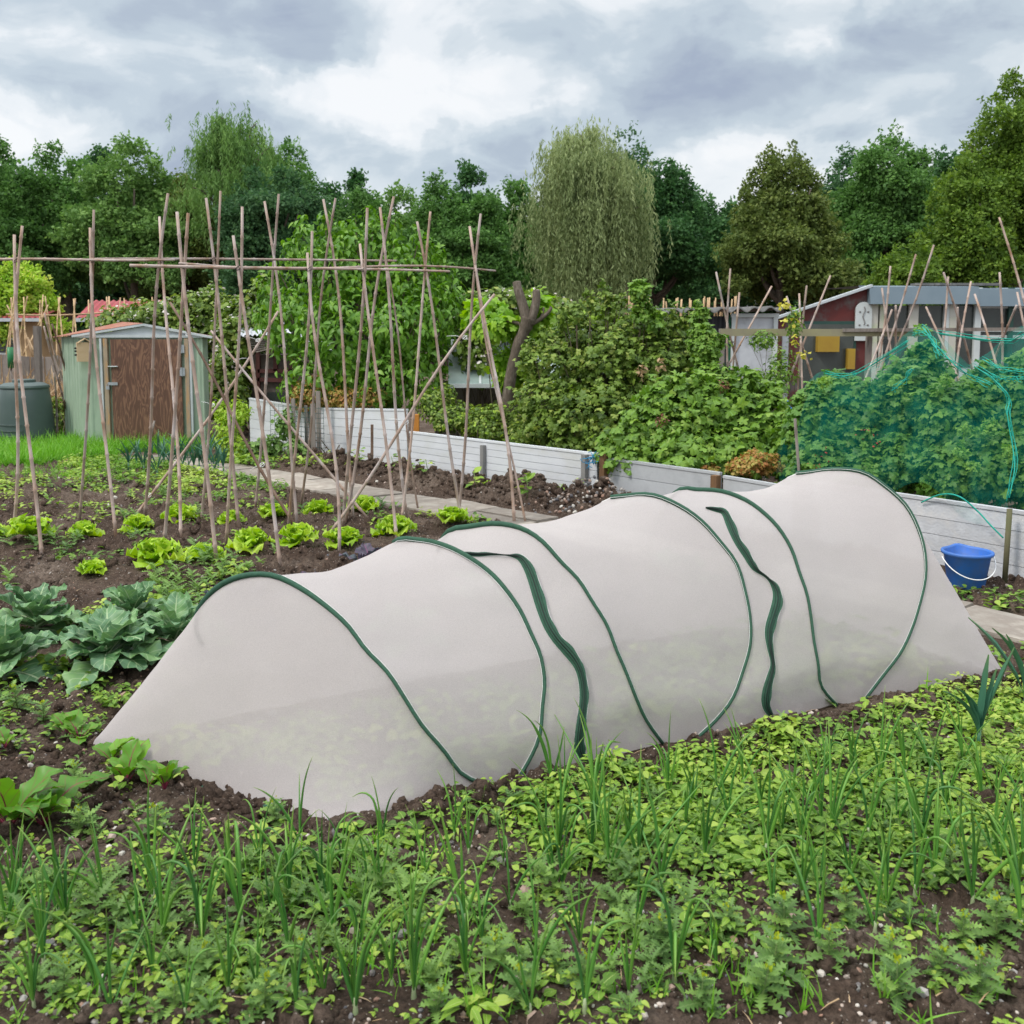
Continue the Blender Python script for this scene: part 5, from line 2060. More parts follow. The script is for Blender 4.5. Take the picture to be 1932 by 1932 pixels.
# blue bucket
c = G(1822, 1112)
bk_ = thing('bucket', 'blue plastic bucket with a white handle standing by the block board fence', 'bucket', tuple(float(t) for t in c))
b = B()
sd = 40
an = np.linspace(0, 2 * math.pi, sd, endpoint=False)
prof = [(0, .0), (.112, .0), (.118, .008), (.15, .215), (.165, .222), (.170, .232), (.168, .243), (.152, .243), (.146, .232), (.108, .02), (0, .016)]
V, F = [], []
for (r_, z_) in prof:
    for a in an:
        sp_ = max(0, math.cos(a - 1.45)) ** 24 * (.03 if z_ > .2 else .0)
        V.append((c[0] + .88 * (r_ + sp_) * math.cos(a), c[1] + .88 * (r_ + sp_) * math.sin(a), .95 * z_ + c[2] + sp_ * .3 + .01))
for i in range(len(prof) - 1):
    for j in range(sd):
        k = (j + 1) % sd
        F.append((i * sd + j, i * sd + k, (i + 1) * sd + k, (i + 1) * sd + j))
b.add(V, F)
b.build('bucket_body', M_BLUE2, bk_)
b = B()
hp = []
for t in np.linspace(0, 1, 22):
    a = rad(-178) + t * rad(176)
    hp.append((c[0] + .157 * math.cos(a), c[1] + .152 * math.sin(a) - .002, .208 - .110 * math.sin(math.pi * t)))
b.tube(hp, .0034, 7)
b.build('handle', M_TIEW, bk_)

# ------------------------------------------------------------------ shrubs
def shrub(name, label, cat, base, blobs, n, size, tpl, mat, r0=.016, nst=14, shell=.5, droop=.5, extra=None, group=None, up=.6, jit=.18, stem=None, out=.7):
    t = thing(name, label, cat, (float(base[0]), float(base[1]), 0), group=group)
    b = B()
    stems(b, base, blobs, nst, r0)
    b.build('stems', stem or M_TWIG, t)
    b = B()
    foliage(b, blobs, n, size, tpl, shell, droop, up, jit, out=out)
    b.build('foliage', mat, t)
    for (nm, bl2, n2, s2, tp2, m2) in (extra or []):
        if nm in ('flowers', 'yellow_tips', 'red_berries'):
            b = B()
            foliage(b, bl2, n2, s2, tp2, .9, .1, .6, .3)
            b.build(nm, m2, t)['kind'] = 'stuff'
            continue
        for q2 in bl2:
            b = B()
            foliage(b, [q2], max(6, n2 // len(bl2)), s2, tp2, .6, .1, .6, .1)
            b.build(nm, m2, t)
    return t


def blob(u, v, Y, ru, rv, ry=None):
    P = AT(u, v, Y)
    return (P[0], P[1], P[2], ru / FPX * Y, (ry or ru / FPX * Y), rv / FPX * Y)


# tall leafy bush left of centre
bl = [blob(*q) for q in [(640, 520, 13.0, 80, 75), (700, 480, 13.2, 60, 60), (590, 470, 13.3, 50, 50), (760, 520, 13.2, 75, 60), (560, 610, 12.8, 75, 70), (660, 630, 12.4, 90, 80),
                         (760, 620, 12.6, 80, 80), (820, 600, 13.0, 55, 70), (610, 720, 12.4, 80, 70), (720, 720, 12.3, 80, 70), (800, 700, 12.8, 55, 65), (520, 560, 13.4, 40, 60),
                         (800, 480, 13.4, 30, 40), (718, 440, 13.4, 26, 34), (640, 440, 13.5, 24, 26), (850, 560, 13.4, 30, 40)]]
bl += [blob(u_, v_, 13.2, 13, 24) for (u_, v_) in [(570, 425), (612, 418), (665, 428), (700, 412), (745, 425), (790, 445), (830, 480), (845, 515), (545, 470), (520, 510), (500, 560), (495, 600), (868, 560), (878, 600)]]
shrub('leafy_bush', 'tall bright green bush with drooping leaves behind the cane frames', 'bush', G(680, 850), bl, 9500, .108, T_OVL, L_BUSHB, .025, 26, .5, .75, jit=.32)
bl = [blob(*q) for q in [(590, 745, 12.2, 45, 35), (650, 752, 12.1, 40, 26), (700, 748, 12.1, 35, 26)]]
shrub('yellowing_bush', 'yellow green shrub with orange young leaves behind the taller white fence', 'bush', G(640, 868), bl, 3200, .04, T_OV, L_ORANGE, .008, 10)
# brambles behind the shed
for (qs, lab, n_) in [([(240, 610, 16, 60, 30), (300, 600, 16, 60, 34), (360, 590, 16.2, 55, 40), (400, 570, 16.2, 30, 30), (420, 610, 16, 50, 45), (200, 615, 16, 30, 14), (350, 640, 16, 60, 50)],
                       'flowering bramble thicket rising behind the green shed', 6500),
                      ([(470, 600, 15.4, 50, 45), (500, 560, 15.5, 28, 45), (440, 650, 15, 40, 60), (430, 740, 14.6, 45, 70), (470, 700, 15.6, 40, 60)], 'white flowered bramble between the shed and the tall leafy bush', 5500),
                      ([(900, 590, 13.4, 45, 40), (950, 570, 13.6, 55, 28), (1010, 572, 13.6, 50, 24), (1050, 590, 13.6, 50, 26), (900, 660, 13.0, 40, 60)], 'flowering bramble topping the glazed lean-to', 5000)]:
    bl = [blob(*q) for q in qs]
    shrub('bramble', lab, 'bramble', (bl[0][0], bl[0][1], 0), bl, n_, .085, T_OVR, L_GOOS, .012, 22, .5, .4, jit=.35,
          extra=[('flowers', bl, 420, .05, T_LOB3, L_FLOW)], group='brambles behind the plot')
# vine on the pruned tree
bl = [blob(*q) for q in [(915, 590, 11.6, 40, 26), (940, 612, 11.4, 45, 22), (1015, 588, 11.4, 24, 34), (1000, 630, 11.5, 30, 22), (965, 690, 11.6, 40, 40), (1030, 640, 11.6, 30, 20)]]
shrub('vine', 'yellow green vine leaves hanging round the pruned trunk', 'vine', G(965, 875), bl, 900, .15, T_LOB, L_VINE, .012, 8, .4, .5, jit=.3)
# pruned tree
pt = thing('pruned_tree', 'bare pollarded tree trunk leaning among vine leaves', 'tree', tuple(G(958, 880)))
b = B()
Yp = 11.2


def smooth_path(pts, n=24):
    P = np.array(pts, float)
    t = np.linspace(0, len(P) - 1, n)
    out_ = []
    for q_ in t:
        i = min(int(q_), len(P) - 2)
        f = q_ - i
        p0, p1, p2, p3 = P[max(i - 1, 0)], P[i], P[i + 1], P[min(i + 2, len(P) - 1)]
        out_.append(.5 * ((2 * p1) + (-p0 + p2) * f + (2 * p0 - 5 * p1 + 4 * p2 - p3) * f * f + (-p0 + 3 * p1 - 3 * p2 + p3) * f ** 3))
    return np.array(out_)


tp_ = smooth_path([AT(958, 872, Yp), AT(958, 780, Yp), AT(962, 720, Yp), AT(975, 660, Yp), AT(990, 622, Yp), AT(997, 600, Yp)], 26)
rr_ = np.interp(np.linspace(0, 1, 26), [0, .4, .8, 1], [.075, .070, .066, .085]) * (1 + .07 * R.normal(size=26))
b.tube(tp_, rr_, 12)
b.build('trunk', M_BARK, pt)
for (path, r0, r1) in [([(995, 612), (988, 580), (978, 548), (975, 532)], .065, .048), ([(998, 612), (1008, 585), (1012, 565), (1012, 548)], .06, .045),
                       ([(995, 612), (1015, 605), (1034, 590), (1040, 580)], .03, .018), ([(990, 615), (965, 606), (950, 605)], .025, .015), ([(1000, 615), (1020, 600), (1026, 580)], .022, .012)]:
    b = B()
    P = smooth_path([AT(u, v, Yp + .02 * i) for i, (u, v) in enumerate(path)], 12)
    b.tube(P, np.linspace(r0, r1, 12), 9)
    b.build('limb', M_BARK, pt)

# gooseberry and currant bushes in the centre
bl = [blob(*q) for q in [(1060, 700, 10.6, 70, 60), (1100, 640, 10.8, 60, 45), (1150, 690, 10.4, 80, 70), (1040, 780, 10.3, 70, 65), (1120, 790, 10.0, 80, 70), (1230, 700, 10.4, 80, 70),
                         (1290, 660, 10.6, 60, 50), (1200, 630, 10.7, 70, 40), (1130, 590, 10.9, 40, 24), (1080, 830, 10.0, 60, 50)]]
bl += [blob(u_, v_, 10.4, 9, 18 + 10 * random.random()) for (u_, v_) in [(1000, 660), (1030, 630), (1062, 600), (1090, 588), (1112, 566), (1150, 580), (1172, 572), (1240, 610), (1268, 600), (1296, 606), (1010, 700), (1140, 560)]]
shrub('gooseberry_bush', 'broad small leaved gooseberry bush with yellowish leaves in the centre', 'bush', G(1120, 905), bl, 11500, .072, T_LOB, L_GOOS, .012, 46, .5, .3, jit=.5,
      extra=[('yellow_flower_head', [blob(1125, 600, 10.8, 30, 14), blob(1180, 615, 10.6, 20, 10)], 60, .09, T_LOB3, L_LIME), ('dry_leaf_bunch', [blob(1245, 690, 9.7, 7, 10), blob(1210, 700, 9.8, 6, 16)], 40, .05, T_OV, M_STRAW)])
bl = [blob(*q) for q in [(1205, 545, 10.2, 18, 20), (1212, 580, 10.2, 16, 26), (1235, 600, 10.2, 14, 20)]]
shrub('currant_shoot', 'single tall currant shoot sticking up above the gooseberry bush', 'shrub shoot', (bl[0][0], 10.2, 0), bl, 230, .085, T_LOB, L_CURR, .012, 5, .3, .3)
bl = [blob(*q) for q in [(1320, 592, 10.0, 13, 24), (1330, 650, 9.9, 30, 40), (1345, 715, 9.8, 40, 34), (1395, 735, 9.9, 34, 18)]]
shrub('currant_bush', 'taller currant bush before the black tin shed', 'bush', (bl[1][0], 9.9, 0), bl, 2000, .07, T_LOB, L_CURR, .012, 12, .4, .3, jit=.3)
bl = [blob(*q) for q in [(1200, 830, 8.9, 60, 50), (1260, 790, 9.0, 70, 60), (1330, 780, 9.0, 70, 60), (1400, 790, 8.9, 60, 60), (1450, 820, 8.7, 45, 60), (1300, 850, 8.7, 80, 38), (1400, 850, 8.6, 65, 45), (1180, 860, 8.8, 45, 30), (1420, 750, 9.1, 50, 35), (1485, 850, 8.3, 26, 60)]]
bl += [blob(u_, v_, 8.9, 14, 20) for (u_, v_) in [(1230, 748), (1280, 730), (1320, 722), (1370, 728), (1412, 712), (1455, 740), (1240, 885), (1330, 882), (1180, 880)]]
shrub('blackcurrant_bush', 'bright broad leaved blackcurrant bush overhanging the grey metal fence', 'bush', G(1310, 930), bl, 6400, .098, T_LOB, L_CURR, .014, 24, .5, .45, jit=.38,
      extra=[('dry_seed_bunch', [blob(1248, 792, 8.3, 12, 12), blob(1365, 728, 8.8, 10, 12)], 170, .03, T_TRI, leafmat('brown_seed', [(.16, .05, .03), (.24, .10, .06)], tl=0))])
bl = [blob(*q) for q in [(1428, 872, 8.0, 42, 22), (1400, 880, 8.0, 30, 14), (1340, 888, 8.3, 22, 12)]]
shrub('turning_shrub', 'small shrub with yellow and orange leaves spilling over the metal fence', 'shrub', G(1428, 930), bl, 2000, .035, T_LOB3, L_ORANGE, .006, 8, .4, .4, jit=.3)
bl = [blob(*q) for q in [(860, 790, 11.4, 60, 28), (930, 800, 11.0, 60, 36), (1000, 820, 10.6, 50, 30), (820, 760, 11.6, 40, 26), (840, 745, 11.8, 20, 18)]]
shrub('low_shrub', 'low mixed shrub with yellow leaf tips behind the long white fence', 'shrub', G(900, 890), bl, 5600, .05, T_OV, L_GOOS, .008, 22, .4, .3, jit=.3,
      extra=[('yellow_tips', bl, 420, .045, T_OV, L_LIME)])
bl = [blob(*q) for q in [(1470, 700, 11, 30, 50), (1430, 720, 11.2, 30, 24), (1500, 610, 11, 14, 40), (1440, 640, 11.2, 30, 20)]]
shrub('fennel', 'wispy yellow flowered herb before the red glasshouse wall', 'herb', (bl[0][0], 11, 0), bl, 1500, .05, T_OVL, L_CURR, .006, 14, .3, .2,
      extra=[('yellow_flower_head', [blob(1490, 600, 10.9, 14, 16), blob(1520, 670, 10.9, 12, 8), blob(1500, 640, 10.9, 10, 12), blob(1478, 575, 10.9, 8, 8)], 48, .05, T_LOB3, L_YFLOW)], jit=.4)
# bright yellow green plant beside the shed and greens round the wire
bl = [blob(*q) for q in [(430, 810, 12.2, 28, 32), (450, 780, 12.2, 24, 28), (418, 770, 12.3, 18, 22), (440, 840, 12.1, 30, 20)]]
shrub('golden_shrub', 'golden green feathery shrub at the right corner of the green shed', 'shrub', G(435, 862), bl, 1500, .055, T_OVL, L_LIME, .006, 10, .3, .1, jit=.3)
bl = [blob(*q) for q in [(510, 845, 11.6, 28, 26), (560, 850, 11.4, 28, 24), (540, 800, 11.5, 20, 30), (480, 850, 11.6, 25, 18)]]
shrub('tomato_plants', 'straggly green plants climbing at the foot of the wire mesh', 'plants', G(530, 872), bl, 1500, .055, T_OVR, L_WEED2, .005, 12, .3, .3, jit=.3)
bl = [blob(*q) for q in [(112, 790, 14.6, 26, 40), (135, 800, 14.6, 20, 30), (5, 760, 14.9, 20, 30)]]
shrub('ivy_bush', 'dark leafy bush filling the gap between compost bin and shed', 'bush', G(120, 832), bl, 1700, .06, T_OVR, L_GOOS, .008, 8)

# ------------------------------------------------------------------ netted bushes
bl = [blob(*q) for q in [(1545, 800, 7.3, 45, 70), (1590, 770, 7.4, 55, 75), (1640, 790, 7.2, 60, 80), (1700, 760, 7.4, 60, 90), (1560, 880, 7.0, 50, 50), (1640, 900, 6.9, 60, 50), (1745, 700, 7.6, 35, 70),
                         (1720, 880, 6.8, 60, 60), (1790, 800, 7.0, 60, 90), (1860, 760, 7.2, 60, 80), (1800, 900, 6.6, 60, 60), (1880, 880, 6.5, 60, 70), (1930, 760, 6.9, 60, 100), (1970, 880, 6.3, 60, 90), (2040, 800, 6.5, 80, 110), (2120, 850, 6.3, 80, 110)]]
bl = [(q[0] * 1.03, q[1] + (.42 if q[0] < 3.0 else .2), q[2] * 1.0 - .02, *q[3:]) for q in bl]
shrub('netted_currant_bushes', 'tall dark currant bushes under the teal net', 'bush', G(1700, 975), bl, 21000, .075, T_LOB, L_NETB, .012, 50, .45, .4, jit=.25,
      extra=[('young_top', [blob(u, v, Y, 12, 9) for (u, v, Y) in [(1820, 808, 6.6), (1850, 812, 6.6), (1812, 855, 6.5), (1870, 800, 6.6), (1835, 880, 6.4), (1905, 850, 6.4), (1555, 720, 7.3), (1690, 720, 7.2), (1780, 715, 7.0), (1740, 622, 7.5)]], 300, .04, T_LOB, L_LIME2),
             ('red_berries', [blob(1552, 860, 6.8, 24, 26), blob(1640, 820, 6.8, 30, 20)], 26, .016, T_LOB3, L_BERRY)])


def net():
    root = thing('bird_net', 'teal green bird netting draped over the tall currant bushes', 'net', (3.4, 7, 0))
    ridge = [(1468, 900), (1490, 850), (1512, 770), (1552, 700), (1610, 704), (1680, 680), (1720, 630), (1742, 612), (1775, 640), (1830, 690), (1880, 660), (1932, 615), (2000, 640), (2080, 690), (2160, 800)]
    ru, rv = zip(*ridge)
    nu, nt = 120, 60
    us_ = np.linspace(1470, 2150, nu)
    rows = np.zeros((nt, nu, 3))
    for i, u in enumerate(us_):
        v = np.interp(u, ru, rv)
        f = (u - 1470) / 680
        Yr = 7.75 - .75 * f
        Rg = AT(u, v, Yr)
        # fence line at this x: hem hangs on the front side
        x = Rg[0]
        yf = np.interp(x * .93, [2.2, 3.06, 4.6], [7.15, 6.0, 3.95]) + .07
        yf = max(yf, Yr - 1.3)
        hem = .46 + .12 * math.sin(u * .03) - (.42 if u > 1885 else 0) - (.1 if u < 1500 else 0)
        hem = min(hem, Rg[2] - .05)
        for j in range(nt):
            t = j / (nt - 1)
            if t < .25:                       # back drape
                s = t / .25
                rows[j, i] = (x, Yr + .9 * (1 - s), Rg[2] - .5 * (1 - s) ** 1.5)
            else:
                s = (t - .25) / .75
                yy = Yr + (yf - Yr) * (s ** .62)
                zz = hem + (Rg[2] - hem) * (1 - s ** 1.7)
                xx = x * (yy / Yr) ** .85
                rows[j, i] = (xx, yy, zz)
    X, Z = rows[:, :, 0], rows[:, :, 2]
    rows[:, :, 1] += .10 * fbm(X * 2.2, Z * 3, 3, 90)
    rows[1:-1, :, 2] += .05 * fbm(X * 4, rows[:, :, 1] * 3, 3, 95)[1:-1]
    b = B()
    b.grid(rows, np.zeros(rows.shape))
    b.build('netting', M_NET, root)
    tree_ = BVHTree.FromPolygons([Vector(p) for p in rows.reshape(-1, 3)], [(j * nu + i, j * nu + i + 1, (j + 1) * nu + i + 1, (j + 1) * nu + i) for j in range(15, nt - 1) for i in range(nu - 1)])
    c4 = lambda x, y: (1403.8 + x / 3.657, 452.8 + y / 3.657)
    lines = [[(1230, 600), (1340, 740), (1500, 900), (1700, 1000)], [(1520, 820), (1600, 880), (1700, 940), (1760, 1000), (1820, 1060), (1840, 1120), (1810, 1180), (1850, 1400), (1870, 1560), (1850, 1680), (1830, 1780)],
             [(1160, 660), (1230, 640), (1300, 700), (1350, 800)], [(1500, 720), (1640, 820), (1780, 890), (1930, 910)], [(560, 920), (700, 940), (860, 890), (1000, 820), (1130, 700)], [(1330, 640), (1500, 680), (1640, 760), (1750, 740), (1930, 650)],
             [(1700, 940), (1800, 960), (1930, 960)], [(1020, 1040), (1100, 980), (1160, 900)]]
    o3 = Vector((0, 0, CAMH))
    b = B()
    for ln in lines:
        P = []
        sp_ = smooth_path([np.array([*c4(*q), 0]) for q in ln], 24)
        for q in sp_:
            d = Vector(ray(q[0], q[1])).normalized()
            h = tree_.ray_cast(o3, d)
            if h[0] is not None:
                P.append(np.array(h[0] - d * .01))
        if len(P) > 3:
            P = np.array(P)
            P[1:-1] = (P[:-2] + P[1:-1] * 2 + P[2:]) / 4
            b.tube(P, .004, 5)
            for k in range(3):
                b.tube(P + np.c_[np.sin(np.arange(len(P)) * .5 + k) * .02, np.zeros(len(P)), np.cos(np.arange(len(P)) * .43 + 2 * k) * .02], .0025, 4)
    # loose hem rope hanging in an arch near the bucket
    P = smooth_path([AT(1738, 948, 6.35), AT(1775, 933, 6.2), AT(1810, 937, 6.0), AT(1845, 965, 5.95), AT(1868, 990, 5.9), AT(1893, 1015, 5.85)], 30)
    b.tube(P, .005, 6)
    b.build('gathered_strands', M_NETROPE, root)
    b = B()
    b.tube([AT(1505, 775, 7.3) * np.array([1, 1, 0]) + np.array([0, -.25, 0]), AT(1500, 790, 7.0)], .011, 8)
    b.build('support_pole', M_GREYWOOD, root)
    b = B()
    A = G(1895, 1106)
    b.tube([A, AT(1905, 960, A[1] + .02)], .017, 8)
    b.build('support_pole', pmat('mossy_pole', (.10, .11, .05), (.14, .12, .07), 8, .9), root)


net()

# ------------------------------------------------------------------ fleece tunnel
HOOPS = {
    'A': (1, [(-.04, 0, .01), (-.14, .01, .07), (-.2, .03, .16), (-.26, .07, .24), (-.3, .12, .32), (-.34, .19, .4), (-.39, .27, .46), (-.43, .35, .53), (-.49, .44, .59), (-.56, .54, .64), (-.64, .63, .67), (-.74, .72, .65), (-.82, .81, .58), (-.87, .89, .46)]),
    'B': (1, [(.06, 0, .01), (.12, .01, .08), (.16, .02, .15), (.19, .06, .23), (.22, .1, .3), (.23, .15, .38), (.22, .21, .45), (.21, .28, .52), (.18, .35, .59), (.15, .43, .64), (.09, .51, .69), (.03, .6, .72), (-.04, .68, .73), (-.12, .76, .71)]),
    'C': (2, [(-.06, 0, .01), (-.13, .01, .11), (-.17, .02, .2), (-.19, .06, .29), (-.21, .1, .37), (-.22, .15, .45), (-.25, .21, .53), (-.27, .28, .6), (-.31, .35, .66), (-.35, .43, .73), (-.4, .51, .77), (-.47, .6, .78), (-.55, .68, .76), (-.63, .76, .72)]),
    'D': (2, [(.09, 0, .0), (.19, .01, .05), (.28, .02, .12), (.36, .06, .2), (.43, .1, .29), (.47, .15, .38), (.49, .21, .48), (.5, .28, .58), (.47, .35, .66), (.43, .43, .74), (.37, .51, .8), (.29, .6, .84), (.2, .68, .83), (.11, .76, .79)]),
    'E': (3, [(-.08, 0, .01), (-.16, .01, .1), (-.17, .02, .19), (-.16, .06, .28), (-.14, .1, .36), (-.12, .15, .45), (-.11, .21, .53), (-.09, .28, .61), (-.1, .35, .69), (-.12, .43, .75), (-.16, .51, .8), (-.22, .6, .83), (-.29, .68, .83), (-.37, .76, .81)]),
    'F': (3, [(.08, 0, .01), (.19, .01, .09), (.3, .02, .17), (.41, .06, .25), (.5, .1, .34), (.59, .15, .44), (.65, .21, .54), (.68, .28, .64), (.67, .35, .74), (.62, .43, .82), (.56, .51, .88), (.47, .6, .89), (.38, .68, .87), (.29, .76, .83)])}
NT = 64


def resample(P, n):
    s = np.r_[0, np.cumsum(np.linalg.norm(np.diff(P, axis=0), axis=1))]
    t = np.linspace(0, s[-1], n)
    return np.stack([np.interp(t, s, P[:, k]) for k in range(3)], 1)


def tunnel():
    root = thing('fleece_tunnel', 'pop up grey white fleece tunnel with green hoops over the crop', 'garden tunnel', tuple(float(t) for t in TN[1]))
    Hs = {}
    for k, (i, pts) in HOOPS.items():
        L = [np.array(p, float) for p in pts]
        a, p_, z_ = L[-1]
        L += [np.array([a * .93, 1.0, z_ * .66]), np.array([a * .62, 1.09, z_ * .3]), np.array([0, 1.10, 0.0])]
        base = TN[i]
        W = np.array([base + TAX * q[0] + TPE * q[1] + np.array([0, 0, q[2]]) for q in L])
        W = smooth_path(W, 160)
        for _ in range(3):
            W[1:-1] = (W[:-2] + 2 * W[1:-1] + W[2:]) / 4
        Hs[k] = resample(W, NT)
    cover = B()
    surf = {}

    def loft(Aa, Cc, n, sag, key=None):
        t = np.linspace(0, 1, n)
        rows = []
        for q in t:
            P = Aa * (1 - q) + Cc * q
            w = math.sin(math.pi * q)
            # cloth pulls straight between hoops, sinking a little toward the axis
            P = P - np.array([0, 0, 1.0]) * (sag * w * np.clip(P[:, 2] / .6, 0, 1))[:, None]
            rows.append(P)
        X = np.stack(rows)
        wr = .007 * fbm(X[:, :, 0] * 7 + X[:, :, 1] * 3, X[:, :, 2] * 9, 3, 50)
        # tension creases running off each hoop
        jj = np.arange(NT)[None] * .55
        tt_ = np.minimum(t, 1 - t)[:, None]
        wr = wr + .010 * np.exp(-tt_ / .16) * fbm(jj + 0 * tt_, 3 * tt_ + 0 * jj, 2, 52) + .006 * fbm(jj * .35 + 9, 2.2 * tt_ + 0 * jj, 2, 53)
        X[1:-1, :, 2] += wr[1:-1]
        X[1:-1, :, 1] += wr[1:-1]
        X[:, :, 2] = np.maximum(X[:, :, 2], -.01)
        cover.grid(X, np.zeros(X.shape))
        if key:
            surf[key] = X
        return X
    for a, c, sag, n in (('A', 'B', .02, 20), ('B', 'C', .015, 20), ('C', 'D', .03, 26), ('D', 'E', .015, 20), ('E', 'F', .05, 26)):
        loft(Hs[a], Hs[c], n, sag, a + c)

    def edge(i0, i1, n0, n1, f0, f1, curve=0):
        """ground edge of an end flap, matched to the hoop samples"""
        k0, k1 = int(NT * f1), int(NT * curve)
        E = np.zeros((NT, 3))
        E[:k0] = n0
        E[k1:] = f0
        m = np.linspace(0, 1, k1 - k0)[:, None]
        E[k0:k1] = n0 * (1 - m) + f0 * m
        return E
    for k_ in ():
        pass
    far0 = TN[0] - TAX * .667 + TPE * 1.046
    far4 = TN[4] - TAX * .12 + TPE * 1.0
    E0 = edge(0, 0, TN[0] + np.array([0, 0, .005]), None, far0 + np.array([0, 0, .01]), .06, .60)
    E4 = edge(0, 0, TN[4] + np.array([0, 0, .005]), None, far4, .48, .80)
    for E in (E0, E4):
        for _ in range(2):
            E[1:-1] = (E[:-2] + E[1:-1] * 2 + E[2:]) / 4
        E[:, 2] = np.maximum(.004, hgt(E[:, 0], E[:, 1]) * .85 + .004)
    X = loft(E0, Hs['A'], 30, -.02, 'end')
    X = loft(Hs['F'], E4, 30, -.0)
    cover.build('fleece_cover', M_FLEECE, root)
    # hoops: green woven sleeves with a white seam on each side
    for k, P in Hs.items():
        i = HOOPS[k][0]
        ce = TN[i] + TPE * .55
        s = np.linspace(0, 1, NT)
        rr = .0070 + .0060 * np.exp(-((s - .52) / .2) ** 2)
        if k in 'E':
            rr *= .95
        outv = P - (ce + np.array([0, 0, .15]))
        outv /= np.linalg.norm(outv, axis=1)[:, None]
        kc = int(NT * (.66 if k == 'A' else .62))
        b = B()
        b.tube((P + outv * .004)[:kc], rr[:kc] * .9, 8)
        hp = b.build('hoop', M_BANDG, root)
        b = B()
        b.tube(P[kc - 2:], .002, 6)
        b.build('rear_rod', M_PIPEW, hp)
        T = np.gradient(P, axis=0)
        T /= np.linalg.norm(T, axis=1)[:, None]
        sd_ = np.cross(T, outv)
        sd_ /= np.linalg.norm(sd_, axis=1)[:, None]
        b = B()
        for sg in (-1,) if k in 'BDF' else (1,):
            Q = P + sd_ * sg * (rr + .0004)[:, None]
            b.tube(Q[:kc], .0008, 5)
        b.build('seam_piping', M_PIPEW, hp)
    # zips, sewn on the cover between hoops
    o3 = Vector((0, 0, CAMH))

    def bvh(X):
        nj, ni = X.shape[:2]
        return BVHTree.FromPolygons([Vector(p) for p in X.reshape(-1, 3)], [(j * ni + i, j * ni + i + 1, (j + 1) * ni + i + 1, (j + 1) * ni + i) for j in range(nj - 1) for i in range(ni - 1)])
    z1 = [(872, 1043, 3), (900, 1046, 6), (925, 1045, 4), (948, 1047, 1.5), (962, 1048, 3), (985, 1053, 10), (1003, 1085, 13), (1017, 1130, 14), (1032, 1175, 13), (1052, 1207, 13), (1078, 1235, 14), (1094, 1262, 11), (1102, 1300, 11), (1100, 1340, 11), (1094, 1385, 12), (1094, 1415, 13), (1103, 1432, 8), (1113, 1440, 3)]
    z2 = [(1331, 958, 2), (1350, 961, 7), (1368, 967, 9), (1378, 990, 11), (1392, 1022, 10), (1410, 1048, 10), (1422, 1070, 8), (1437, 1082, 4), (1450, 1092, 4), (1463, 1108, 9), (1468, 1130, 12), (1460, 1160, 12), (1451, 1190, 11), (1453, 1225, 7), (1459, 1252, 6), (1453, 1280, 9), (1445, 1315, 11), (1448, 1340, 9), (1462, 1354, 3)]
    for zz, key in ((z1, 'BC'), (z2, 'DE')):
        tr = bvh(surf[key])
        pts = smooth_path(np.array(zz, float), 90)
        C, Wd = [], []
        lastd = None
        for (u, v, w) in pts:
            d = Vector(ray(u, v)).normalized()
            h = tr.ray_cast(o3, d)
            if h[0] is None:
                n_ = tr.find_nearest(o3 + d * (lastd or 3.5))
                hp_ = n_[0]
            else:
                hp_ = h[0]
                lastd = (hp_ - o3).length
            C.append(np.array(hp_ - d * .012))
            Wd.append(w * .5 * (hp_ - o3).length / FPX * 1.5)
        C, Wd = np.array(C), np.array(Wd)
        for _ in range(4):
            C[1:-1] = (C[:-2] + 2 * C[1:-1] + C[2:]) / 4
        T = np.gradient(C, axis=0)
        T /= np.linalg.norm(T, axis=1)[:, None]
        view = np.array([0, -.85, .5])
        S = np.cross(T, view)
        S /= np.linalg.norm(S, axis=1)[:, None]
        wob = 1 + .12 * np.sin(np.arange(len(C)) * .9)
        rows = np.stack([C - S * (Wd * wob)[:, None], C - S * (Wd * .15)[:, None] + view * .004, C + S * (Wd * .15)[:, None] + view * .004, C + S * Wd[:, None]])
        b = B()
        b.grid(rows, np.zeros(rows.shape))
        zp = b.build('zip_band', M_BANDG, root)
        b = B()
        b.tube(C + view * .006, np.minimum(.0026, Wd * .4), 5)
        for sg in (-1, 1):
            b.tube(C + S * (Wd * .45 * sg)[:, None] + view * .0045, np.minimum(.0011, Wd * .3), 4)
        b.build('zip_teeth', M_ZIPT, zp)
        b = B()
        for sg in (-1, 1):
            b.tube(C + S * (Wd * sg)[:, None] * 1.02 - view * .003, .0007, 4)
        b.build('seam_piping', M_PIPEW, zp)
    # pegging strap at the near end
    for (uv0, uv1) in (((396, 1466), (425, 1474)), ((505, 1500), (545, 1512))):
        b = B()
        A, C = G(*uv0, .03) + np.array([-.01, -.05, 0]), G(*uv1, .03) + np.array([-.01, -.05, 0])
        A[2] = hz(A[0], A[1]) + .012
        C[2] = hz(C[0], C[1]) + .012
        b.tube([A, (A + C) / 2 + np.array([0, 0, .01]), C], [.008, .008, .006], 6)
        b.build('peg', M_BANDG, root)
    return Hs


HS = tunnel()


def in_tunnel(x, y, mg=0.0):
    p = np.stack([np.asarray(x, float) - TN[0][0], np.asarray(y, float) - TN[0][1]], -1)
    a = p @ TAX[:2]
    w = p @ TPE[:2]
    L = np.linalg.norm(TN[4] - TN[0])
    return (a > -.64 * np.clip(w, 0, 1.05) - mg) & (a < L + mg) & (w > -mg) & (w < 1.1 + mg)


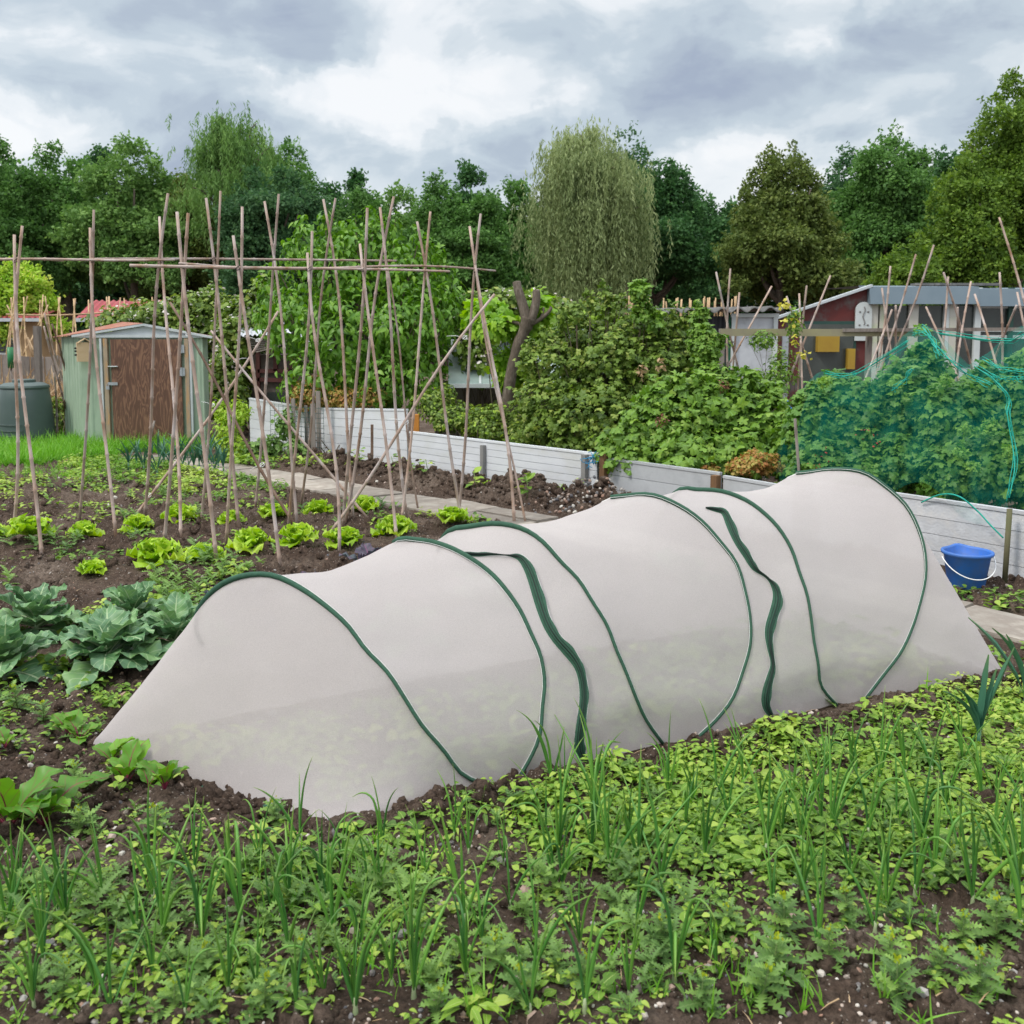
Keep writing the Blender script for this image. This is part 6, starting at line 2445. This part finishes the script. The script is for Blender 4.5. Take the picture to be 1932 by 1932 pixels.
# ------------------------------------------------------------------ crop plants
def big_leaf(b, base, az, L, W, p0, bend, ruf=.06, nx=9, ny=10, stalk=0.0, freq=5, prof='brass', fold=.15, roll=0.0):
    """one curved leaf grown as a grid: p0 start elevation, bend total droop"""
    t = np.linspace(0, 1, ny)
    ang = p0 - bend * t ** 1.3
    dl = L / (ny - 1)
    r = np.r_[0, np.cumsum(np.cos(ang[:-1]) * dl)]
    z = np.r_[0, np.cumsum(np.sin(ang[:-1]) * dl)]
    x = np.linspace(-1, 1, nx)
    if prof == 'brass':
        w = np.sin(math.pi * (t * .90 + .06)) ** .75
        w = np.where(t < .22, w * (t / .22) ** .9 * .55 + .03, w)
    elif prof == 'lett':
        w = (t ** .55) * np.sqrt(np.clip(1.02 - t ** 5, 0, 1)) + .03
    else:
        w = np.where(t < .3, .03, np.sin(math.pi * np.clip((t - .3) / .72 + .04, 0, 1)) ** .7)
    ph1, ph2 = R.random() * 6.28, R.random() * 6.28
    D = np.array([math.cos(az), math.sin(az), 0])
    Sd = np.array([-math.sin(az), math.cos(az), 0])
    ir = 1 + .10 * np.sin(t * 17 + ph1) + .05 * np.sin(t * 31 + ph2)
    X = np.zeros((ny, nx, 3))
    A = np.zeros((ny, nx, 3))
    rn = R.random()
    for i in range(ny):
        nrm = -math.sin(ang[i]) * D + math.cos(ang[i]) * np.array([0, 0, 1])
        xx = x * w[i] * W / 2 * ir[i]
        zz = fold * np.abs(xx) * 1.2 + ruf * L * np.abs(x) ** 1.6 * np.sin(freq * 2 * math.pi * t[i] * .8 + ph1 + np.sign(x) * ph2) * min(1, t[i] * 2.5)
        zz = zz + ruf * .5 * L * np.sin(x * 4 + ph2) * t[i]
        X[i] = base + D * r[i] + np.array([0, 0, z[i]]) + Sd * xx[:, None] + nrm * zz[:, None]
        A[i, :, 0] = rn
        A[i, :, 1] = x
        A[i, :, 2] = t[i]
    b.grid(X, A)
    return X[:, nx // 2]


def mesh_lettuce(seed):
    global R
    keep = R
    R = np.random.default_rng(seed)
    b = B()
    nl = 26
    for i in range(nl):
        f = i / nl
        az = i * 2.4 + R.normal() * .2
        L = .17 - .075 * f + R.normal() * .008
        big_leaf(b, np.array([0, 0, .008 + .03 * f]), az, L, L * R.uniform(.95, 1.25), rad(18 + 70 * f) + R.normal() * .1, rad(20 - 40 * f) + .2, .14, 11, 11, freq=5 + R.random() * 2, prof='lett', fold=.35 + .3 * f)
    o = b.build('lettuce', L_LETT)
    R = keep
    return o


lp = [mesh_lettuce(100 + i) for i in range(5)]
back = [(-20, 1022), (48, 1027), (150, 1016), (253, 1007), (335, 998), (432, 995), (511, 986), (598, 977), (684, 968)]
front = [(162, 1090), (288, 1076), (377, 1066), (470, 1053), (557, 1042), (645, 1036), (742, 1020), (852, 1002)]
sizes = {162: .80, 288: 1.15, 377: .95, 742: 1.12}
ordn = ['first', 'second', 'third', 'fourth', 'fifth', 'sixth', 'seventh', 'eighth', 'ninth', 'tenth', 'eleventh']
used = set()
k = 0
for row, nm in ((back, 'back'), (front, 'front')):
    for i, (u, v) in enumerate(row):
        P = G(u, v)
        src = lp[k % 5]
        if k < 5:
            o = src
        else:
            o = src.copy()
            COL.objects.link(o)
        s = .95 * sizes.get(u, 1.0) * random.uniform(.78, 1.14)
        o.location = (P[0], P[1] + .07, hz(P[0], P[1] + .07) - .005)
        o.scale = (s, s, s * random.uniform(.9, 1.1))
        o.rotation_euler = (0, 0, random.random() * 6.28)
        if nm == 'back':
            lab = ('pale green lettuce cut by the left edge of the photo' if i == 0 else '%s whole pale green lettuce from the left in the back row' % ordn[i - 1])
        else:
            lab = '%s pale green lettuce from the left in the front row' % ordn[i]
        tag(o, lab, 'lettuce', 'lettuces in two rows among the bean canes')
        k += 1


def brassica(base, seed, n=15, L=.36, label='', mat=None, name='cauliflower_plant', cat='cabbage plant', group='large brassica plants at the left', el=(12, 70), st=None):
    global R
    keep = R
    R = np.random.default_rng(seed)
    z0 = hz(base[0], base[1])
    base = np.array([base[0], base[1], z0])
    t = thing(name, label, cat, tuple(base), group=group)
    b, bs_ = B(), B()
    bs_.tube([base - np.array([0, 0, .02]), base + np.array([0, 0, .10])], [.016, .014], 8)
    for i in range(n):
        f = i / n
        az = i * 2.4 + R.normal() * .3
        ll = L * R.uniform(.8, 1.1) * (1 - .35 * f)
        pts = big_leaf(b, base + np.array([0, 0, .04 + .07 * f]), az, ll, ll * R.uniform(.55, .72), rad(el[0] + (el[1] - el[0]) * f) + R.normal() * .15, rad(60 - 20 * f) * R.uniform(.3, 1.5), .055, 9, 16, freq=4.5, prof='brass', fold=.22)
        bs_.tube(pts[:9], np.linspace(.0075, .0025, 9) * (L / .36), 6)
    b.build('leaves', mat or L_BRAS, t)
    bs_.build('stalks', st or pmat('pale_stalk', (.36, .46, .26), (.42, .50, .34), 10, .5), t)
    R = keep
    return t


M_PST = pmat('pale_stalk', (.34, .44, .24), (.40, .48, .32), 10, .5)
for (u, v, L, lab, sd_, n_) in [(205, 1262, .31, 'large blue green cauliflower plant nearest the fleece tunnel', 201, 17),
                                (10, 1275, .29, 'cauliflower plant cut by the left edge of the photo', 202, 14),
                                (70, 1200, .33, 'broad leaved cauliflower plant second from the left edge', 203, 15),
                                (330, 1235, .30, 'smaller brassica plant touching the fleece tunnel edge', 204, 11),
                                (250, 1178, .26, 'brassica plant half hidden behind the largest cauliflower', 205, 10)]:
    P = G(u, v)
    brassica(P, sd_, n_ + 6, L, lab, st=M_PST)
# plants under and behind the fleece
for (u, v, L, lab, sd_) in [(455, 1190, .26, 'red cabbage peeking over the first green hoop', 301), (585, 1165, .24, 'red cabbage just right of the first hoop top', 302),
                            (700, 1105, .24, 'dark cabbage leaf showing above the second hoop', 303), (900, 1150, .26, 'cabbage dimly seen through the fleece below the second zip end', 304),
                            (760, 1230, .26, 'cabbage dimly seen through the fleece near the second hoop', 305), (1290, 1120, .3, 'cabbage dimly seen through the fleece under the fourth hoop', 306)]:
    P = G(u, v)
    brassica(P, sd_, 11, L, lab, L_REDC if sd_ < 304 else L_BRAS, 'red_cabbage' if sd_ < 303 else 'cabbage', 'cabbage', 'cabbages beside and under the fleece', (25, 80), M_PST)


def beet(base, seed, n, L, label):
    global R
    keep = R
    R = np.random.default_rng(seed)
    z0 = hz(base[0], base[1])
    base = np.array([base[0], base[1], z0])
    t = thing('beetroot_plant', label, 'beet plant', tuple(base), group='beetroot plants at the lower left')
    b, bs_ = B(), B()
    for i in range(n):
        az = i * 2.4 + R.normal() * .4
        ll = L * R.uniform(.6, 1.15)
        pts = big_leaf(b, base, az, ll, ll * R.uniform(.42, .6), rad(R.uniform(40, 85)), rad(R.uniform(30, 110)), .04, 7, 13, freq=4, prof='beet', fold=.2)
        bs_.tube(pts[:8], np.linspace(.0034, .0016, 8), 5)
    b.build('leaves', L_BEET, t)
    bs_.build('stalks', M_BEETST, t)
    R = keep


for i, (u, v, L, n_, lab) in enumerate([(20, 1585, .22, 9, 'big beetroot plant at the left edge of the photo'), (85, 1572, .19, 8, 'beetroot plant with a drooping leaf beside the big one'),
                                        (238, 1492, .15, 7, 'beetroot plant before the left fleece corner with a broad shiny leaf'), (212, 1452, .12, 6, 'small beetroot plant touching the left fleece corner'),
                                        (312, 1528, .13, 7, 'beetroot plant with a purple fallen leaf on the open soil'), (282, 1505, .10, 5, 'tiny beetroot seedling between two larger ones'),
                                        (150, 1388, .15, 8, 'beetroot plant just left of the fleece edge'), (10, 1420, .09, 4, 'small beetroot leaf rosette above the big plant at the edge'), (128, 1378, .1, 5, 'small beetroot plant farthest up the bed')]):
    beet(G(u, v), 400 + i, n_, L, lab)


def mesh_onion(seed, L0=.36):
    global R
    keep = R
    R = np.random.default_rng(seed)
    root = thing('onion_plant', 'spring onion plant with upright hollow leaves among the weeds', 'onion plant', (0, 0, 0), group='onion plants across the foreground')
    b = B()
    n = R.integers(3, 6)
    for i in range(n):
        az = R.random() * 6.28
        lean = abs(R.normal()) * .26 + .04
        L = L0 * R.uniform(.55, 1.1)
        curve = R.uniform(-.25, 1.0)
        kink = R.random() < .14
        t = np.linspace(0, 1, 18)
        ang = lean + curve * t ** 2
        if kink:
            kp = R.uniform(.5, .75)
            ang = ang + 1.7 * np.clip((t - kp + .12) / .3, 0, 1)
        dl = L / 17
        r_ = np.r_[0, np.cumsum(np.sin(ang[:-1]) * dl)]
        z_ = np.r_[0, np.cumsum(np.cos(ang[:-1]) * dl)]
        P = np.c_[math.cos(az) * r_, math.sin(az) * r_, z_ + .015]
        w = R.uniform(.0032, .0052)
        rr = w * np.interp(t, [0, .1, .35, .8, 1], [.55, .8, 1.15, .7, .12])
        b.tube(P, rr, 7, A=R.random())
    b.build('leaves', L_ONION, root)
    b = B()
    b.tube([(0, 0, -.015), (0, 0, .0), (0, 0, .02), (0, 0, .042)], [.007, .008, .0055, .004], 8)
    b.build('white_base', L_ONIONB, root)
    R = keep
    return root


ON = [(14, 1775), (28, 1737), (84, 1846), (111, 1758), (83, 1812), (197, 1744), (188, 1909), (290, 1726), (262, 1793), (290, 1876), (369, 1772), (382, 1806), (436, 1705), (457, 1768), (513, 1740),
      (492, 1663), (566, 1620), (608, 1705), (645, 1642), (545, 1810), (612, 1898), (65, 1926), (668, 1909), (211, 1936), (432, 1900), (671, 1925), (681, 1809), (716, 1703), (723, 1614), (773, 1793), (781, 1896),
      (801, 1673), (857, 1594), (876, 1760), (879, 1859), (884, 1627), (950, 1643), (962, 1726), (1013, 1836), (1030, 1594), (1060, 1687), (1095, 1793), (1116, 1614), (1103, 1926), (1199, 1770), (1186, 1597),
      (1186, 1892), (1150, 1660), (1246, 1677), (1272, 1866), (1262, 1507), (1352, 1844), (1455, 1717), (1513, 1703), (1545, 1802), (1650, 1780), (1670, 1675), (1603, 1668), (1638, 1577), (1691, 1555),
      (1550, 1555), (1529, 1520), (1494, 1520), (1445, 1619), (1374, 1545), (1403, 1471), (1434, 1527), (1659, 1475), (1708, 1464), (1758, 1457), (1810, 1619), (1835, 1710), (1870, 1619), (1877, 1510),
      (1919, 1696), (1476, 1580), (1737, 1612), (1782, 1534), (1817, 1443), (1294, 1566), (1606, 1464), (1330, 1640), (1560, 1460), (1940, 1560), (1925, 1780), (40, 1690), (560, 1940), (1000, 1930), (350, 1940), (1120, 1500)]
for _ in range(20):
    ON.append((random.uniform(1000, 1930), random.uniform(1480, 1720)))
for _ in range(10):
    ON.append((random.uniform(-10, 1000), random.uniform(1660, 1900)))
ON = [q for q in ON if not in_poly(q[0], q[1], [(-50, 1500), (1000, 1500), (1000, 1560), (640, 1600), (-50, 1640)])]
oproto = [mesh_onion(500 + i) for i in range(14)]
for i, (u, v) in enumerate(ON):
    P = G(u, v)
    o = oproto[i] if i < 14 else copy_tree(oproto[random.randrange(14)])
    o.location = (P[0], P[1], hz(P[0], P[1]) - .004)
    o.rotation_euler = (0, 0, random.random() * 6.28)
    s = random.uniform(.62, .98) * (.82 if (u < 1000 and v < 1700) else 1.0)
    o.scale = (s, s, s)


def mesh_leek(seed, L0=.34, w0=.016, label='', group=None):
    global R
    keep = R
    R = np.random.default_rng(seed)
    b = B()
    n = 6
    for i in range(n):
        az = (i % 2) * math.pi + R.normal() * .3
        big_leaf(b, np.array([0, 0, .02 + .012 * i]), az, L0 * R.uniform(.7, 1.1), w0 * 1.5, rad(R.uniform(60, 85)), rad(R.uniform(-5, 60)), .0, 3, 9, prof='lett' if False else 'brass', fold=.8)
    b.tube([(0, 0, -.02), (0, 0, .08)], [.010, .008], 7, A=.9)
    o = b.build('leek_plant', L_LEEK)
    R = keep
    return o


lk = [mesh_leek(600 + i) for i in range(5)]
i = 0
for (u, v) in [(243, 893), (258, 885), (272, 898), (285, 884), (297, 902), (310, 886), (322, 898), (335, 884), (345, 896), (356, 883), (366, 893), (376, 884), (386, 893), (396, 886), (404, 896), (412, 886), (422, 893), (300, 874), (350, 872), (392, 874)]:
    P = G(u, v)
    o = lk[i] if i < 5 else lk[i % 5].copy()
    if i >= 5:
        COL.objects.link(o)
    o.location = (P[0], P[1], hz(P[0], P[1]))
    o.rotation_euler = (0, 0, random.random() * 6.28)
    tag(o, 'blue green leek with upright leaves in the row before the green shed', 'leek', 'leeks before the green shed')
    i += 1
for (u, v, s, lab) in [(1846, 1415, .85, 'broad leaved leek standing apart near the right edge'), (1935, 1330, 1.0, 'leek leaf cut by the right edge of the photo')]:
    P = G(u, v)
    o = mesh_leek(700 + int(u), .36, .02)
    o.location = (P[0], P[1], hz(P[0], P[1]))
    o.scale = (s, s, s)
    o.rotation_euler = (0, 0, random.random() * 6.28)
    tag(o, lab, 'leek')

# bean seedlings on the heaped strip
for i, (u, v, s) in enumerate([(678, 893, 1.2), (740, 897, .8), (805, 913, 1.1), (896, 930, 1.2), (994, 955, 1.3)]):
    P = G(u, v)
    z0 = hz(P[0], P[1])
    t = thing('bean_seedling', '%s bean seedling from the left on the soil strip before the white fence' % ordn[i], 'seedling', (P[0], P[1], z0), group='bean seedlings along the white fence')
    b = B()
    b.tube([(P[0], P[1], z0 - .02), (P[0] + .01, P[1], z0 + .08 * s), (P[0] - .01, P[1], z0 + .17 * s)], .004, 5)
    b.build('stem', M_STEMG, t)
    b = B()
    n = 9
    O = np.c_[np.full(n, P[0]), np.full(n, P[1]), z0 + s * R.uniform(.06, .18, n)]
    D = np.c_[R.normal(size=(n, 2)), R.uniform(-.1, .5, n)]
    b.leaves(T_OVR, O + D * .02, D, np.tile([0., 0, 1], (n, 1)) + R.normal(size=(n, 3)) * .2, R.uniform(.06, .09, n) * s)
    b.build('leaves', L_WEED, t)


# ------------------------------------------------------------------ weeds and ground cover
def plants(b, bst, x, y, kind, size=1.0):
    """broadleaf or feathery weeds at the given spots"""
    x, y = np.asarray(x, float), np.asarray(y, float)
    z = hgt(x, y)
    sz = size * R.uniform(.65, 1.3, len(x)) if np.isscalar(size) else size
    tone = np.clip(.48 + .9 * fbm(x * 1.7, y * 1.7, 2, 310) + R.normal(size=len(x)) * .17, 0, 1)
    if kind == 'broad':
        nl = 10
        T3 = [T_OVR, T_OVR, T_OV, T_OVL]
        pick = R.integers(0, 4, len(x))
        for k in range(nl):
            az = k * 2.4 + R.random(len(x)) * 1.2
            hgt_ = sz * (.008 + .042 * (k / nl) * R.uniform(.5, 1.3, len(x)))
            rr = sz * (.020 * (1 - k / nl * .75) + .004)
            D = np.c_[np.cos(az), np.sin(az), R.normal(size=len(x)) * .22 + .12]
            O = np.c_[x + np.cos(az) * rr, y + np.sin(az) * rr, z + hgt_]
            Nn = np.tile([0., 0, 1], (len(x), 1)) + R.normal(size=(len(x), 3)) * .25
            L = sz * .036 * R.uniform(.7, 1.25, len(x)) * (1 - .25 * k / nl)
            W_, C_, r_ = L * R.uniform(.85, 1.1, len(x)), R.uniform(.3, 1.6, len(x)), np.clip(tone + R.normal(size=len(x)) * .13 + .02 * (k - 4), 0, 1)
            for ti in range(4):
                q = pick == ti
                b.leaves(T3[ti], O[q], D[q], Nn[q], L[q] * (1.25 if ti == 3 else 1), W_[q], C_[q], r_[q])
    elif kind == 'feather':
        nl = 10
        for k in range(nl):
            az = k * 2.4 + R.random(len(x)) * .8
            f = k / nl
            D = np.c_[np.cos(az), np.sin(az), .15 + 1.1 * f + R.normal(size=len(x)) * .15]
            O = np.c_[x, y, z + sz * .055 * f]
            Nn = np.tile([0., 0, 1], (len(x), 1)) + R.normal(size=(len(x), 3)) * .2 - D * .3
            L = sz * .062 * R.uniform(.7, 1.15, len(x)) * (1 - .35 * f)
            b.leaves(T_PIN, O, D, Nn, L, L * 1.05, R.uniform(.5, 1.4, len(x)), np.clip(tone + R.normal(size=len(x)) * .15, 0, 1))
    elif kind == 'small':
        nl = 5
        for k in range(nl):
            az = k * 1.3 + R.random(len(x)) * .9
            D = np.c_[np.cos(az), np.sin(az), R.uniform(0, .6, len(x))]
            O = np.c_[x, y, z + sz * .008 * k]
            Nn = np.tile([0., 0, 1], (len(x), 1)) + R.normal(size=(len(x), 3)) * .2
            b.leaves(T_OV, O, D, Nn, sz * .02 * R.uniform(.7, 1.3, len(x)), None, R.uniform(.3, 1.2, len(x)))
    elif kind == 'grass':
        for k in range(5):
            D = np.c_[R.normal(size=(len(x), 2)) * .45, np.ones(len(x))]
            O = np.c_[x + R.normal(size=len(x)) * .012, y + R.normal(size=len(x)) * .012, z - .004]
            b.leaves(T_BL, O, D, unit(len(x)), sz * .09 * R.uniform(.5, 1.3, len(x)), sz * .11, R.uniform(.2, 1.6, len(x)))


def scatter(n, polys, ymin=1.5, ymax=14, patch=0.0, pk=0, sc=2.2, avoid=.02, tun=None, xr=None):
    """random spots inside areas outlined on the ground"""
    out_x, out_y = [], []
    for poly in polys:
        W = np.array([G(*q)[:2] for q in poly])
        x0, y0 = W.min(0)
        x1, y1 = W.max(0)
        # polygon area
        area = .5 * abs(np.dot(W[:, 0], np.roll(W[:, 1], 1)) - np.dot(W[:, 1], np.roll(W[:, 0], 1)))
        k = int(n * area)
        bb_ = (x1 - x0) * (y1 - y0)
        m = int(k * bb_ / area * 1.0) + 10
        x, y = R.uniform(x0, x1, m), R.uniform(y0, y1, m)
        ok = in_poly(x, y, [tuple(q) for q in W])
        if patch:
            ok &= (fbm(x * sc, y * sc, 3, 200 + pk) + .5 * R.random(m) - .25) > (patch - .5) * .9
        if tun is False:
            ok &= ~in_tunnel(x, y, max(avoid, .035))
        elif tun is True:
            ok &= in_tunnel(x, y, -.16)
        ok &= seg_dist(x, y, PATH_C) > .30
        out_x.append(x[ok])
        out_y.append(y[ok])
    return np.concatenate(out_x), np.concatenate(out_y)


FG_ALL = [(-120, 1700), (250, 1640), (620, 1590), (1000, 1480), (1500, 1360), (2060, 1270), (2060, 1960), (-120, 1960)]
FG_LUSH = [(900, 1560), (1180, 1450), (1600, 1350), (1980, 1290), (2060, 1640), (1700, 1690), (1400, 1660), (1050, 1640)]
FG_RIGHT = [(1000, 1420), (1700, 1300), (2060, 1270), (2060, 1600), (1400, 1560)]
FG_MID = [(0, 1700), (600, 1620), (1100, 1640), (1500, 1690), (1500, 1900), (0, 1900)]
EDGE = [(640, 1600), (1000, 1475), (1450, 1370), (1900, 1280), (1960, 1310), (1500, 1410), (1000, 1530), (700, 1620)]
wb, wf, wsml, wg = B(), B(), B(), B()
# broad leaved
for (n, poly, pt_, pk, s) in [(170, FG_ALL, .50, 1, .66), (520, FG_LUSH, .38, 2, .80), (330, FG_RIGHT, .40, 3, .68), (110, FG_MID, .50, 4, .72), (210, EDGE, .36, 8, .6), (60, FG_ALL, .45, 5, 1.0), (120, FG_LUSH, .45, 6, 1.05)]:
    x, y = scatter(n, [poly], patch=pt_, pk=pk, tun=False, avoid=-.0)
    # thin out toward the bare lower right corner
    u, v = PJ(x, y, 0)
    keep = ~((v > 1770) & (u > 1300) & (R.random(len(x)) < .82)) & ~((v > 1700) & (v < 1770) & (u > 1450) & (R.random(len(x)) < .5))
    plants(wb, None, x[keep], y[keep], 'broad', s)
# feathery
for (n, poly, pt_, pk, s) in [(150, FG_ALL, .45, 11, .66), (170, FG_MID, .44, 12, .72), (30, FG_MID, .45, 13, 1.05)]:
    x, y = scatter(n, [poly], patch=pt_, pk=pk, tun=False, sc=3)
    u, v = PJ(x, y, 0)
    keep = ~((v > 1770) & (u > 1300) & (R.random(len(x)) < .80))
    plants(wf, None, x[keep], y[keep], 'feather', s)
# tiny seedlings everywhere on the near soil
x, y = scatter(330, [[(-100, 1240), (350, 1240), (350, 1500), (620, 1590), (1960, 1290), (2060, 1960), (-120, 1960)]], tun=False, patch=.42, pk=21, sc=4)
plants(wsml, None, x, y, 'small', 1.0)
x, y = scatter(60, [[(-100, 1240), (320, 1240), (330, 1500), (-100, 1620)]], tun=False, patch=.45, pk=22, sc=4)
plants(wsml, None, x, y, 'small', 1.7)
# left soil weeds
x, y = scatter(30, [[(-60, 1250), (330, 1240), (260, 1340), (150, 1400), (-60, 1380)]], tun=False, patch=.45, pk=23, sc=3)
plants(wb, None, x, y, 'broad', 1.0)
x, y = scatter(26, [[(-60, 1300), (330, 1300), (160, 1420), (500, 1560), (-60, 1700)]], tun=False, patch=.5, pk=24, sc=3)
plants(wf, None, x, y, 'feather', .9)
# beneath and behind the brassicas
x, y = scatter(95, [[(-60, 1180), (400, 1120), (420, 1060), (480, 1085), (360, 1190), (310, 1260), (-60, 1290)]], tun=False, patch=.3, pk=25)
plants(wb, None, x, y, 'broad', 1.3)
x, y = scatter(90, [[(300, 1150), (290, 1090), (420, 1060), (500, 1075), (430, 1120), (370, 1180)]], tun=False)
plants(wf, None, x, y, 'feather', 1.3)
# under the fleece
x, y = scatter(130, [[(100, 1450), (640, 1580), (1900, 1290), (1700, 1100), (400, 1180)]], tun=True, patch=.3, pk=26)
plants(wb, None, x, y, 'broad', 1.5)
x, y = scatter(50, [[(1200, 1380), (1900, 1280), (1500, 1120), (1100, 1200)]], tun=True)
q_ = in_tunnel(x, y, -.2)
plants(wb, None, x[q_], y[q_], 'broad', 2.4)
# beds between the canes
for (n, poly, s, pt_, pk) in [(11, [(-60, 960), (560, 950), (760, 1010), (450, 1080), (-60, 1110)], 1.1, .50, 31), (60, [(-60, 905), (430, 895), (560, 930), (430, 950), (-60, 962)], 1.3, .46, 32),
                              (120, [(110, 850), (520, 880), (560, 930), (380, 935), (120, 905)], 1.4, .30, 33), (30, [(700, 940), (1000, 990), (860, 1010), (700, 1000)], 1.4, .45, 34),
                              (34, [(-60, 950), (200, 935), (420, 930), (520, 958), (300, 970), (-60, 985)], 1.2, .46, 35), (34, [(-60, 1045), (200, 1030), (470, 1020), (470, 1045), (200, 1060), (-60, 1075)], 1.15, .44, 36),
                              (90, [(1700, 1130), (1980, 1115), (1990, 1150), (1750, 1150)], 1.4, .35, 37), (35, [(600, 860), (1140, 950), (1140, 965), (600, 890)], 1.2, .5, 38),
                              (60, [(1830, 1220), (2000, 1230), (2000, 1290), (1890, 1275)], 1.2, .5, 39), (60, [(420, 862), (520, 868), (620, 885), (520, 893), (440, 880)], 1.8, .35, 40)]:
    x, y = scatter(n, [poly], patch=pt_, pk=pk, tun=False, sc=1.6)
    plants(wb, None, x, y, 'broad', s)
x, y = scatter(12, [[(-60, 890), (560, 930), (900, 1000), (450, 1090), (-60, 1110)]], tun=False, patch=.5, pk=41)
plants(wf, None, x, y, 'feather', 1.4)
tag(wb.build('broadleaf_weeds', L_WEED), 'fresh green broad leaved weeds carpeting the beds', 'weeds', kind='stuff')
tag(wf.build('feathery_weeds', L_WEED2), 'grey green feathery leaved weeds mixed through the onion bed', 'weeds', kind='stuff')
tag(wsml.build('weed_seedlings', L_WEED), 'tiny green seedlings sprinkled over bare soil', 'seedlings', kind='stuff')
# grass before the shed
x, y = scatter(620, [[(-80, 836), (420, 843), (330, 862), (150, 870), (60, 885), (-80, 880)]], tun=False, patch=.12, pk=51)
plants(wg, None, x, y, 'grass', 1.9)
x, y = scatter(110, [[(-80, 870), (420, 862), (480, 905), (150, 920), (-80, 905)]], tun=False, patch=.4, pk=52)
plants(wg, None, x, y, 'grass', 1.0)
x, y = scatter(130, [FG_ALL], tun=False, patch=.50, pk=53, sc=3)
plants(wg, None, x, y, 'grass', .8)
tag(wg.build('grass', L_GRASS), 'bright green grass and grassy weeds before the shed and through the beds', 'grass', kind='stuff')

# single groundsel plants on the bare soil in front
L_BUD = leafmat('groundsel_bud', [(.30, .42, .03), (.48, .50, .03)], tl=.2)


def groundsel(seed):
    global R
    keep = R
    R = np.random.default_rng(seed)
    t = thing('groundsel_plant', 'feathery groundsel weed with green yellow buds on the bare front soil', 'weed', group='groundsel plants along the front of the bed')
    b = B()
    n = 20
    f = np.arange(n) / n
    az = np.arange(n) * 2.4 + R.normal(size=n) * .3
    st_ = np.array([R.normal() * .012, R.normal() * .012, .10])
    O = st_ * f[:, None]
    D = np.c_[np.cos(az), np.sin(az), .1 + .9 * f]
    L = .085 * (1 - .55 * f) * R.uniform(.8, 1.2, n)
    b.leaves(T_PIN, O, D, np.tile([0., 0, 1], (n, 1)) - D * .3 + R.normal(size=(n, 3)) * .15, L, L * 1.15, R.uniform(.6, 1.5, n))
    b.build('leaves', L_WEED2, t)
    b = B()
    b.tube([(0, 0, -.01), st_ * .5, st_], [.003, .0025, .002], 5)
    b.build('stem', M_STEMG, t)
    b = B()
    n = 14
    O = st_ + R.normal(size=(n, 3)) * .006
    b.leaves(T_TRI, O, unit(n) * .3 + np.array([0, 0, 1.]), unit(n), .011, .02)
    b.build('buds', L_BUD, t)
    R = keep
    return t


gp = [groundsel(800 + i) for i in range(5)]
GS = [(1322, 1914), (1434, 1907), (1459, 1858), (1564, 1830), (1680, 1833), (1691, 1903), (1765, 1851), (1846, 1897), (1881, 1780), (1814, 1791), (1480, 1780), (1600, 1745), (1374, 1773), (1100, 1870), (940, 1850),
      (985, 1905), (560, 1850), (400, 1860), (120, 1905), (330, 1930), (500, 1925), (820, 1935), (1250, 1800), (1790, 1660), (140, 1500), (82, 1352), (35, 1340), (300, 1600), (520, 1560), (150, 1590)]
for i, (u, v) in enumerate(GS):
    P = G(u, v)
    o = gp[i] if i < 5 else copy_tree(gp[i % 5])
    o.location = (P[0], P[1], hz(P[0], P[1]) - .002)
    o.rotation_euler = (0, 0, random.random() * 6.28)
    s = random.uniform(.7, 1.05)
    o.scale = (s, s, s)
